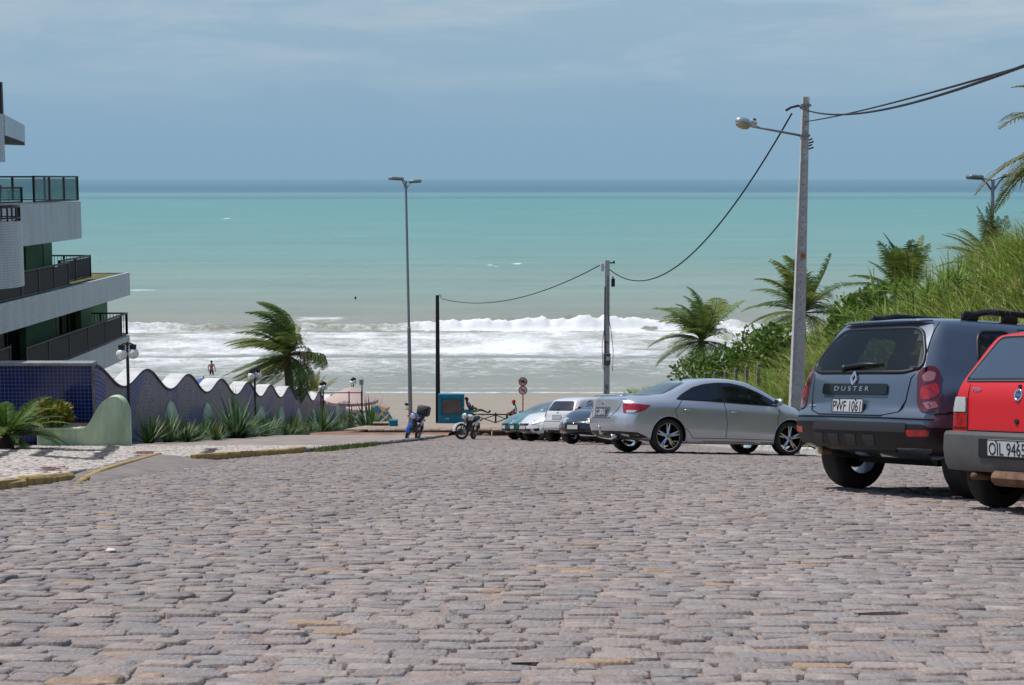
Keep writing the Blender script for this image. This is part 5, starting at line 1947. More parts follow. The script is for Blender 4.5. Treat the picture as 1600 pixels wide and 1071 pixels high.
class Car:
    def __init__(s, spec, name, label, group=None):
        s.sp = spec
        s.root = empty(name, (0, 0, 0), label, spec.get('cat', 'car'), group)
        s.paint = spec['paint']
        s.shell()
    def shell(s):
        sp = s.sp
        st = np.array(sp['st'], float)   # x zbot zb zt w wb we ze
        L = st[-1, 0]
        ends = np.array([0, .012, .03, .06, .10, .16])
        xs = np.unique(np.concatenate([ends, L - ends, np.arange(.22, L - .2, .045)]))
        cols = [pchip(st[:, 0], st[:, k], xs) for k in range(1, 8)]
        M = 44
        V = []
        dr, df = sp['dR'], sp['dF']
        RL, FL = sp.get('RL', .9), sp.get('FL', .7)
        bR, bF = sp.get('bowR', .10), sp.get('bowF', .22)
        rc = sp.get('rc', .20)
        H = sp['xr']
        rows = []
        for i, x in enumerate(xs):
            zbot, zb, zt, w, wb, we, ze = [c[i] for c in cols]
            k = 1.0
            if x < rc: k *= 1 - sp.get('cR', .06) * (1 - x / rc) ** 2.2
            if L - x < rc: k *= 1 - sp.get('cF', .10) * (1 - (L - x) / rc) ** 2.2
            w, wb, we = w * k, wb * k, we * k
            cp = [(0, zbot), (w * .80, zbot), (w * .955, zbot + .045), (w * .995, zbot + (zb - zbot) * .35), (w, zbot + (zb - zbot) * .62), (w * .988, zb - .10), (wb, zb), ((wb + we) / 2 + .012, (zb + ze) / 2 + .0), (we, ze), (we * .82, ze + (zt - ze) * .55), (we * .45, zt - (zt - ze) * .12), (0, zt)]
            cp = np.array(cp)
            # centripetal catmull-rom by arc length with pchip per coordinate
            dl = np.concatenate([[0], np.cumsum(np.maximum(np.hypot(*np.diff(cp, axis=0).T), 1e-4))])
            tt = np.linspace(0, dl[-1], M)
            yy = pchip(dl, cp[:, 0], tt); zz = pchip(dl, cp[:, 1], tt)
            rows.append((x, yy, zz, w))
        def place(x, y, z, w):
            kr = np.clip(1 - x / RL, 0, 1) ** 1.3
            kf = np.clip(1 - (L - x) / FL, 0, 1) ** 1.3
            fr = np.interp(z, [a for a, _ in dr], [b for _, b in dr]) + bR * (np.abs(y) / w) ** 2.5
            ff = np.interp(z, [a for a, _ in df], [b for _, b in df]) + bF * (np.abs(y) / w) ** 2.5
            return x + fr * kr - ff * kf - H
        ns = len(rows)
        for (x, yy, zz, w) in rows:
            X = place(x, yy, zz, w)
            V += [(a, b, c) for a, b, c in zip(X, yy, zz)]
            V += [(a, -b, c) for a, b, c in zip(X[1:-1], yy[1:-1], zz[1:-1])]
        R = M + M - 2
        def vid(i, j):       # j in 0..R-1 round the section: left side up, right side down
            if j < M: return i * R + j
            return i * R + M + (R - 1 - j)
        Fc = []
        for i in range(ns - 1):
            for j in range(R):
                j2 = (j + 1) % R
                Fc.append((vid(i, j), vid(i + 1, j), vid(i + 1, j2), vid(i, j2)))
        # end caps
        for (ri, flip) in ((0, False), (ns - 1, True)):
            x, yy, zz, w = rows[ri]
            nn = 10
            grid = {}
            for j in range(1, M - 1):
                for q in range(-nn, nn + 1):
                    if q == nn: grid[(j, q)] = vid(ri, j)
                    elif q == -nn: grid[(j, q)] = ri * R + M + (j - 1)
                    else:
                        y = yy[j] * q / nn
                        grid[(j, q)] = len(V)
                        V.append((float(place(x, np.array(y), np.array(zz[j]), w)), y, zz[j]))
            for j in range(1, M - 2):
                for q in range(-nn, nn):
                    f = (grid[(j, q)], grid[(j + 1, q)], grid[(j + 1, q + 1)], grid[(j, q + 1)])
                    Fc.append(f[::-1] if flip else f)
            for (j, c) in ((1, vid(ri, 0)), (M - 2, vid(ri, M - 1))):
                for q in range(-nn, nn):
                    f = (c, grid[(j, q)], grid[(j, q + 1)])
                    up = j != 1
                    if up: f = f[::-1]
                    Fc.append(f if flip == up else f[::-1])
        V = [Vector(p) for p in V]
        s.V, s.F = V, Fc
        s.bvh = BVHTree.FromPolygons(V, Fc)
        nrm = [Vector((0, 0, 0)) for _ in V]
        for f in Fc:
            a, b, c = V[f[0]], V[f[1]], V[f[2]]
            n = (b - a).cross(c - a)
            if len(f) == 4: n = n + (c - a).cross(V[f[3]] - a)
            for i in f: nrm[i] += n
        s.N = [n.normalized() if n.length > 0 else Vector((0, 0, 1)) for n in nrm]
        # cut wheel arches and window openings
        Va = np.array([tuple(v) for v in V])
        dele = np.zeros(len(Fc), bool)
        newV = Va.copy()
        for xa in (0.0, sp['wb']):
            ra, za = sp['ra'], sp['rw']
            r = np.hypot(Va[:, 0] - xa, Va[:, 2] - za)
            side = np.abs(Va[:, 1]) > sp['W'] * .5
            ins = (r < ra) & side
            for fi, f in enumerate(Fc):
                q = [ins[i] for i in f]
                if all(q): dele[fi] = True
            keepv = set(i for fi, f in enumerate(Fc) if not dele[fi] for i in f)
            for i in np.where(ins)[0]:
                if i in keepv and abs(Va[i, 1]) > sp['W'] * .80 and Va[i, 2] > za - .12:
                    k = ra / max(r[i], 1e-3)
                    newV[i, 0] = xa + (Va[i, 0] - xa) * k
                    newV[i, 2] = za + (Va[i, 2] - za) * k
        s.holes = sp.get('holes', [])
        cen = np.array([np.mean(Va[list(f)], 0) for f in Fc])
        fn = np.array([tuple(((V[f[1]] - V[f[0]]).cross(V[f[2]] - V[f[0]])).normalized()) for f in Fc])
        for (side, poly) in s.holes:
            P = [tuple(p) for p in poly]
            if side in ('L', 'R'):
                m = in_poly(cen[:, 0], cen[:, 2], P) & (cen[:, 1] * (1 if side == 'L' else -1) > .3) & (np.abs(fn[:, 1]) > .3)
            elif side in ('B', 'F'):
                m = in_poly(cen[:, 1], cen[:, 2], P) & (cen[:, 0] < .3 if side == 'B' else cen[:, 0] > sp['wb'] * .4) & (np.abs(fn[:, 0]) > .15)
            dele |= m
        Fk = [f for f, d in zip(Fc, dele) if not d]
        mi = []
        for f in Fk:
            c = newV[list(f)].mean(0)
            n_ = (Vector(newV[f[1]]) - Vector(newV[f[0]])).cross(Vector(newV[f[2]]) - Vector(newV[f[0]]))
            mi.append(1 if (n_.z < 0 and abs(n_.z) > .75 * n_.length and c[2] < .5) else 0)
        o = mesh_np('body', newV, Fk, [s.paint, m_under], s.root, smooth=True, sharp=38, mi=mi)
        s.body = o
        # wheel housings
        for xa in (0.0, sp['wb']):
            for sg in (-1, 1):
                yo, yi = sg * (sp['W'] - .035), sg * (sp['W'] - .36)
                N = 24
                V2, F2 = [], []
                ra = sp['ra'] + .004
                for k in range(N + 1):
                    a = .12 + (PI - .24) * k / N
                    for y in (yo, yi):
                        V2.append((xa + ra * math.cos(a), y, sp['rw'] + ra * math.sin(a)))
                F2 = [(2 * k, 2 * k + 2, 2 * k + 3, 2 * k + 1) for k in range(N)]
                V2.append((xa, yi, sp['rw'] + .12))
                F2 += [(2 * k + 1, 2 * k + 3, len(V2) - 1) for k in range(N)]
                mb = MB()
                mb.add(V2, F2)
                mb.build('wheel_housing', m_under, s.root)
    def hit(s, u, v, side):
        """point of the outer skin seen from a side; returns point, smooth normal"""
        if side[0] == 'C':
            sg = 1 if side[1] == 'L' else -1
            ph = s.sp.get('ph', .75)
            nn_ = Vector((-math.cos(ph), sg * math.sin(ph), 0))
            uu = Vector((math.sin(ph), sg * math.cos(ph), 0))       # u grows forward round the corner
            anc = Vector((-s.sp['xr'] + s.sp.get('bowR', .1) + .02, sg * (s.sp['W'] - .03), 0))
            o, d = anc + uu * u + nn_ * 3 + Vector((0, 0, v)), -nn_
        else:
          o, d = {'L': (Vector((u, 3, v)), Vector((0, -1, 0))), 'R': (Vector((u, -3, v)), Vector((0, 1, 0))),
                'B': (Vector((-4, u, v)), Vector((1, 0, 0))), 'F': (Vector((8, u, v)), Vector((-1, 0, 0))),
                'T': (Vector((u, v, 4)), Vector((0, 0, -1)))}[side]
        p, n, i, dist = s.bvh.ray_cast(o, d)
        if p is None:
            q = o + d * 3
            if side[0] != 'C':
              q = {'L': Vector((u, s.sp['W'] * .9, v)), 'R': Vector((u, -s.sp['W'] * .9, v)), 'B': Vector((.0 - s.sp['xr'], u, v)), 'F': Vector((s.sp['st'][-1][0] - s.sp['xr'], u, v)), 'T': Vector((u, v, 1.3))}[side]
            p, n, i, dist = s.bvh.find_nearest(q)
        f = s.F[i]
        w = poly_3d_calc([s.V[k] for k in f], p)
        nn = Vector((0, 0, 0))
        for k, wk in zip(f, w): nn += s.N[k] * wk
        nn = nn.normalized() if nn.length > 1e-6 else n
        if nn.dot(d) > 0: nn = -nn
        return p, nn
    def decal(s, name, poly, side, m, off=.004, res=.05, parent=None, thick=.012, flatn=False):
        P = [Vector(p) for p in poly]
        B = []
        n = len(P)
        for i in range(n):
            a, b = P[i], P[(i + 1) % n]
            k = max(1, int((b - a).length / res))
            for j in range(k): B.append(a.lerp(b, j / k))
        xs = [p.x for p in B]; ys = [p.y for p in B]
        pts = list(B)
        poly_t = [(p.x, p.y) for p in B]
        gx = np.arange(min(xs) + res * .5, max(xs), res); gy = np.arange(min(ys) + res * .5, max(ys), res)
        if len(gx) and len(gy):
            GX, GY = np.meshgrid(gx, gy)
            ins = in_poly(GX.ravel(), GY.ravel(), poly_t)
            Ba = np.array([(p.x, p.y) for p in B])
            for x, y, k in zip(GX.ravel(), GY.ravel(), ins):
                if k and np.min(np.hypot(Ba[:, 0] - x, Ba[:, 1] - y)) > res * .45:
                    pts.append(Vector((x, y)))
        nb = len(B)
        vv, ee, ff, *_ = delaunay_2d_cdt([Vector((p.x, p.y)) for p in pts], [(i, (i + 1) % nb) for i in range(nb)], [], 1, 1e-6)
        V, Nn = [], []
        for p in vv:
            h, nn = s.hit(p.x, p.y, side)
            V.append(h + nn * off); Nn.append(nn)
        ref = None
        lim = .10 if side in ('L', 'R', 'B', 'F') else 0
        okv = [True] * len(V)
        if side in ('L', 'R'):
            sg = 1 if side == 'L' else -1
            okv = [n_.y * sg > lim for n_ in Nn]
        elif side in ('B', 'F'):
            sg = -1 if side == 'B' else 1
            okv = [n_.x * sg > lim for n_ in Nn]
        ff = [f for f in ff if all(okv[i] for i in f)]
        # orientation
        if side[0] == 'C':
            ref = Vector((-.7, .7 if side[1] == 'L' else -.7, 0))
        else:
          ref = {'L': Vector((0, 1, 0)), 'R': Vector((0, -1, 0)), 'B': Vector((-1, 0, 0)), 'F': Vector((1, 0, 0)), 'T': Vector((0, 0, 1))}[side]
        F2 = []
        for f in ff:
            nrm = (V[f[1]] - V[f[0]]).cross(V[f[2]] - V[f[0]])
            F2.append(tuple(f) if nrm.dot(ref) >= 0 else tuple(reversed(f)))
        cnt = {}
        for f in F2:
            for i in range(len(f)):
                e = (f[i], f[(i + 1) % len(f)])
                cnt[e] = cnt.get(e, 0) + 1
        edge = [e for e in cnt if (e[1], e[0]) not in cnt]
        low = {}
        nsm = len(F2)
        V2, N2 = list(V), list(Nn)
        for (a, b) in edge:
            q = []
            for i in (a, b):
                if i not in low:
                    low[i] = len(V2)
                    V2.append(V[i] - Nn[i] * thick); N2.append(Nn[i])
            F2.append((b, a, low[a], low[b]))
        o = mesh_np(name, V2, F2, m, parent or s.root, smooth=True)
        o.data.normals_split_custom_set_from_vertices([tuple(x) for x in N2])
        return o
    def seam(s, pts, side, r=.005, name='panel_gap', m=None, parent=None, closed=False, step=.06, off=0.0, n=5):
        P = [Vector(p) for p in pts]
        if closed: P = P + [P[0]]
        Q = []
        for a, b in zip(P[:-1], P[1:]):
            k = max(1, int((b - a).length / step))
            for j in range(k): Q.append(a.lerp(b, j / k))
        Q.append(P[-1])
        W_ = []
        for q in Q:
            h, nn = s.hit(q.x, q.y, side)
            W_.append(h + nn * off)
        mb = MB()
        mb.tube(W_, r, n)
        return mb.build(name, m or m_seam, parent or s.root, smooth=True)
    def ring(s, poly, side, r, name, m, off=.0, parent=None):
        return s.seam(poly, side, r, name, m, parent, closed=True, off=off, n=6)
    def text(s, txt, side, u, v, size, m, depth=.006, off=.006, name='lettering', parent=None, sx=1.0, rotz=0.0):
        p, nn = s.hit(u, v, side)
        return text_at(txt, p + nn * off, nn, size, m, depth, name, parent or s.root, sx)
    def wheel(s, x, side, kind, tw=.2, camber=0.0, steer=0.0):
        sp = s.sp
        R = sp['rw']
        rr = sp.get('rim', .72) * R
        yo = side * (sp['W'] - .025)
        M = Matrix.Translation((x, yo, R)) @ Matrix.Rotation(steer, 4, 'Z') @ Matrix.Rotation(-side * PI / 2, 4, 'X')     # local +Z points outwards
        mb = MB()
        prof = [(rr * .97, -tw), (R * .90, -tw), (R * .985, -tw + .025), (R, -tw + .05), (R, -.05), (R * .985, -.02), (R * .93, -.002), (rr * 1.06, -.004), (rr * .98, -.018)]
        mb.lathe(prof, 40, M)
        # rim barrel
        rb = MB()
        rb.lathe([(rr * .985, -.014), (rr * .99, -.004), (rr * .95, -.004), (rr * .92, -.03), (rr * .86, -.10), (rr * .86, -tw)], 36, M)
        dk = MB()
        dk.lathe([(0, -.12), (rr * .62, -.12), (rr * .62, -.14), (0, -.14)], 28, M)
        if kind == 'star':
            for k in range(5):
                a = 2 * PI * k / 5 + .3
                for d in (-.105, .105):
                    c0, c1 = rr * .10, rr * .93
                    a0, a1 = a + d * .6, a + d * 1.6
                    q0 = M @ Vector((c0 * math.cos(a), c0 * math.sin(a), -.035)); q1 = M @ Vector((c1 * math.cos(a + d * 1.25), c1 * math.sin(a + d * 1.25), -.012))
                    rb.tube([q0, q0.lerp(q1, .5), q1], [.024, .021, .012], 6)
                q0 = M @ Vector((rr * .2 * math.cos(a), rr * .2 * math.sin(a), -.03)); q1 = M @ Vector((rr * .62 * math.cos(a), rr * .62 * math.sin(a), -.02))
                rb.tube([q0, q1], [.036, .012], 6)
            rb.lathe([(0, -.01), (rr * .14, -.014), (rr * .22, -.03), (rr * .22, -.06), (0, -.06)], 20, M)
        elif kind == 'alloy':
            for k in range(5):
                a = 2 * PI * k / 5 + .2
                q0 = M @ Vector((rr * .1 * math.cos(a), rr * .1 * math.sin(a), -.04)); q1 = M @ Vector((rr * .93 * math.cos(a), rr * .93 * math.sin(a), -.02))
                rb.tube([q0, q0.lerp(q1, .6), q1], [.045, .032, .036], 6, flat=.6)
            rb.lathe([(0, -.02), (rr * .2, -.025), (rr * .28, -.05), (0, -.06)], 20, M)
        else:
            rb.lathe([(0, -.03), (rr * .25, -.03), (rr * .45, -.055), (rr * .75, -.05), (rr * .88, -.03), (rr * .9, -.06)], 32, M)
        mr = {'star': m_chrome, 'alloy': m_alloy, 'steel': m_steelr}[kind]
        w = rb.build('wheel', mr, s.root, smooth=True, sharp=40)
        mb.build('tyre', m_rubber, w, smooth=True, sharp=50)
        dk.build('brake_disc', m_under, w, smooth=True, sharp=50)
        if kind == 'star':
            c = MB(); c.lathe([(0, .0), (rr * .10, -.004), (rr * .11, -.02)], 16, M); c.build('hub_cap', mat('gold_cap', S(200, 160, 90, .7), .3, metal=.6), w, smooth=True)
        elif kind == 'steel':
            c = MB()
            for k in range(8):
                a = 2 * PI * k / 8
                c.lathe([(0, .0), (.022, .0), (.022, -.004)], 10, M @ Matrix.Translation((rr * .62 * math.cos(a), rr * .62 * math.sin(a), -.048)))
            c.build('rim_slots', m_under, w)
        return w
    def wheels(s, kind, **kw):
        for x in (0, s.sp['wb']):
            for sd in (-1, 1): s.wheel(x, sd, kind, **kw)
    def plate(s, side, u, v, txt, tilt=0.0, off=.02):
        p, nn = s.hit(u, v, side)
        nn = Vector((nn.x, 0, nn.z * .3)).normalized()
        zup = Vector((0, 0, 1)); xr_ = zup.cross(nn).normalized(); up = nn.cross(xr_)
        R = Matrix((xr_, up, nn)).transposed()
        c = p + nn * off
        mb = MB(); mb.box((0, 0, 0), (.40, .13, .012), bev=.006)
        V = [c + R @ Vector(q) for q in mb.v]
        m2 = MB(); m2.add(V, mb.f)
        pl = m2.build('licence_plate', m_plate, s.root)
        fr = MB()
        for (cx, cy, w, h) in ((0, .061, .40, .006), (0, -.061, .40, .006), (-.197, 0, .006, .128), (.197, 0, .006, .128)):
            fr.box((cx, cy, .007), (w, h, .003))
        m2 = MB(); m2.add([c + R @ Vector(q) for q in fr.v], fr.f); m2.build('plate_rim', m_ink, pl)
        if txt:
            text_at(txt, c + R @ Vector((0, -.052, .0075)), nn, .098, m_ink, .003, 'plate_number', pl, .80, width=.355)
            sc = MB()
            for sx in (-.105, .105):
                sc.lathe([(0, .008), (.008, .008), (.008, .012), (0, .012)], 8, Matrix.Translation((sx, .05, 0)))
            m2 = MB(); m2.add([c + R @ Vector(q) for q in sc.v], sc.f); m2.build('plate_screws', m_ink, pl)
        return pl
    def mirror(s, x, z, m=None):
        for sg in (-1, 1):
            sd = 'L' if sg > 0 else 'R'
            p, nn = s.hit(x, z, sd)
            mb = MB()
            mb.sphere((0, 0, 0), .09, 14, 10, sc=(.75, 1.25, .8))
            V = [Vector(q) + p + Vector((.03, sg * .14, .06)) for q in mb.v]
            V = [Vector((min(q.x, p.x + .07) if False else q.x, q.y, q.z)) for q in V]
            m2 = MB(); m2.add(V, mb.f)
            m2.tube([p - Vector((0, sg * .01, 0)), p + Vector((.02, sg * .1, .04))], .022, 6)
            mm = m2.build('wing_mirror', m or s.paint, s.root, smooth=True)
            g = MB(); g.sphere((0, 0, 0), .075, 12, 8, sc=(.12, 1.15, .78))
            m3 = MB(); m3.add([Vector(q) + p + Vector((-.035, sg * .14, .06)) for q in g.v], g.f)
            m3.build('mirror_glass', m_chrome, mm, smooth=True)
    def handle(s, x, z, side, parent=None, m=None):
        p, nn = s.hit(x, z, side)
        mb = MB()
        a = p + Vector((-.085, 0, 0)) + nn * .012; b = p + Vector((.085, 0, .004)) + nn * .012
        mb.tube([p + Vector((-.095, 0, 0)), a + nn * .016, p + nn * .036, b + nn * .016, p + Vector((.095, 0, 0))], [.010, .013, .014, .013, .010], 8)
        mb.build('door_handle', m or m_chrome, parent or s.root, smooth=True)
    def arch_lips(s, m, r=.014, off=.0, r2=None):
        for xa in (0, s.sp['wb']):
            for sg in (-1, 1):
                pts = []
                N = 26
                for k in range(N + 1):
                    a = -.12 + (PI + .24) * k / N
                    u, v = xa + (s.sp['ra'] + .008) * math.cos(a), s.sp['rw'] + (s.sp['ra'] + .008) * math.sin(a)
                    h, nn = s.hit(u, max(v, s.sp['st'][3][1] + .03), 'L' if sg > 0 else 'R')
                    pts.append(h + nn * off)
                mb = MB(); mb.tube(pts, r, 6)
                mb.build('wheel_arch_lip', m, s.root, smooth=True)
    def interior(s, xs, zf, zs, W):
        mb = MB()
        mb.box(((xs[0] + xs[-1]) / 2, 0, zf), (xs[-1] - xs[0] + 1.0, W * 1.7, .05))
        mb.build('cabin_floor', m_under, s.root)
        for x in xs:
            for sg in (-1, 1):
                mb = MB()
                mb.box((x, sg * W * .42, zs), (.14, .48, .62), bev=.05, rot=Matrix.Rotation(-.18, 3, 'Y'))
                st = mb.build('seat', m_seat, s.root)
                mb = MB(); mb.box((x - .07, sg * W * .42, zs + .42), (.09, .26, .19), bev=.04); mb.build('headrest', m_seat, st)
        mb = MB(); mb.lathe([(.175, -.012), (.19, 0), (.175, .012), (.165, 0)], 20, Matrix.Translation((xs[-1] + .55, W * .42, zs + .18)) @ Matrix.Rotation(1.2, 4, 'Y'), close=True)
        mb.build('steering_wheel', m_seat, s.root)
    def put(s, X, Y, yaw):
        """rear axle centre at (X, Y) on the road, nose along yaw (from +Y towards +X)"""
        wbs = s.sp['wb']
        h0 = Vector((math.sin(yaw), math.cos(yaw), 0)); l0 = Vector((-h0.y, h0.x, 0))
        def g(a, b):
            q = Vector((X, Y, 0)) + h0 * a + l0 * b
            return Vector((q.x, q.y, float(zroad(q.x, q.y))))
        T = s.sp['W'] - .12
        rl, rr_, fl, fr = g(0, T), g(0, -T), g(wbs, T), g(wbs, -T)
        h = ((fl + fr) / 2 - (rl + rr_) / 2).normalized()
        l = ((rl + fl) / 2 - (rr_ + fr) / 2).normalized()
        n = h.cross(l).normalized(); l = n.cross(h)
        o = (rl + rr_) / 2
        M = Matrix((h, l, n)).transposed().to_4x4()
        M.translation = o - n * .002
        s.root.matrix_world = M
        s.M = M
        return s

def text_at(txt, p, nn, size, m, depth, name, parent, sx=1.0, width=None, up=None):
    cu = bpy.data.curves.new(name, 'FONT')
    cu.body = txt
    cu.align_x = 'CENTER'
    cu.size = size * 1.38
    cu.extrude = depth / 2
    cu.resolution_u = 3
    o = bpy.data.objects.new(name, cu)
    COL.objects.link(o)
    dg = bpy.context.evaluated_depsgraph_get()
    me = bpy.data.meshes.new_from_object(o.evaluated_get(dg))
    bpy.data.objects.remove(o)
    bpy.data.curves.remove(cu)
    me.name = name
    me.materials.clear()
    me.materials.append(m)
    co = np.empty(len(me.vertices) * 3, np.float32)
    me.vertices.foreach_get('co', co)
    co = co.reshape(-1, 3)
    if width:
        wd = co[:, 0].max() - co[:, 0].min()
        co[:, 0] *= width / wd
    else:
        co[:, 0] *= sx
    xr_ = Vector((0, 0, 1)).cross(nn).normalized()
    upv = nn.cross(xr_)
    R = np.array(Matrix((xr_, upv, nn)).transposed())
    co = co @ R.T + np.array(p)
    me.vertices.foreach_set('co', co.astype(np.float32).ravel())
    me.update()
    o = bpy.data.objects.new(name, me)
    link(o, parent)
    return o

# -------- silver sedan
P_SILVER = paint('silver_paint', S(204, 209, 216, .82), metal=.5, rough=.24)
def build_sedan():
    st = [(0.00, .34, .90, .985, .80, .735, .60, .965), (0.22, .27, .945, 1.045, .868, .79, .64, 1.015), (0.55, .23, .965, 1.065, .885, .815, .665, 1.04), (0.86, .21, .970, 1.085, .888, .825, .655, 1.065),
          (1.15, .20, .965, 1.20, .888, .83, .62, 1.155), (1.50, .19, .955, 1.345, .888, .835, .585, 1.295), (1.90, .19, .94, 1.430, .888, .84, .58, 1.375), (2.30, .19, .925, 1.452, .888, .84, .585, 1.395),
          (2.70, .19, .91, 1.430, .888, .838, .59, 1.37), (3.05, .19, .895, 1.325, .888, .832, .605, 1.265), (3.38, .19, .88, 1.155, .888, .825, .635, 1.11), (3.66, .19, .86, 1.005, .888, .815, .665, .975),
          (4.00, .2, .80, .915, .88, .79, .62, .89), (4.30, .22, .72, .80, .84, .735, .55, .785), (4.53, .27, .58, .63, .74, .64, .45, .62)]
    sp = dict(st=st, W=.888, xr=.98, wb=2.65, rw=.325, ra=.362, rim=.76, paint=P_SILVER, dR=[(.2, .12), (.36, .05), (.5, .0), (.66, .0), (.74, .035), (.9, .06), (1.05, .085)],
              dF=[(.2, .12), (.35, .02), (.55, .03), (.7, .14), (.85, .3)], RL=.75, FL=.7, bowR=.16, bowF=.28)
    c = Car(sp, 'silver_sedan', 'silver four door saloon with chrome star wheels parked nose to the right kerb')
    sp_ = None
    # side glass: black surround, rear and front pane
    for sd in ('R', 'L'):
        dlo = [(.17, 1.005), (.34, 1.11), (.60, 1.245), (.85, 1.315), (1.15, 1.352), (1.45, 1.35), (1.72, 1.30), (2.05, 1.185), (2.32, 1.055), (2.44, .955), (2.40, .925), (1.6, .955), (.9, .985), (.3, .998)]
        c.decal('window_surround', rnd(dlo, .05), sd, m_plastb, .003, parent=c.root)
        rear = [(.22, 1.012), (.36, 1.10), (.61, 1.228), (.85, 1.295), (1.12, 1.330), (1.17, 1.0), (.9, 1.003)]
        front = [(1.27, .998), (1.24, 1.334), (1.46, 1.330), (1.72, 1.280), (2.04, 1.168), (2.28, 1.052), (2.38, .962), (2.36, .943), (1.7, .975)]
        for q in (rear, front):
            c.decal('side_window', rnd(q, .035), sd, m_cglass, .008)
        rd = [(.30, .998), (.12, .80), (.20, .62), (.42, .42), (.52, .30), (1.22, .30), (1.24, .55), (1.20, .95), (1.22, 1.01)]
        dr = c.seam(rd, sd, .0055, 'rear_door_gap')
        fd = [(1.22, .31), (1.24, .30), (2.30, .29), (2.36, .40), (2.36, .70), (2.44, .92)]
        c.seam(fd, sd, .0055, 'front_door_gap')
        c.handle(.40, .815, sd); c.handle(1.42, .795, sd)
        c.seam([(.05, .235), (.8, .215), (1.6, .215), (2.3, .215)], sd, .012, 'sill_edge', m=P_SILVER)
        ob = [(-.13, 1.02), (.05, 1.045)]
        # tail lamp on the wing
        cs = 'C' + sd
        c.decal('tail_lamp', rnd([(-.20, .905), (-.02, .91), (.30, .885), (.22, .80), (.08, .735), (-.17, .73)], .03), cs, m_redl, .008, res=.025)
        c.decal('tail_lamp_lens', rnd([(-.10, .785), (.10, .785), (.05, .742), (-.10, .738)], .012), cs, m_clear, .013, res=.02)
        c.decal('bumper_insert', rnd([(-.30, .40), (.10, .385), (.26, .30), (.10, .28), (-.30, .29)], .02), 'C' + sd, m_plastb, .006, res=.05)
        c.decal('fuel_flap', rnd([(-.28, .86), (-.12, .86), (-.12, .74), (-.28, .74)], .03), sd, P_SILVER, .004) if sd == 'L' else None
    c.decal('rear_window', rnd([(-.60, 1.10), (-.48, 1.335), (.48, 1.335), (.60, 1.10)], .06), 'B', m_cglass, .005)
    c.decal('windscreen', rnd([(-.66, 1.0), (-.50, 1.36), (.50, 1.36), (.66, 1.0)], .06), 'F', m_cglass, .006)
    for sg in (-1, 1):
        c.decal('head_lamp', rnd([(sg * .42, .60), (sg * .76, .70), (sg * .78, .62), (sg * .46, .54)], .03), 'F', m_clear, .008, res=.03)
    c.decal('plate_recess', rnd([(-.30, .84), (.30, .84), (.27, .66), (-.27, .66)], .03), 'B', mat('silver_shadow', S(150, 155, 162, .6), .4, metal=.6), .004)
    c.seam([(-.60, 1.02), (-.56, .86), (-.36, .64), (.36, .64), (.56, .86), (.60, 1.02)], 'B', .005, 'boot_gap')
    c.plate('B', 0, .75, 'MPF 2137', off=.02)
    # spoiler lip, badge, diffuser, exhaust, aerial
    mb = MB()
    P = []
    for k in range(13):
        y = -.62 + 1.24 * k / 12
        P.append((-.90 + .16 * (abs(y) / .7) ** 2.5, y, 1.045 + .02 * (1 - (y / .62) ** 2)))
    mb.tube(P, [.012] + [.028] * 11 + [.012], 8, flat=.55)
    mb.build('boot_spoiler', P_SILVER, c.root, smooth=True)
    p, nn = c.hit(0, .905, 'B')
    mb = MB(); mb.sphere(p + nn * .006, .035, 14, 8, sc=(.25, 1.35, .75)); mb.build('badge', m_chrome, c.root, smooth=True)
    c.decal('diffuser', rnd([(-.60, .40), (.60, .40), (.52, .27), (-.52, .27)], .03), 'B', m_plastb, .006)
    mb = MB(); mb.lathe([(.03, 0), (.038, 0), (.038, .16), (.03, .16)], 14, Matrix.Translation((-1.02, -.52, .30)) @ Matrix.Rotation(PI / 2, 4, 'Y')); mb.build('exhaust_tip', m_chrome, c.root, smooth=True)
    mb = MB(); mb.tube([(-1.0, -.30, .36), (-1.12, -.30, .35), (-1.14, -.30, .45)], .025, 8); mb.sphere((-1.14, -.30, .46), .035, 10, 8); mb.build('tow_ball', m_chrome, c.root, smooth=True)
    p, nn = c.hit(.72, 0, 'T')
    mb = MB(); mb.tube([p, p + Vector((.03, 0, .03))], .022, 8); mb.tube([p + Vector((.03, 0, .02)), p + Vector((-.16, 0, .24))], .006, 5); mb.build('aerial', m_plastb, c.root, smooth=True)
    c.mirror(2.33, .955)
    c.arch_lips(P_SILVER, .010)
    c.interior([.55, 1.45], .42, .66, .72)
    c.wheels('star', tw=.22)
    # front grille and bumper intake
    c.decal('grille', rnd([(-.40, .58), (.40, .58), (.36, .50), (-.36, .50)], .02), 'F', m_plastb, .005)
    c.decal('front_intake', rnd([(-.5, .40), (.5, .40), (.44, .30), (-.44, .30)], .02), 'F', m_plastb, .005)
    return c
sedan = build_sedan().put(2.62, 28.9, math.radians(67))

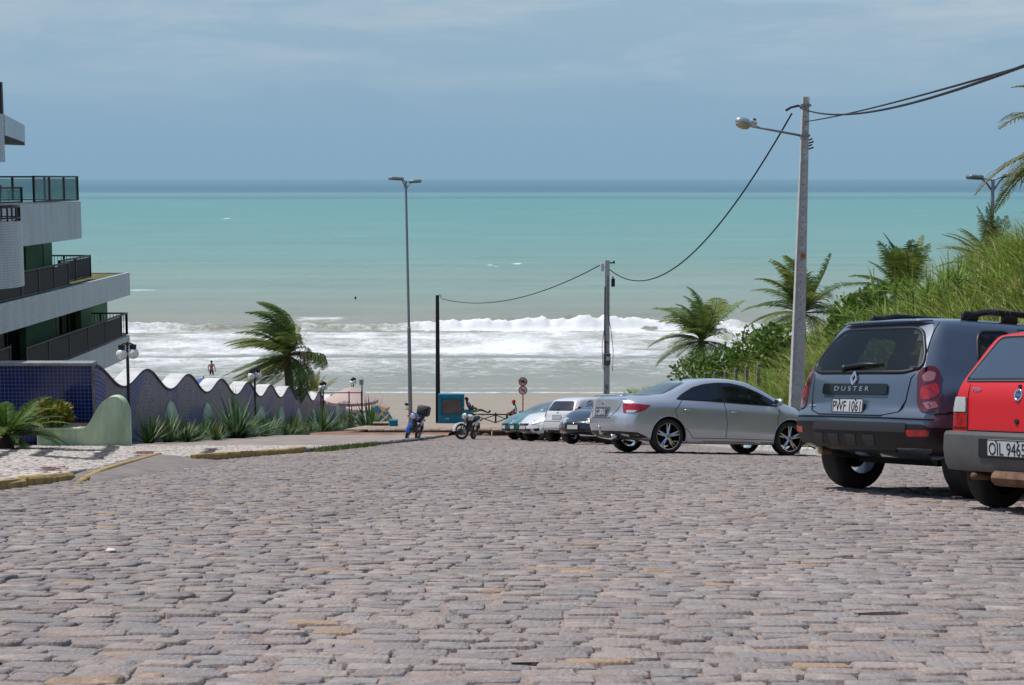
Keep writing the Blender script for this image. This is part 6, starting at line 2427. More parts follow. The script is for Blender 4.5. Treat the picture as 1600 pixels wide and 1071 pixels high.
# -------- dark grey SUV
P_GREY = paint('blue_grey_paint', S(84, 98, 114, .95), metal=.25, rough=.33, coat=1.0)
def build_suv():
    st = [(0.00, .42, 1.02, 1.58, .86, .80, .60, 1.545), (.15, .38, 1.03, 1.605, .895, .83, .615, 1.565), (.5, .32, 1.04, 1.625, .912, .85, .625, 1.58), (1.2, .27, 1.03, 1.64, .912, .86, .63, 1.59),
          (2.0, .26, 1.01, 1.635, .912, .86, .635, 1.58), (2.45, .26, .995, 1.585, .912, .86, .64, 1.525), (2.8, .26, .99, 1.42, .912, .86, .66, 1.365), (3.15, .26, .985, 1.18, .912, .855, .69, 1.15),
          (3.4, .27, .98, 1.085, .912, .85, .70, 1.06), (3.9, .29, .95, 1.045, .90, .83, .68, 1.03), (4.18, .32, .86, .95, .87, .78, .6, .93), (4.32, .38, .70, .75, .80, .70, .5, .74)]
    rearwin = [(-.70, 1.145), (-.66, 1.28), (-.54, 1.47), (-.44, 1.515), (.44, 1.515), (.54, 1.47), (.66, 1.28), (.70, 1.145), (.55, 1.10), (-.55, 1.10)]
    qwin = [(-.02, 1.21), (.06, 1.45), (.12, 1.50), (.46, 1.515), (.52, 1.42), (.52, 1.16), (.30, 1.10), (.10, 1.15)]
    rdoor = [(.66, 1.10), (.62, 1.44), (.68, 1.51), (1.42, 1.52), (1.42, 1.085)]
    fdoor = [(1.54, 1.08), (1.54, 1.52), (1.80, 1.505), (2.12, 1.36), (2.44, 1.09), (2.40, 1.065)]
    wind = [(-.72, 1.12), (-.58, 1.50), (.58, 1.50), (.72, 1.12)]
    def shrink(P, k=.90):
        c = sum((Vector(p) for p in P), Vector((0, 0))) / len(P)
        return [tuple(c + (Vector(p) - c) * k) for p in P]
    holes = [('B', shrink(rearwin, .93)), ('F', shrink(wind, .92))]
    for sd in ('L', 'R'):
        holes += [(sd, shrink(q, .86)) for q in (qwin, rdoor, fdoor)]
    sp = dict(st=st, W=.912, xr=.83, wb=2.67, rw=.345, ra=.405, rim=.66, paint=P_GREY, holes=holes, cat='car',
              dR=[(.35, .12), (.46, .03), (.58, -.01), (.72, .0), (.78, .05), (.92, .07), (1.08, .10), (1.2, .17), (1.4, .30), (1.56, .43), (1.64, .52)],
              dF=[(.3, .1), (.5, .0), (.75, .03), (.95, .12), (1.1, .2)], RL=1.0, FL=.6, bowR=.14, bowF=.22)
    c = Car(sp, 'grey_suv', 'dark blue grey SUV with roof rails seen from behind, parked before the red hatchback')
    c.decal('rear_window', rnd(rearwin, .06), 'B', m_see, .006)
    fr = shrink(rearwin, .985)
    c.ring(rnd(fr, .06), 'B', .022, 'window_seal', m_plastb, off=-.004)
    for sd in ('L', 'R'):
        for nm, q in (('quarter_window', qwin), ('rear_door_window', rdoor), ('front_door_window', fdoor)):
            c.decal(nm, rnd(q, .05), sd, m_see, .006)
            c.ring(rnd(shrink(q, .97), .05), sd, .020, 'window_seal', m_plastb, off=-.006)
        c.seam([(.60, 1.10), (.57, 1.45), (.62, 1.54), (1.46, 1.555)], sd, .005, 'door_gap')
        c.seam([(.60, 1.10), (.56, .95), (.50, .80), (.42, .70), (.48, .36), (1.47, .34), (1.48, 1.08), (1.47, 1.55)], sd, .006, 'rear_door_gap')
        c.seam([(1.48, .34), (2.36, .33), (2.42, .6), (2.42, 1.0), (2.52, 1.06)], sd, .006, 'front_door_gap')
        c.handle(.72, .96, sd, m=P_GREY); c.handle(1.72, .955, sd, m=P_GREY)
        c.seam([(-.62, .735), (-.46, .755), (-.40, .72)], sd, .010, 'bumper_gap')
        c.decal('side_sill', rnd([(.42, .40), (2.26, .39), (2.26, .285), (.42, .285)], .03), sd, m_plast, .012)
        # wrap round lamp
        cs = 'C' + sd
        lp = c.decal('tail_lamp', rnd([(-.13, 1.09), (-.08, 1.15), (.01, 1.16), (.06, 1.10), (.06, .82), (.01, .755), (-.10, .75), (-.13, .82)], .045), cs, m_dredl, .014, res=.025)
        c.decal('tail_lamp_light', rnd([(-.09, 1.06), (-.05, 1.11), (.02, 1.10), (.01, 1.03), (-.06, 1.01)], .02), cs, m_pinkl, .018, res=.02)
        c.decal('tail_lamp_light', rnd([(-.10, .97), (.03, 1.01), (.06, .92), (-.01, .87), (-.10, .86)], .03), cs, m_redl, .018, res=.02)
        c.decal('tail_lamp_light', rnd([(-.08, .835), (.02, .85), (.05, .80), (-.04, .775)], .015), cs, m_pinkl, .018, res=.02)
        c.decal('lower_cladding', rnd([(-.86, .62), (-.44, .62), (-.405, .46), (-.44, .38), (-.86, .40)], .03), sd, m_plastb, .010, res=.04)
    c.decal('windscreen', rnd(wind, .06), 'F', m_see, .006)
    for sg in (-1, 1):
        c.decal('fog_reflector', rnd([(sg * .66, .595), (sg * .84, .60), (sg * .83, .545), (sg * .67, .54)], .012), 'B', m_redl, .018, res=.03)
        c.decal('head_lamp', rnd([(sg * .48, .80), (sg * .80, .86), (sg * .82, .70), (sg * .50, .68)], .03), 'F', m_clear, .008, res=.03)
    c.seam([(-.60, 1.56), (-.66, 1.30), (-.68, 1.15), (-.62, 1.05), (-.60, .85), (-.56, .75), (-.40, .715), (.40, .715), (.56, .75), (.60, .85), (.62, 1.05), (.68, 1.15), (.66, 1.30), (.60, 1.56)], 'B', .006, 'tailgate_gap')
    c.seam([(-.86, .69), (-.5, .695), (.5, .695), (.86, .69)], 'B', .008, 'bumper_gap')
    c.decal('bumper_cladding', rnd([(-.80, .645), (.80, .645), (.86, .60), (.80, .50), (.55, .46), (.50, .405), (-.50, .405), (-.55, .46), (-.80, .50), (-.86, .60)], .02), 'B', m_plastb, .014)
    c.decal('bumper_step', rnd([(-.66, .655), (.42, .655), (.47, .575), (-.66, .575)], .02), 'B', m_plastd, .024)
    for k in range(4):
        y = -.34 + k * .22
        c.decal('bumper_slot', rnd([(y, .545), (y + .14, .545), (y + .12, .45), (y + .02, .45)], .01), 'B', m_plastd, .020, res=.04)
    c.decal('handle_bar', rnd([(-.41, .995), (.41, .995), (.41, .90), (-.41, .90)], .02), 'B', mat('gloss_black', S(10, 10, 11, .4), .25, coat=.4), .022, res=.04)
    c.text('D U S T E R', 'B', 0, .928, .042, m_chrome, .004, .026, sx=1.55)
    # lozenge emblem
    p, nn = c.hit(0, 1.045, 'B')
    R = Matrix((Vector((0, 0, 1)).cross(nn).normalized(), nn.cross(Vector((0, 0, 1)).cross(nn).normalized()), nn)).transposed()
    mb = MB()
    for a, b in (((0, .062), (.034, 0)), ((.034, 0), (0, -.062)), ((0, -.062), (-.034, 0)), ((-.034, 0), (0, .062))):
        mb.tube([p + R @ Vector((*a, .012)), p + R @ Vector((*b, .012))], .013, 6)
    mb.build('emblem', m_chrome, c.root, smooth=True, sharp=40)
    c.plate('B', 0.02, .795, 'PWF 1061', off=.024)
    c.decal('badge', rnd([(-.62 + 1.14, .80), (-.50 + 1.14, .80), (-.50 + 1.14, .785), (-.62 + 1.14, .785)], .004), 'B', m_chrome, .006, res=.02)
    # wiper
    p, nn = c.hit(0, 1.13, 'B')
    q, n2 = c.hit(-.30, 1.165, 'B')
    mb = MB(); mb.sphere(p + nn * .02 + Vector((0, .16, 0)), .035, 10, 8); mb.tube([p + nn * .03 + Vector((0, .18, 0)), (p + q) / 2 + nn * .035 + Vector((0, .06, .01)), q + n2 * .02], [.022, .02, .010], 6)
    mb.build('rear_wiper', m_plastb, c.root, smooth=True)
    # roof spoiler edge
    mb = MB()
    mb.tube([(c.hit(y, 1.565, 'B')[0] + Vector((-.03, 0, .012))) for y in np.linspace(-.56, .56, 9)], [.014] + [.03] * 7 + [.014], 8, flat=.5)
    mb.build('roof_spoiler', P_GREY, c.root, smooth=True)
    # roof rails
    for sg in (-1, 1):
        xs = np.linspace(.02, 1.86, 18)
        P = []
        for i, x in enumerate(xs):
            h, nn = c.hit(x, sg * .575, 'T')
            t = i / 17
            lift = .085 * min(1, min(t, 1 - t) * 6) ** .6
            P.append(h + Vector((0, 0, lift)))
        mb = MB(); mb.tube(P, .030, 8, flat=1.0)
        for x in (.10, .62, 1.24, 1.76):
            h, nn = c.hit(x, sg * .575, 'T')
            mb.box(h + Vector((0, 0, .035)), (.20, .05, .09), bev=.015)
        rl = mb.build('roof_rail', m_plastb, c.root, smooth=True, sharp=45)
        p = c.hit(.40, sg * .575, 'T')[0]
        text_at('D U S T E R', p + Vector((.05, sg * .032, .07)), Vector((0, sg, 0)), .035, m_plast, .003, 'lettering', rl, 1.4)
    c.mirror(2.30, 1.08, m_plastb)
    c.arch_lips(P_GREY, .022, .002)
    c.interior([.30, 1.15], .48, 1.0, .82)
    c.wheels('alloy', tw=.23)
    # spare wheel well, axle and exhaust underneath
    mb = MB(); mb.tube([(-.02, -.7, .33), (-.02, .7, .33)], .05, 8); mb.tube([(-.62, .38, .36), (-.3, .38, .34), (.4, .36, .34)], .035, 8); mb.box((.9, 0, .30), (2.2, 1.0, .06))
    mb.build('rear_axle', m_under, c.root, smooth=True, sharp=40)
    mb = MB(); mb.tube([(-.74, .44, .37), (-.52, .44, .37)], .032, 10); mb.build('exhaust_tip', m_rust, c.root, smooth=True, sharp=40)
    p = c.hit(-.05, .0, 'T')[0]
    mb = MB(); mb.tube([p + Vector((.12, 0, -.01)), p + Vector((.02, 0, .03))], .012, 6); mb.build('aerial', m_plastb, c.root)
    return c
suv = build_suv()

# -------- red hatchback
P_RED = paint('red_paint', S(214, 10, 20, .85), rough=.45, coat=.35)
def build_red():
    st = [(0.00, .40, .88, 1.40, .72, .69, .54, 1.375), (.12, .36, .89, 1.415, .755, .71, .55, 1.385), (.5, .30, .90, 1.435, .772, .725, .565, 1.40), (1.1, .25, .89, 1.445, .775, .73, .57, 1.405), (1.6, .24, .88, 1.43, .775, .73, .57, 1.385),
          (2.0, .24, .87, 1.36, .775, .73, .575, 1.31), (2.35, .24, .86, 1.13, .775, .725, .60, 1.09), (2.6, .24, .85, .95, .775, .72, .62, .93), (3.1, .26, .79, .87, .765, .70, .58, .855), (3.5, .3, .70, .77, .74, .66, .5, .76), (3.69, .36, .60, .64, .70, .6, .45, .63)]
    sp = dict(st=st, W=.775, xr=.52, wb=2.36, rw=.28, ra=.32, rim=.62, paint=P_RED, RL=1.0, FL=.5, bowR=.05, bowF=.12, cR=.03,
              dR=[(.35, .05), (.5, .0), (.6, .0), (.88, .012), (.98, .04), (1.08, .11), (1.36, .33), (1.45, .42)], dF=[(.3, .05), (.6, .02), (.8, .12)])
    c = Car(sp, 'red_hatchback', 'old red hatchback with grey bumper seen from behind at the right edge of the picture')
    win = [(-.61, 1.005), (-.585, 1.06), (-.50, 1.335), (-.46, 1.365), (.46, 1.365), (.50, 1.335), (.585, 1.06), (.61, 1.005)]
    c.decal('window_seal', rnd(win, .04), 'B', m_plastb, .004)
    w2 = [(-.585, 1.025), (-.565, 1.07), (-.48, 1.32), (-.45, 1.345), (.45, 1.345), (.48, 1.32), (.565, 1.07), (.585, 1.025)]
    c.decal('rear_window', rnd(w2, .035), 'B', m_cglass2, .009)
    # slim bright frame line around the glass
    c.ring(rnd(win, .04), 'B', .006, 'window_trim', mat('grey_rubber', S(120, 120, 120, .5), .5), off=.006)
    for sg in (-1, 1):
        c.decal('tail_lamp', rnd([(sg * .54, .885), (sg * .725, .885), (sg * .735, .645), (sg * .52, .645)], .02), 'B', m_redl, .012, res=.03)
        c.decal('reverse_lamp', rnd([(sg * .545, .88), (sg * .722, .88), (sg * .728, .765), (sg * .535, .765)], .015), 'B', m_clear, .018, res=.03)
    for sd in ('L', 'R'):
        c.decal('side_window', rnd([(-.02, .96), (.10, 1.32), (.16, 1.35), (.62, 1.36), (.62, .94)], .05), sd, m_cglass, .006)
        c.decal('side_window', rnd([(.72, .94), (.72, 1.36), (1.15, 1.33), (1.62, .94)], .05), sd, m_cglass, .006)
        c.seam([(.66, 1.37), (.66, .34), (1.72, .33), (1.74, .9)], sd, .005, 'door_gap')
        c.handle(.80, .82, sd, m=m_plastb)
        c.seam([(-.55, .55), (.0, .60), (.4, .56), (2.0, .56), (2.9, .56)], sd, .012, 'rub_strip', m=m_plast)
    c.seam([(-.535, .98), (-.515, .62), (.515, .62), (.535, .98)], 'B', .006, 'tailgate_gap')
    c.decal('windscreen', rnd([(-.60, .97), (-.50, 1.34), (.50, 1.34), (.60, .97)], .05), 'F', m_cglass, .006)
    # bumper: thick moulded bar wrapping round the corners
    mb = MB()
    prof = [(-.02, .615), (.015, .61), (.030, .585), (.034, .47), (.016, .36), (-.01, .31), (-.06, .305)]
    path = [(-.33, -.77), (-.43, -.765), (-.495, -.735), (-.535, -.62), (-.555, -.3), (-.56, 0), (-.555, .3), (-.535, .62), (-.495, .735), (-.43, .765), (-.33, .77)]
    path = [tuple(p) for p in chaikin(path, 1, False)]
    V, Fc = [], []
    n = len(path)
    for i, (x, y) in enumerate(path):
        a = Vector(path[max(i - 1, 0)]); b = Vector(path[min(i + 1, n - 1)])
        t = (b - a).normalized(); nrm = Vector((-t.y, t.x))
        for (o, z) in prof:
            V.append((x + nrm.x * o, y + nrm.y * o, z))
    m_ = len(prof)
    for i in range(n - 1):
        for j in range(m_ - 1):
            Fc.append((i * m_ + j, i * m_ + j + 1, (i + 1) * m_ + j + 1, (i + 1) * m_ + j))
    mb.add(V, Fc)
    bump = mb.build('rear_bumper', m_plast, c.root, smooth=True, sharp=28)
    mb = MB(); mb.box((-.585, 0, .495), (.03, .62, .155), bev=.01); mb.build('plate_recess', m_plastb, bump)
    pl = c.plate('B', 0, .50, 'OIL 9465', off=.092)
    p, nn = c.hit(0, .90, 'B')
    R = Matrix((Vector((0, 0, 1)).cross(nn).normalized(), nn.cross(Vector((0, 0, 1)).cross(nn).normalized()), nn)).transposed().to_4x4()
    mb = MB(); mb.lathe([(.030, .004), (.038, .012), (.046, .010), (.048, .0)], 24, Matrix.Translation(p) @ R @ Matrix.Diagonal((.85, 1.05, 1, 1)))
    em = mb.build('emblem', m_chrome, c.root, smooth=True)
    mb = MB(); mb.lathe([(0, .006), (.031, .006), (.031, 0)], 20, Matrix.Translation(p) @ R @ Matrix.Diagonal((.85, 1.05, 1, 1)))
    mb.build('emblem_field', mat('emblem_blue', S(40, 50, 110, .6), .2, coat=1.0), em)
    text_at('FIAT', p + nn * .008 - Vector((0, 0, .012)), nn, .022, m_chrome, .002, 'emblem_lettering', em, .62)
    c.text('Mille', 'B', .44, .925, .036, m_chrome, .004, .006, sx=1.0)
    for z, r in ((.70, .014), (.965, .010)):
        p, nn = c.hit(0, z, 'B')
        mb = MB(); mb.lathe([(0, .012), (r * 1.3, .012), (r * 1.5, .0)], 12, Matrix.Translation(p) @ R); mb.build('tailgate_lock' if z < .8 else 'washer_nozzle', m_plastb, c.root, smooth=True, sharp=40)
    mb = MB(); mb.tube([(-.55, .40, .27), (-.40, .40, .265), (-.1, .38, .27)], .028, 10); tip = mb.build('exhaust_pipe', m_rust, c.root, smooth=True)
    mb = MB(); mb.tube([(-.52, .16, .27), (-.52, -.34, .27)], [.09, .09], 12, flat=.7); mb.build('silencer', m_rust, c.root, smooth=True, sharp=40)
    c.mirror(1.70, .93, m_plastb)
    c.arch_lips(P_RED, .010)
    c.wheels('steel', tw=.165)
    return c
red = build_red()

# -------- generic small hatchbacks farther down
def hatch(name, label, pm, X, Y, yaw, look, H=1.48, plate_txt=None, lampm=None, dark_front=False, kind='steel', W=.82, L=3.8):
    k = L / 3.8
    st = [(0.00, .38, .90, 1.36 * H / 1.48, .76, .72, .55, 1.33 * H / 1.48), (.12, .33, .92, 1.40 * H / 1.48, .80, .75, .56, 1.37 * H / 1.48), (.5, .27, .935, H - .03, W, .77, .57, H - .07), (1.1, .22, .93, H, W, .775, .575, H - .045), (1.7, .21, .91, H - .015, W, .775, .58, H - .06),
          (2.1, .21, .90, H - .10, W, .77, .59, H - .15), (2.5, .21, .885, 1.20, W, .765, .61, 1.16), (2.8, .22, .87, 1.02, W, .755, .62, 1.0), (3.2, .24, .81, .93, W - .01, .73, .58, .905), (3.6, .28, .72, .80, .77, .67, .5, .785), (3.8, .34, .58, .63, .70, .6, .42, .62)]
    st = [(a * k, *r) for a, *r in st]
    sp = dict(st=st, W=W, xr=.62 * k, wb=2.45 * k, rw=.295, ra=.335, rim=.64, paint=pm, RL=1.0, FL=.6, bowR=.13, bowF=.26,
              dR=[(.3, .08), (.45, .0), (.66, .0), (.74, .04), (.92, .08), (1.05, .15), (1.3, .33), (1.46, .46)], dF=[(.25, .10), (.42, .0), (.58, .03), (.75, .16), (.9, .3)])
    c = Car(sp, name, label, 'cars parked along the right side of the road')
    c.decal('rear_window', rnd([(-.58, 1.0), (-.46, 1.31), (.46, 1.31), (.58, 1.0)], .07), 'B', m_cglass, .006)
    c.decal('windscreen', rnd([(-.64, .99), (-.50, 1.33), (.50, 1.33), (.64, .99)], .06), 'F', m_cglass, .006)
    for sd in ('L', 'R'):
        c.decal('side_window', rnd([(.0, 1.02), (.14, 1.26), (.26, 1.34), (.95 * k, 1.37), (.95 * k, .99)], .05), sd, m_cglass, .006)
        c.decal('side_window', rnd([(1.05 * k, .985), (1.05 * k, 1.37), (1.35 * k, 1.33), (1.75 * k, 1.13), (1.98 * k, .96)], .05), sd, m_cglass, .006)
        c.seam([(1.0 * k, 1.38), (1.0 * k, .33), (1.95 * k, .32), (2.02 * k, .95)], sd, .006, 'door_gap')
        c.seam([(1.0 * k, .33), (.36, .34), (.10, .78), (.02, 1.0)], sd, .006, 'door_gap')
        c.handle(1.12 * k, .84, sd, m=pm)
        c.decal('tail_lamp', rnd([(-.04, 1.08), (.26, 1.06), (.16, .90), (.04, .80), (-.12, .82)], .03), 'C' + sd, m_redl, .010, res=.03)
        c.decal('head_lamp', rnd([(2.62 * k, .80), (2.98 * k, .70), (2.96 * k, .62), (2.74 * k, .66)], .03), sd, m_clear, .008, res=.035)
    for sg in (-1, 1):
        hl = [(sg * .36, .62), (sg * .70, .78), (sg * .78, .70), (sg * .62, .60), (sg * .42, .56)]
        c.decal('head_lamp', rnd(hl, .03), 'F', m_clear, .010, res=.035)
        c.decal('fog_lamp', rnd([(sg * .48, .42), (sg * .66, .46), (sg * .64, .36), (sg * .50, .34)], .03), 'F', m_plastb, .008, res=.04)
    c.seam([(-.56, 1.32), (-.62, 1.0), (-.54, .70), (.54, .70), (.62, 1.0), (.56, 1.32)], 'B', .006, 'tailgate_gap')
    c.seam([(-.78, .66), (.78, .66)], 'B', .008, 'bumper_gap')
    c.decal('grille', rnd([(-.30, .60), (.30, .60), (.26, .53), (-.26, .53)], .02), 'F', m_plastb, .008)
    c.decal('front_intake', rnd([(-.40, .42), (.40, .42), (.34, .31), (-.34, .31)], .03), 'F', m_plastb, .008)
    for sdn, z in (('F', .47), ('B', .79)):
        c.plate(sdn, 0, z, None, off=.014)
        p, nn = c.hit(0, z + (.14 if sdn == 'B' else .10), sdn)
        mb = MB(); mb.sphere(p + nn * .006, .035, 12, 8, sc=(.3, 1.2, .8)); mb.build('emblem', m_chrome, c.root, smooth=True)
    p, nn = c.hit(0, 1.02, 'B')
    mb = MB(); mb.tube([p + nn * .02, p + nn * .02 + Vector((0, .32, .03))], [.018, .008], 6); mb.build('rear_wiper', m_plastb, c.root, smooth=True)
    mb = MB(); mb.box((-.53 * k, 0, .35), (.06, .9, .10), bev=.02); mb.build('bumper_underside', m_plastb, c.root)
    c.mirror(1.88 * k, .955, pm)
    c.arch_lips(pm, .010)
    c.interior([.6, 1.3], .4, .68, .66)
    c.wheels(kind, tw=.175)
    return c.put(X, Y, yaw)
def by_wheel(c, px, py, lx, ly, yaw):
    """put a car so that its wheel contact (lx, ly in car axes) is on the ground seen at a pixel"""
    g = GR(px, py)
    h0 = Vector((math.sin(yaw), math.cos(yaw), 0)); l0 = Vector((-h0.y, h0.x, 0))
    o = Vector((g.x, g.y, 0)) - h0 * lx - l0 * ly
    return o.x, o.y
D_ = math.radians
sedan_xy = by_wheel(None, 1041, 709, 0, -.80, D_(67)); sedan.put(*sedan_xy, D_(67))
suv_xy = by_wheel(None, 1331, 762, 0, .80, D_(60)); suv.put(*suv_xy, D_(60))
red_xy = by_wheel(None, 1554, 793, 0, .70, D_(62)); red.put(*red_xy, D_(62))
P_WHITE = paint('white_paint_car', S(232, 234, 236, .80), rough=.3, coat=.8)
P_DARK = paint('dark_blue_paint', S(30, 40, 54, .8), metal=.3, rough=.3)
P_TEAL = paint('teal_paint', S(24, 128, 118, .7), metal=.3, rough=.3)
P_GRN = paint('grey_green_paint', S(72, 122, 124, .85), metal=.4, rough=.35)
P_RED2 = paint('dark_red_paint', S(170, 34, 44, .75), rough=.3)
YB = D_(67 + 180)
def put_at(px, py, lx, ly, yaw):
    return by_wheel(None, px, py, lx, ly, yaw)
hatch('dark_hatchback', 'dark blue hatchback facing the road, next beyond the silver saloon', P_DARK, *put_at(953, 695, 2.45, .74, D_(226)), D_(226), 'front', kind='alloy', H=1.45)
hatch('red_hatchback', 'red car showing only a slice of its front between the white and dark hatchbacks', P_RED2, *put_at(888, 692, 2.45, -.74, D_(232)), D_(232), 'front', H=1.40)
hatch('white_hatchback', 'white hatchback with its dark rear window towards the road', P_WHITE, *put_at(865, 690.5, 0, .74, D_(48)), D_(48), 'rear', H=1.46)
hatch('white_hatchback', 'white car whose nose shows just left of the white hatchback tailgate', P_WHITE, *put_at(863, 690.3, 2.45, .74, YB - .09), YB - .09, 'front', H=1.5)
hatch('teal_hatchback', 'teal green car nosing out second from the seaward end of the row', P_TEAL, *put_at(842, 688.8, 2.45, .74, YB + .06), YB + .06, 'front', H=1.42)
hatch('grey_green_hatchback', 'grey green car at the seaward end of the parked row with sloping windscreen', P_GRN, *put_at(828, 688, 2.45, .74, YB + .02), YB + .02, 'front', H=1.44)
# ------------------------------------------------------------------ motorcycles
m_bblue = mat('blue_bike_paint', S(26, 92, 190, .75), .3, coat=.6)
m_bwhite = mat('white_bike_paint', S(232, 232, 232, .8), .3, coat=.6)
m_seatb = mat('black_vinyl', S(30, 30, 32, .5), .6)
m_engine = mat('engine_alloy', S(120, 120, 122, .5), .45, metal=.6)
def motorcycle(label, pm, loc, yaw, lean, steer, box=False, name='motorcycle'):
    root = empty(name, loc, label, 'motorcycle', 'motorcycles parked at the end of the road')
    root.rotation_euler = (lean, 0, yaw)
    wf, wr, R = .70, -.58, .30
    def mk(mb, nm, m, parent=root, **k): return mb.build(nm, m, parent, smooth=True, sharp=45)
    def wheel(x, nm, M0):
        M = M0 @ Matrix.Rotation(PI / 2, 4, 'X')
        mb = MB(); mb.lathe([(R - .075, -.03), (R - .05, -.042), (R - .01, -.035), (R, 0), (R - .01, .035), (R - .05, .042), (R - .075, .03)], 32, M)
        rb = MB(); rb.lathe([(R - .085, -.03), (R - .06, -.03), (R - .06, .03), (R - .085, .03)], 32, M, close=True)
        rb.lathe([(0, -.05), (.055, -.05), (.055, .05), (0, .05)], 16, M)
        for k in range(18):
            a = 2 * PI * k / 18
            s = .03 if k % 2 else -.03
            rb.tube([M @ Vector((.05 * math.cos(a + .4), .05 * math.sin(a + .4), s)), M @ Vector(((R - .08) * math.cos(a), (R - .08) * math.sin(a), 0))], .004, 4, cap=False)
        w = mk(rb, 'wheel', m_alloy)
        mk(mb, 'tyre', m_rubber, w)
        dd = MB(); dd.lathe([(.06, .05), (.115, .05), (.115, .055), (.06, .055)], 20, M, close=True); mk(dd, 'brake_disc', m_engine, w)
        return w
    wheel(wr, 'rear', Matrix.Translation((wr, 0, R)))
    # steering assembly turns about the head
    piv = Vector((.42, 0, .82))
    axis = Vector((-.42, 0, .9)).normalized()
    St = Matrix.Translation(piv) @ Matrix.Rotation(steer, 4, axis) @ Matrix.Translation(-piv)
    wheel(wf, 'front', St @ Matrix.Translation((wf, 0, R)))
    mb = MB()
    for s in (-1, 1):
        mb.tube([St @ Vector((wf, s * .085, R)), St @ Vector((wf - .05, s * .085, R + .18))], .026, 8)
        mb.tube([St @ Vector((wf - .05, s * .085, R + .18)), St @ Vector((.44, s * .085, .93))], .018, 8)
    mk(mb, 'front_fork', m_engine)
    V, Fc = [], []
    for i in range(13):
        a = -.25 + 1.9 * i / 12
        for s in (-1, -.6, .6, 1):
            rr = R + .045 - (.05 if abs(s) == 1 else 0)
            V.append(St @ Vector((wf + rr * math.cos(a + .25), s * .07, R + rr * math.sin(a + .25))))
    for i in range(12):
        for j in range(3): Fc.append((i * 4 + j, i * 4 + j + 1, (i + 1) * 4 + j + 1, (i + 1) * 4 + j))
    mb = MB(); mb.add(V, Fc); mk(mb, 'front_mudguard', pm)
    mb = MB(); mb.sphere((0, 0, 0), .115, 16, 10, sc=(.7, 1.0, 1.05))
    m2 = MB(); m2.add([St @ (Vector(p) + Vector((.53, 0, .87))) for p in mb.v], mb.f); hl = mk(m2, 'headlight_shell', pm)
    mb = MB(); mb.sphere((0, 0, 0), .095, 14, 8, sc=(.35, 1, 1))
    m2 = MB(); m2.add([St @ (Vector(p) + Vector((.595, 0, .87))) for p in mb.v], mb.f); mk(m2, 'headlight', m_clear, hl)
    mb = MB(); mb.tube([St @ Vector(p) for p in ((.30, -.37, 1.02), (.40, -.22, 1.05), (.43, -.08, .98), (.43, .08, .98), (.40, .22, 1.05), (.30, .37, 1.02))], .014, 8)
    hb = mk(mb, 'handlebar', m_plastb)
    for s in (-1, 1):
        mb = MB(); mb.tube([St @ Vector((.36, s * .28, 1.05)), St @ Vector((.38, s * .34, 1.17))], .007, 5)
        q = MB(); q.sphere((0, 0, 0), .06, 12, 8, sc=(.3, 1.2, .85))
        mb.add([St @ (Vector(p) + Vector((.38, s * .35, 1.20))) for p in q.v], q.f); mk(mb, 'rear_view_mirror', m_plastb)
        mb = MB(); mb.sphere(St @ Vector((.50, s * .19, .84)), .035, 10, 8); mk(mb, 'indicator', mat('amber_lamp', S(225, 130, 40, .7), .2))
    mb = MB(); mb.sphere((.16, 0, .82), .2, 18, 12, sc=(1.25, .68, .62)); mk(mb, 'fuel_tank', pm)
    mb = MB()
    mb.tube([(-.04, 0, .80), (-.30, 0, .77), (-.62, 0, .83), (-.74, 0, .86)], [.10, .125, .12, .07], 12, flat=.55); mk(mb, 'seat', m_seatb)
    mb = MB(); mb.tube([(-.40, 0, .70), (-.72, 0, .76), (-.92, 0, .74)], [.10, .09, .05], 10, flat=.6); mk(mb, 'tail_fairing', pm)
    mb = MB(); mb.box((-.94, 0, .72), (.04, .14, .07), bev=.015); mk(mb, 'tail_light', m_redl)
    for s in (-1, 1):
        mb = MB(); mb.box((-.30, s * .13, .62), (.34, .03, .16), bev=.014); mk(mb, 'side_panel', pm)
    mb = MB(); mb.box((.05, 0, .42), (.30, .24, .22), bev=.05); mb.tube([(.05, 0, .45), (.17, 0, .68)], [.10, .08], 12)
    for k in range(4): mb.tube([(.08 + .022 * k, 0, .51 + .04 * k), (.083 + .022 * k, 0, .522 + .04 * k)], .115, 14)
    mk(mb, 'engine', m_engine)
    mb = MB(); mb.tube([(.40, 0, .86), (.30, 0, .50), (.05, 0, .28), (-.22, 0, .34)], .026, 8); mb.tube([(.40, 0, .84), (-.05, 0, .68), (-.70, 0, .68)], .024, 8)
    for s in (-1, 1): mb.tube([(-.22, s * .10, .38), (wr, s * .10, R)], .02, 6); 
    mk(mb, 'frame', m_plastb)
    for s in (-1, 1):
        mb = MB(); mb.tube([(wr + .02, s * .12, R + .02), (-.48, s * .12, .66)], .022, 8)
        for k in range(6): mb.tube([(wr + .03 + .011 * k, s * .12, R + .08 + .035 * k), (wr + .032 + .011 * k, s * .12, R + .09 + .035 * k)], .036, 8)
        mk(mb, 'shock_absorber', m_engine)
    mb = MB(); mb.tube([(.17, -.1, .40), (.20, -.14, .26), (-.1, -.16, .24), (-.35, -.17, .30), (-.86, -.17, .40)], [.022, .022, .03, .045, .045], 10); mk(mb, 'exhaust', m_chrome)
    mb = MB(); mb.tube([(-.05, .10, .28), (-.16, .30, .02)], .012, 6); mk(mb, 'side_stand', m_engine)
    mb = MB(); mb.tube([(-.86, 0, .62), (-.98, 0, .40)], .05, 6, flat=.25); mb.tube([(wr + .1, 0, R + .34), (wr - .1, 0, R + .35), (wr - .26, 0, R + .28)], .07, 8, flat=.3); mk(mb, 'rear_mudguard', m_plastb)
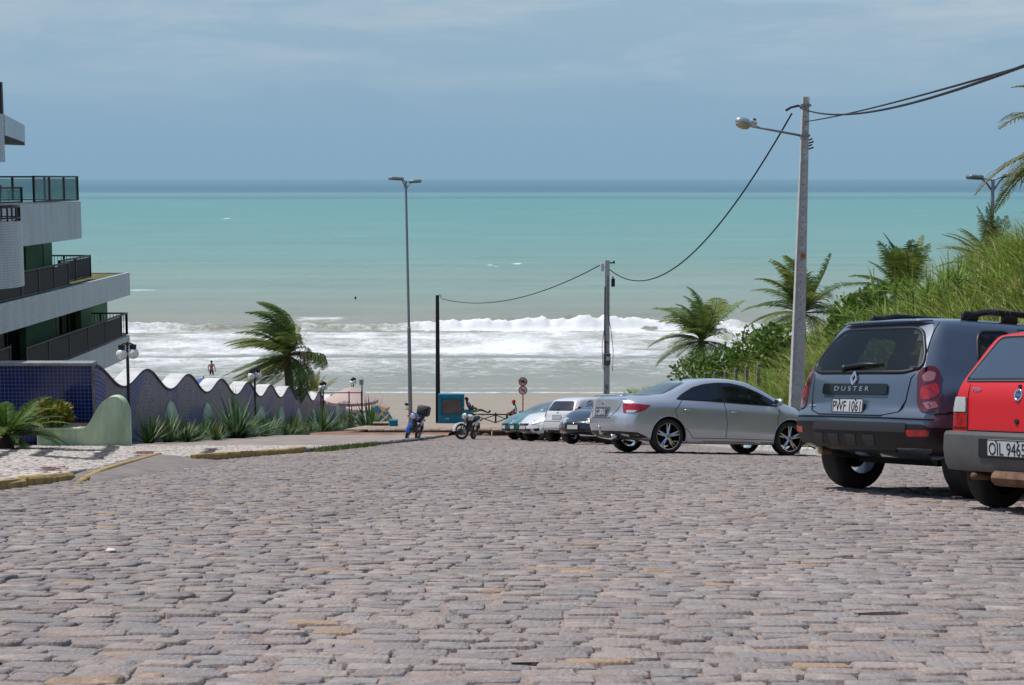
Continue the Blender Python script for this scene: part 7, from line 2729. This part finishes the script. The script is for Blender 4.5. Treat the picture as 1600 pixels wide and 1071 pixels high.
    if box:
        mb = MB(); mb.box((-.72, 0, 1.07), (.40, .42, .36), bev=.05, taper=1.0); bx_ = mk(mb, 'top_box', mat('grey_box_plastic', S(86, 86, 88, .5), .6))
        mb = MB(); mb.box((-.72, 0, .885), (.46, .26, .03)); mk(mb, 'luggage_rack', m_engine)
    else:
        mb = MB(); mb.tube([(-.52, .12, .86), (-.92, .12, .92), (-.92, -.12, .92), (-.52, -.12, .86)], .012, 6); mk(mb, 'grab_rail', m_chrome)
    return root
def moto_at(px, py, label, pm, head, lean, steer, box, d=None):
    g = GR(px, py)
    yaw = PI / 2 - head           # heading from +Y towards +X  ->  rotation about Z of local +X
    loc = Vector((g.x, g.y, g.z)) - Vector((math.cos(yaw), math.sin(yaw), 0)) * .70
    loc.z = float(zroad(loc.x, loc.y))
    r = motorcycle(label, pm, loc, yaw, lean, steer, box)
    sl = .1614 * math.cos(head)       # pitch with the road
    M = Matrix.Translation(loc) @ Matrix.Rotation(yaw, 4, 'Z') @ Matrix.Rotation(math.atan(sl), 4, 'Y') @ Matrix.Rotation(lean, 4, 'X')
    r.matrix_world = M
    return r
moto_at(635, 689, 'blue motorcycle with a grey top box parked beside the left kerb end', m_bblue, D_(193), D_(-9), D_(10), True)
moto_at(719, 687, 'white motorcycle leaning on its stand in front of the blue panel', m_bwhite, D_(200), D_(-9), D_(-42), False)

# ------------------------------------------------------------------ promenade furniture
m_teal = mat('teal_paint_wall', S(24, 138, 166, .85), .7, col2=S(18, 118, 146, .8), scale=2.5, bump=.1, bscale=20)
def blue_panel():
    d = 83.0
    a, b = PT(685, 662, d), PT(725.5, 662, d)
    z0 = float(zprom(a.x, a.y))
    zt = PT(700, 615.5, d).z
    cx, w, h = (a.x + b.x) / 2, b.x - a.x, zt - z0
    root = empty('panel_wall', (cx, a.y, z0), 'teal painted block wall with a framed grey brown panel on the promenade', 'panel')
    mb = MB(); mb.box((0, .15, h / 2 - .1), (w, .30, h + .2), bev=.02); mb.build('wall_block', m_teal, root)
    mb = MB(); mb.box((.02, -.008, h * .565), (w * .74, .03, h * .48), bev=.008); mb.build('grey_panel', mat('grey_brown_panel', S(150, 138, 132, .5), .8, col2=S(128, 118, 114, .45), scale=2), root)
    mb = MB()
    for (cx_, cz, ww, hh) in ((.02, .565 + .25, .78, .03), (.02, .565 - .25, .78, .03)): mb.box((cx_, -.02, h * cz), (w * ww, .04, h * hh))
    for sx in (-1, 1): mb.box((.02 + sx * w * .385, -.02, h * .565), (w * .03, .04, h * .52))
    mb.build('panel_frame', mat('teal_frame', S(16, 110, 132, .6), .6), root)
    mb = MB(); mb.box((-.22, -.008, h * .16), (.20, .012, .05)); mb.build('small_label', m_lampw, root)
    # lower stub wall on which the man leans
    a2, b2 = PT(725.8, 662, d), PT(737.5, 662, d)
    mb = MB(); hh = PT(730, 641, d).z - z0
    mb.box(((a2.x + b2.x) / 2 - cx, .17, hh / 2 - .1), (b2.x - a2.x, .30, hh + .2), bev=.02); mb.build('stub_wall', m_teal, root)
    return root
blue_panel()
def teal_bin(px0, px1, yt, yb, d, label):
    a, b = PT(px0, yb, d), PT(px1, yb, d)
    zt = PT(px0, yt, d).z
    w = b.x - a.x
    h = max(.3, zt - a.z)
    root = empty('litter_bin', ((a.x + b.x) / 2, a.y, a.z), label, 'bin', 'teal boxes by the promenade')
    mb = MB(); mb.box((0, w / 2, h / 2 - .05), (w, w, h + .1), bev=.025, taper=.97); mb.build('bin_body', m_teal, root)
    mb = MB(); mb.box((0, w / 2, h + .015), (w * 1.05, w * 1.05, .05), bev=.015); mb.build('lid', mat('teal_lid', S(30, 140, 155, .6), .6), root)
teal_bin(608, 621, 658, 675, 74, 'teal box at the end of the low stone wall beside the pavement')
teal_bin(811, 823, 644.5, 662, 83, 'teal box behind the orange sign post')
def stone_wall():
    d = 75.5
    a, b = PT(583, 675, d), PT(608, 675, d)
    root = empty('low_stone_wall', (a.x, a.y, a.z), 'low rough stone wall running up to the teal box', 'wall')
    r = random.Random(3)
    m = mat('rough_wall_stone', S(176, 152, 130, .5), .95, col2=S(120, 98, 84, .42), scale=5, bump=.8, bscale=12)
    w = b.x - a.x; h = PT(590, 662.5, d).z - a.z
    for row in range(3):
        x = 0
        while x < w:
            l = r.uniform(.10, .2)
            mb = MB(); mb.box((0, 0, 0), (min(l, w - x + .02) - .01, .3, h / 3 - .012), bev=.03)
            for i, p in enumerate(mb.v): mb.v[i] = tuple(q + r.gauss(0, .008) for q in p)
            o = mb.build('stone', m, root)
            o.location = (x + l / 2, .15 + r.gauss(0, .012), h * (row + .5) / 3)
            x += l
    mb = MB(); mb.box((w / 2, .15, h + .03), (w + .06, .4, .07), bev=.02); mb.build('coping_slab', MATS['ledge_top'], root)
stone_wall()
sheet('dirt_patch', np.linspace(-8.6, -2.7, 30), np.linspace(62.3, 84, 40), lambda X, Y: zroad(0 * X, Y) + .16 - .18 * np.clip((Y - 80) / 4, 0, 1) - .1 * np.clip((63 - Y) * 2, 0, 1), m_dirt)

m_fw = mat('brown_fence_wood', S(112, 72, 58, .5), .85, col2=S(82, 54, 46, .42), scale=6, bump=.4, bscale=20, stretch=(1, 6, 1))
def fence():
    d = 84.0
    g0 = PT(737, 662, d)
    root = empty('wooden_fence', (g0.x, g0.y, float(zprom(0, g0.y))), 'low brown wooden fence with crossed braces along the promenade edge', 'fence')
    pxs = [738.5, 774.5, 806, 840, 876]
    xs = [PT(p, 662, d).x - g0.x for p in pxs]
    h = .50
    for x in xs:
        mb = MB(); mb.box((x, .05, h / 2), (.10, .12, h + .16), bev=.015); mb.build('post', m_fw, root)
    for a, b in zip(xs[:-1], xs[1:]):
        mb = MB(); mb.box(((a + b) / 2, .05, h - .02), (b - a - .1, .07, .07), bev=.01); mb.build('rail', m_fw, root)
        for s in (0, 1):
            p0 = Vector((a + .05, .05 + s * .05 - .02, .03 if s else h - .07)); p1 = Vector((b - .05, .05 + s * .05 - .02, h - .07 if s else .03))
            mb = MB(); mb.tube([p0, p1], .028, 6); mb.build('brace', m_fw, root)
fence()

m_orange = mat('orange_post_paint', S(220, 150, 70, .65), .6, col2=S(190, 120, 55, .6), scale=5)
m_signw = mat('sign_white', S(226, 218, 220, .75), .5)
m_signp = mat('sign_pinkish', S(214, 184, 192, .7), .5)
m_signr = mat('sign_red', S(186, 40, 52, .75), .5)
def signs():
    d = 79.0
    b = PT(817, 662, d)
    z0 = float(zprom(b.x, b.y))
    root = empty('road_sign', (b.x, b.y, z0), 'pair of round red rimmed prohibition signs on an orange post', 'sign')
    t1, t2 = PT(817, 595.5, d).z - z0, PT(817, 609, d).z - z0
    mb = MB(); mb.tube([(0, 0, -.05), (0, 0, t1 + .1)], .035, 8); mb.build('post', m_orange, root, smooth=True, sharp=40)
    r = 7.0 / F_PX * d
    for k, z in enumerate((t1, t2)):
        M = Matrix.Translation((0, -.05, z)) @ Matrix.Rotation(PI / 2, 4, 'X')
        mb = MB(); mb.lathe([(0, 0), (r, 0), (r, .015), (0, .015)], 28, M); dsk = mb.build('sign_disc', m_signp if k == 0 else m_signw, root)
        mb = MB(); mb.lathe([(r * .80, .012), (r * .80, .019), (r, .019), (r, .012)], 28, M, close=True); mb.build('red_rim', m_signr, dsk)
        mb = MB(); mb.box((0, -.0725, z), (r * 1.66, .004, r * .17), rot=Matrix.Rotation(D_(-45 if k else -28) * -1, 3, 'Y')); mb.build('red_slash', m_signr if k else m_ink, dsk)
        mb = MB()
        if k == 0:     # vehicle pictogram
            for P in ([(-.5, -.05), (-.42, .12), (-.15, .16), (0, .36), (.25, .36), (.36, .12), (.5, .08), (.5, -.1), (-.5, -.12)],):
                mb.prism([(x * r, z_ * r) for x, z_ in P], lambda u, v, t: (u, t, z + v), -.070, -.066)
            for x in (-.28, .28): mb.lathe([(0, .016), (.15 * r, .016), (.15 * r, .021), (0, .021)], 14, M @ Matrix.Translation((x * r, -.16 * r, 0)))
        else:          # dog pictogram
            P = [(-.50, .22), (-.38, .30), (-.30, .20), (.05, .12), (.35, .16), (.50, .34), (.46, .14), (.40, 0), (.42, -.36), (.33, -.36), (.26, -.08), (-.10, -.06), (-.14, -.36), (-.23, -.36), (-.26, 0), (-.36, .12)]
            mb.prism([(x * r, z_ * r) for x, z_ in P], lambda u, v, t: (u, t, z + v), -.070, -.066)
        mb.build('pictogram', m_ink, dsk)
signs()

# beach tents and parasols behind the wall
def canopy(name, c, rx, ry, h, m, label, cat, n=10, pole=True, ph=2.2, zig=0.0):
    root = empty(name, c, label, cat)
    mb = MB()
    V = [Vector((0, 0, 0))]
    nr = 5
    for j in range(1, nr + 1):
        t = j / nr
        for k in range(n * 2):
            a = PI * k / n
            sag = .06 * (k % 2) * t
            V.append(Vector((rx * t * math.cos(a) * (1 - sag), ry * t * math.sin(a) * (1 - sag), -h * (t ** 1.25) - sag * .6)))
    N = n * 2
    Fc = [(0, 1 + k, 1 + (k + 1) % N) for k in range(N)]
    for j in range(nr - 1):
        for k in range(N):
            a = 1 + j * N
            Fc.append((a + k, a + N + k, a + N + (k + 1) % N, a + (k + 1) % N))
    V2 = V[-N:]
    b = len(V)
    V += [p - Vector((0, 0, .16)) for p in V2]
    for k in range(N): Fc.append((b - N + k, b + k, b + (k + 1) % N, b - N + (k + 1) % N))
    mb.add(V, Fc)
    o = mb.build('canopy', m, root, smooth=True, sharp=30)
    mb = MB(); mb.tube([(0, 0, .08), (0, 0, -ph)], .03, 8); mb.build('pole', m_steel, root)
    return root
m_pink = mat('pale_pink_canvas', S(240, 214, 204, .72), .8, col2=S(230, 202, 192, .68), scale=1, trans=.2)
m_tarp = mat('blue_tarp', S(30, 96, 190, .65), .6, trans=.15)
canopy('beach_tent', PT(549, 604.5, 86), 1.55, 1.6, .75, m_pink, 'pale pink beach canopy rising behind the far end of the wavy wall', 'tent', ph=2.4)
canopy('beach_tent', PT(574, 617, 92), 1.35, 1.4, .75, m_pink, 'second pale pink canopy half hidden by the big round agave', 'tent', ph=2.3)
canopy('beach_parasol', PT(318, 590.5, 76), 1.15, 1.15, .55, m_tarp, 'blue beach canopy peeping over the wavy wall left of the swept palm', 'parasol', ph=2.2)
canopy('beach_parasol', PT(352, 601, 79), .9, .9, .4, m_tarp, 'lower blue canopy just left of the palm trunk behind the wall', 'parasol', ph=2.2)
def checker_parasol():
    """blue and yellow parasol lying on its side"""
    d = 85
    c = PT(597, 657, d)
    root = empty('beach_parasol', c, 'blue and yellow checked beach parasol lying tilted on its side by the stone wall', 'parasol')
    mb_, my_ = mat('parasol_blue', S(20, 76, 160, .7), .7, trans=.15), mat('parasol_yellow', S(214, 166, 70, .7), .7, trans=.15)
    tiltM = Vector((.74, -.52, .40)).to_track_quat('Z', 'Y').to_matrix().to_4x4()
    n, R, h = 8, .92, .34
    for ring_ in range(2):
        for k in range(n):
            mb = MB()
            V = []
            for t in ([0, .25, .5] if ring_ == 0 else [.5, .75, 1.0]):
                for u in (0, .5, 1):
                    a = 2 * PI * (k + u) / n
                    rr = R * t * (1 - .05 * math.sin(PI * u))
                    for th in (0, .012):
                        V.append(tiltM @ Vector((rr * math.cos(a), rr * math.sin(a), h * (1 - t ** 1.6) - th)))
            Fc = []
            for i in range(2):
                for j in range(2):
                    q = lambda i, j, l: (i * 3 + j) * 2 + l
                    Fc += [(q(i, j, 0), q(i + 1, j, 0), q(i + 1, j + 1, 0), q(i, j + 1, 0)), (q(i, j, 1), q(i, j + 1, 1), q(i + 1, j + 1, 1), q(i + 1, j, 1))]
            mb.add(V, Fc)
            mb.build('canvas_panel', mb_ if (k + ring_) % 2 else my_, root, smooth=True)
    mb = MB(); mb.tube([tiltM @ Vector((0, 0, h + .08)), tiltM @ Vector((0, 0, -1.0))], .022, 8); mb.build('pole', m_lampw, root)
checker_parasol()
# grey box on a post and the brown rail behind the wall
t = PT(565.5, 597, 83)
root_ = empty('meter_post', (t.x, t.y, float(zroad(t.x, t.y))), 'small grey box on a thin post behind the far end of the wall', 'post')
hh_ = t.z - root_.location.z
mb = MB(); mb.tube([(0, 0, 0), (0, 0, hh_)], .035, 8); mb.build('post', m_plastb, root_)
mb = MB(); mb.box((-.03, 0, hh_), (.24, .16, .32), bev=.02); mb.build('grey_box', mat('pale_grey_box', S(190, 196, 200, .65), .6), root_)
mb = MB(); mb.tube([(.0, 0, hh_ + .16), (.0, 0, hh_ + .3)], .012, 5); mb.build('tip', m_orange, root_)
t0, t1 = PT(500, 614, 80), PT(566, 614, 82.5)
root_ = empty('wooden_rail', tuple(t0), 'thin brown rail strung behind the far end of the wavy wall', 'rail')
mb = MB(); mb.tube([(0, 0, 0), tuple(t1 - t0)], .03, 6); mb.build('rail', m_fw, root_)
for k in (.02, .68, .98):
    mb = MB(); q = (t1 - t0) * k; mb.tube([q + Vector((0, 0, .08)), q - Vector((0, 0, 2.4))], .035, 6); mb.build('rail_post', m_fw, root_)
# scrap of paper on the cobbles
g = GR(172, 863)
mb = MB()
mb.add([(-.022, -.017, .012), (.025, -.015, .016), (.026, .02, .013), (-.015, .022, .02), (0, 0, .014)], [(0, 1, 4), (1, 2, 4), (2, 3, 4), (3, 0, 4)])
o = mb.build('paper_scrap', m_white); o.location = g
tag(o, 'small white scrap of paper lying on the cobbles at the left', 'litter')

# ------------------------------------------------------------------ people
m_skin = mat('brown_skin', S(150, 100, 76, .6), .6, col2=S(136, 90, 68, .55), scale=10)
m_skin2 = mat('dark_skin', S(104, 70, 56, .55), .6, col2=S(92, 62, 50, .5), scale=10)
m_skin3 = mat('tanned_skin', S(190, 128, 100, .65), .6, col2=S(178, 110, 86, .6), scale=10)
m_hair = mat('black_hair', S(30, 26, 26, .5), .8)
def skin_mesh(name, pts, edges, rad, m, parent, root_i=0, sub=2, rxy=None):
    me = bpy.data.meshes.new(name)
    me.from_pydata([tuple(p) for p in pts], edges, [])
    o = bpy.data.objects.new(name, me)
    COL.objects.link(o)
    sk = o.modifiers.new('skin', 'SKIN')
    sk.use_smooth_shade = True
    for i, sv in enumerate(me.skin_vertices[0].data):
        sv.radius = rad[i] if hasattr(rad[i], '__len__') else (rad[i], rad[i])
        sv.use_root = (i == root_i)
    ss = o.modifiers.new('sub', 'SUBSURF')
    ss.levels = ss.render_levels = sub
    dg = bpy.context.evaluated_depsgraph_get()
    out = bpy.data.meshes.new_from_object(o.evaluated_get(dg))
    bpy.data.objects.remove(o)
    out.name = name
    out.materials.clear()
    out.materials.append(m)
    out.polygons.foreach_set('use_smooth', np.ones(len(out.polygons), bool))
    r = bpy.data.objects.new(name, out)
    return link(r, parent)
JN = ['pelvis', 'waist', 'chest', 'neck', 'head0', 'head1', 'shL', 'elL', 'wrL', 'haL', 'shR', 'elR', 'wrR', 'haR', 'hiL', 'knL', 'anL', 'toL', 'hiR', 'knR', 'anR', 'toR']
ED = [('pelvis', 'waist'), ('waist', 'chest'), ('chest', 'neck'), ('neck', 'head0'), ('head0', 'head1'), ('chest', 'shL'), ('shL', 'elL'), ('elL', 'wrL'), ('wrL', 'haL'), ('chest', 'shR'), ('shR', 'elR'), ('elR', 'wrR'), ('wrR', 'haR'),
      ('pelvis', 'hiL'), ('hiL', 'knL'), ('knL', 'anL'), ('anL', 'toL'), ('pelvis', 'hiR'), ('hiR', 'knR'), ('knR', 'anR'), ('anR', 'toR')]
RD = dict(pelvis=.125, waist=.115, chest=.135, neck=.055, head0=.085, head1=.088, sh=.062, el=.043, wr=.031, ha=.038, hi=.088, kn=.058, an=.038, to=.036)
def person(loc, J, label, skin, shirt, shorts, face, hat=None, hair=True, sleeves=True, shirt_on=True, fingers=True):
    """J: joints in metres from loc; face: unit vector the head looks along"""
    root = empty('person', loc, label, 'person')
    P = [Vector(J[k]) for k in JN]
    idx = {k: i for i, k in enumerate(JN)}
    R = [RD.get(k, RD.get(k[:2], .05)) for k in JN]
    body = skin_mesh('body', P, [(idx[a], idx[b]) for a, b in ED], R, skin, root, 0)
    face = Vector(face).normalized()
    up = (P[idx['head1']] - P[idx['head0']]).normalized()
    side = face.cross(up).normalized()
    hc = (P[idx['head0']] + P[idx['head1']]) / 2
    mb = MB()
    mb.sphere(hc + face * .095 - up * .01, .018, 8, 6, sc=(1, 1, 1.4))
    for s in (-1, 1): mb.sphere(hc + side * s * .088, .028, 8, 6, sc=(.7, .7, 1.2))
    mb.build('nose_and_ears', skin, body, smooth=True)
    mb = MB()
    for s in (-1, 1): mb.sphere(hc + face * .086 + side * s * .034 + up * .022, .011, 8, 6)
    mb.sphere(hc + face * .086 - up * .055, .02, 8, 6, sc=(1, 1, .3))
    mb.build('eyes_and_mouth', m_hair, body, smooth=True)
    for a in ('L', 'R'):
        w, h_ = P[idx['wr' + a]], P[idx['ha' + a]]
        dr = (h_ - w).normalized()
        sd_ = dr.orthogonal().normalized()
        for k in range(4):
            q = h_ + sd_ * (k - 1.5) * .017
            ln = (.066, .076, .072, .056)[k]
            mb = MB(); mb.tube([q, q + dr * ln * .55, q + dr * ln * .8 + dr.cross(sd_) * .018, q + dr * ln + dr.cross(sd_) * .034], [.010, .009, .008, .005], 6)
            mb.build('finger', skin, body, smooth=True)
        mb = MB(); q = w.lerp(h_, .35); mb.tube([q, q + sd_ * .04 + dr * .03, q + sd_ * .05 + dr * .065], [.012, .010, .006], 6); mb.build('thumb', skin, body, smooth=True)
    if shirt_on:
        ks = ['waist', 'chest', 'neck', 'shL', 'shR'] + (['slL', 'slR'] if sleeves else [])
        Q = dict((k, Vector(J[k])) for k in ks if k in J)
        Q['waist'] = P[0].lerp(P[1], .25)
        Q['neck'] = P[2].lerp(P[3], .6)
        for a in ('L', 'R'): Q['sl' + a] = P[idx['sh' + a]].lerp(P[idx['el' + a]], .62)
        Q['mid'] = P[1]
        kk = ['waist', 'mid', 'chest', 'neck', 'shL', 'slL', 'shR', 'slR']
        rr = [.140, .135, .152, .070, .080, .066, .080, .066]
        ii = {k: i for i, k in enumerate(kk)}
        skin_mesh('shirt', [Q[k] for k in kk], [(ii[a], ii[b]) for a, b in (('waist', 'mid'), ('mid', 'chest'), ('chest', 'neck'), ('chest', 'shL'), ('shL', 'slL'), ('chest', 'shR'), ('shR', 'slR'))], rr, shirt, root, 2)
    kk = ['w', 'p', 'hL', 'kL', 'hR', 'kR']
    Q = dict(w=P[0].lerp(P[1], .45), p=P[0], hL=P[idx['hiL']], kL=P[idx['hiL']].lerp(P[idx['knL']], .78), hR=P[idx['hiR']], kR=P[idx['hiR']].lerp(P[idx['knR']], .78))
    ii = {k: i for i, k in enumerate(kk)}
    skin_mesh('shorts', [Q[k] for k in kk], [(ii[a], ii[b]) for a, b in (('w', 'p'), ('p', 'hL'), ('hL', 'kL'), ('p', 'hR'), ('hR', 'kR'))], [.130, .138, .106, .088, .106, .088], shorts, root, 1)
    if hat:
        mb = MB()
        Mh = Matrix.Translation(hc + up * .035) @ Matrix((side, face, up)).transposed().to_4x4()
        mb.lathe([(.104, .0), (.104, .03), (.092, .08), (.055, .112), (0, .12)], 18, Mh)
        c = mb.build('cap', hat, root, smooth=True)
        mb = MB()
        V = [Mh @ Vector((x, y, .012 - .02 * (y - .08))) for x, y in [(-.08, .06), (-.06, .15), (0, .185), (.06, .15), (.08, .06)]]
        V += [p - up * .008 for p in V]
        mb.add(V, [(0, 1, 2, 3, 4), (9, 8, 7, 6, 5)] + [(i, i + 5, (i + 1) % 5 + 5, (i + 1) % 5) for i in range(5)])
        mb.build('cap_peak', hat, c)
    elif hair:
        mb = MB()
        Mh = Matrix.Translation(hc + up * .02 - face * .012) @ Matrix((side, face, up)).transposed().to_4x4()
        mb.lathe([(.098, -.02), (.104, .03), (.092, .08), (.055, .112), (0, .12)], 16, Mh)
        mb.build('hair', m_hair, root, smooth=True)
    return root
def J_(**k): return k
# man in a red cap on a red stool, seen from his left side, facing left
d = 82.0
sx = PT(804.5, 662, d)
zs = float(zprom(sx.x, sx.y))
J = J_(pelvis=(0, 0, .50), waist=(.02, 0, .66), chest=(.0, 0, .88), neck=(-.03, 0, 1.04), head0=(-.05, 0, 1.13), head1=(-.055, 0, 1.22),
       shL=(-.02, -.19, .97), elL=(-.06, -.24, .72), wrL=(-.26, -.20, .60), haL=(-.34, -.17, .57), shR=(-.02, .19, .97), elR=(-.06, .24, .72), wrR=(-.26, .2, .60), haR=(-.34, .17, .57),
       hiL=(-.05, -.11, .48), knL=(-.46, -.15, .56), anL=(-.44, -.15, .09), toL=(-.60, -.16, .035), hiR=(-.05, .11, .48), knR=(-.44, .15, .55), anR=(-.38, .15, .09), toR=(-.54, .16, .035))
person((sx.x, sx.y, zs), J, 'man in a red cap, white shirt and dark red shorts sitting on a red stool', m_skin2, mat('white_tshirt', S(228, 228, 232, .78), .9), mat('dark_red_shorts', S(140, 44, 48, .6), .9), (-1, -.15, 0), hat=mat('red_cap_cloth', S(196, 34, 48, .7), .8))
st_ = empty('plastic_stool', (sx.x + .02, sx.y, zs), 'red plastic stool under the man with the red cap', 'stool')
m_rp = mat('red_plastic', S(200, 40, 50, .7), .4)
mb = MB(); mb.box((0, 0, .355), (.34, .34, .04), bev=.015); mb.build('seat', m_rp, st_)
for a in (-1, 1):
    for b in (-1, 1):
        mb = MB(); mb.tube([(a * .13, b * .13, .34), (a * .16, b * .16, 0)], [.028, .02], 6); mb.build('leg', m_rp, st_)
# man leaning back on the teal stub wall, legs stretched along the fence rail
d = 83.3
bx_ = PT(735.5, 662, d)
zb = float(zprom(bx_.x, bx_.y))
J = J_(pelvis=(.10, -.02, .72), waist=(-.03, -.02, .86), chest=(-.16, -.02, 1.04), neck=(-.22, -.02, 1.19), head0=(-.22, -.03, 1.28), head1=(-.22, -.03, 1.38),
       shL=(-.16, -.21, 1.12), elL=(-.02, -.27, .88), wrL=(.22, -.20, .84), haL=(.30, -.17, .83), shR=(-.16, .17, 1.12), elR=(-.02, .25, .90), wrR=(.2, .18, .84), haR=(.28, .15, .83),
       hiL=(.16, -.12, .70), knL=(.58, -.12, .76), anL=(.98, -.10, .60), toL=(1.08, -.10, .76), hiR=(.16, .10, .70), knR=(.60, .08, .74), anR=(1.00, .06, .56), toR=(1.12, .06, .68))
person((bx_.x, bx_.y + .05, zb), J, 'barefoot man in a patterned shirt and green shorts reclining against the teal wall', m_skin2, mat('patterned_shirt', S(170, 190, 206, .6), .9, col2=S(40, 54, 92, .6), scale=9, lo=.46, hi=.54), mat('green_shorts', S(142, 190, 140, .65), .9), (1, -.3, -.1))
# bather standing in the shallows, back to the road
w = PT(330.5, 582, 128)
J = J_(pelvis=(0, 0, .92), waist=(0, 0, 1.08), chest=(.01, .01, 1.32), neck=(.01, .02, 1.50), head0=(.01, .03, 1.59), head1=(.01, .03, 1.69),
       shL=(-.21, 0, 1.42), elL=(-.29, -.02, 1.14), wrL=(-.27, .08, .92), haL=(-.25, .11, .84), shR=(.22, 0, 1.42), elR=(.31, -.03, 1.14), wrR=(.33, .03, .90), haR=(.33, .05, .81),
       hiL=(-.11, 0, .88), knL=(-.12, .03, .48), anL=(-.12, -.02, .08), toL=(-.13, .14, .03), hiR=(.11, 0, .88), knR=(.13, .05, .48), anR=(.13, 0, .08), toR=(.14, .15, .03))
w = PT(330.5, 582, 130.9)
w.z = SEA_Z - .55
person(tuple(w), J, 'bather with bare back and dark shorts standing in the shallow sea', m_skin3, m_hair, mat('dark_swim_shorts', S(48, 58, 72, .6), .9), (0, 1, 0), shirt_on=False)
# swimmer's head far out
t = PT(555.5, 469, 212)
mb = MB(); mb.sphere((0, 0, 0), .14, 12, 10, sc=(1, 1, 1.2)); mb.sphere((0, .02, -.24), .22, 12, 8, sc=(1.2, .7, .6))
o = mb.build('swimmer', m_hair, smooth=True); o.location = (t.x, t.y, SEA_Z + .32)
tag(o, 'tiny dark head of a swimmer far beyond the breakers', 'swimmer')
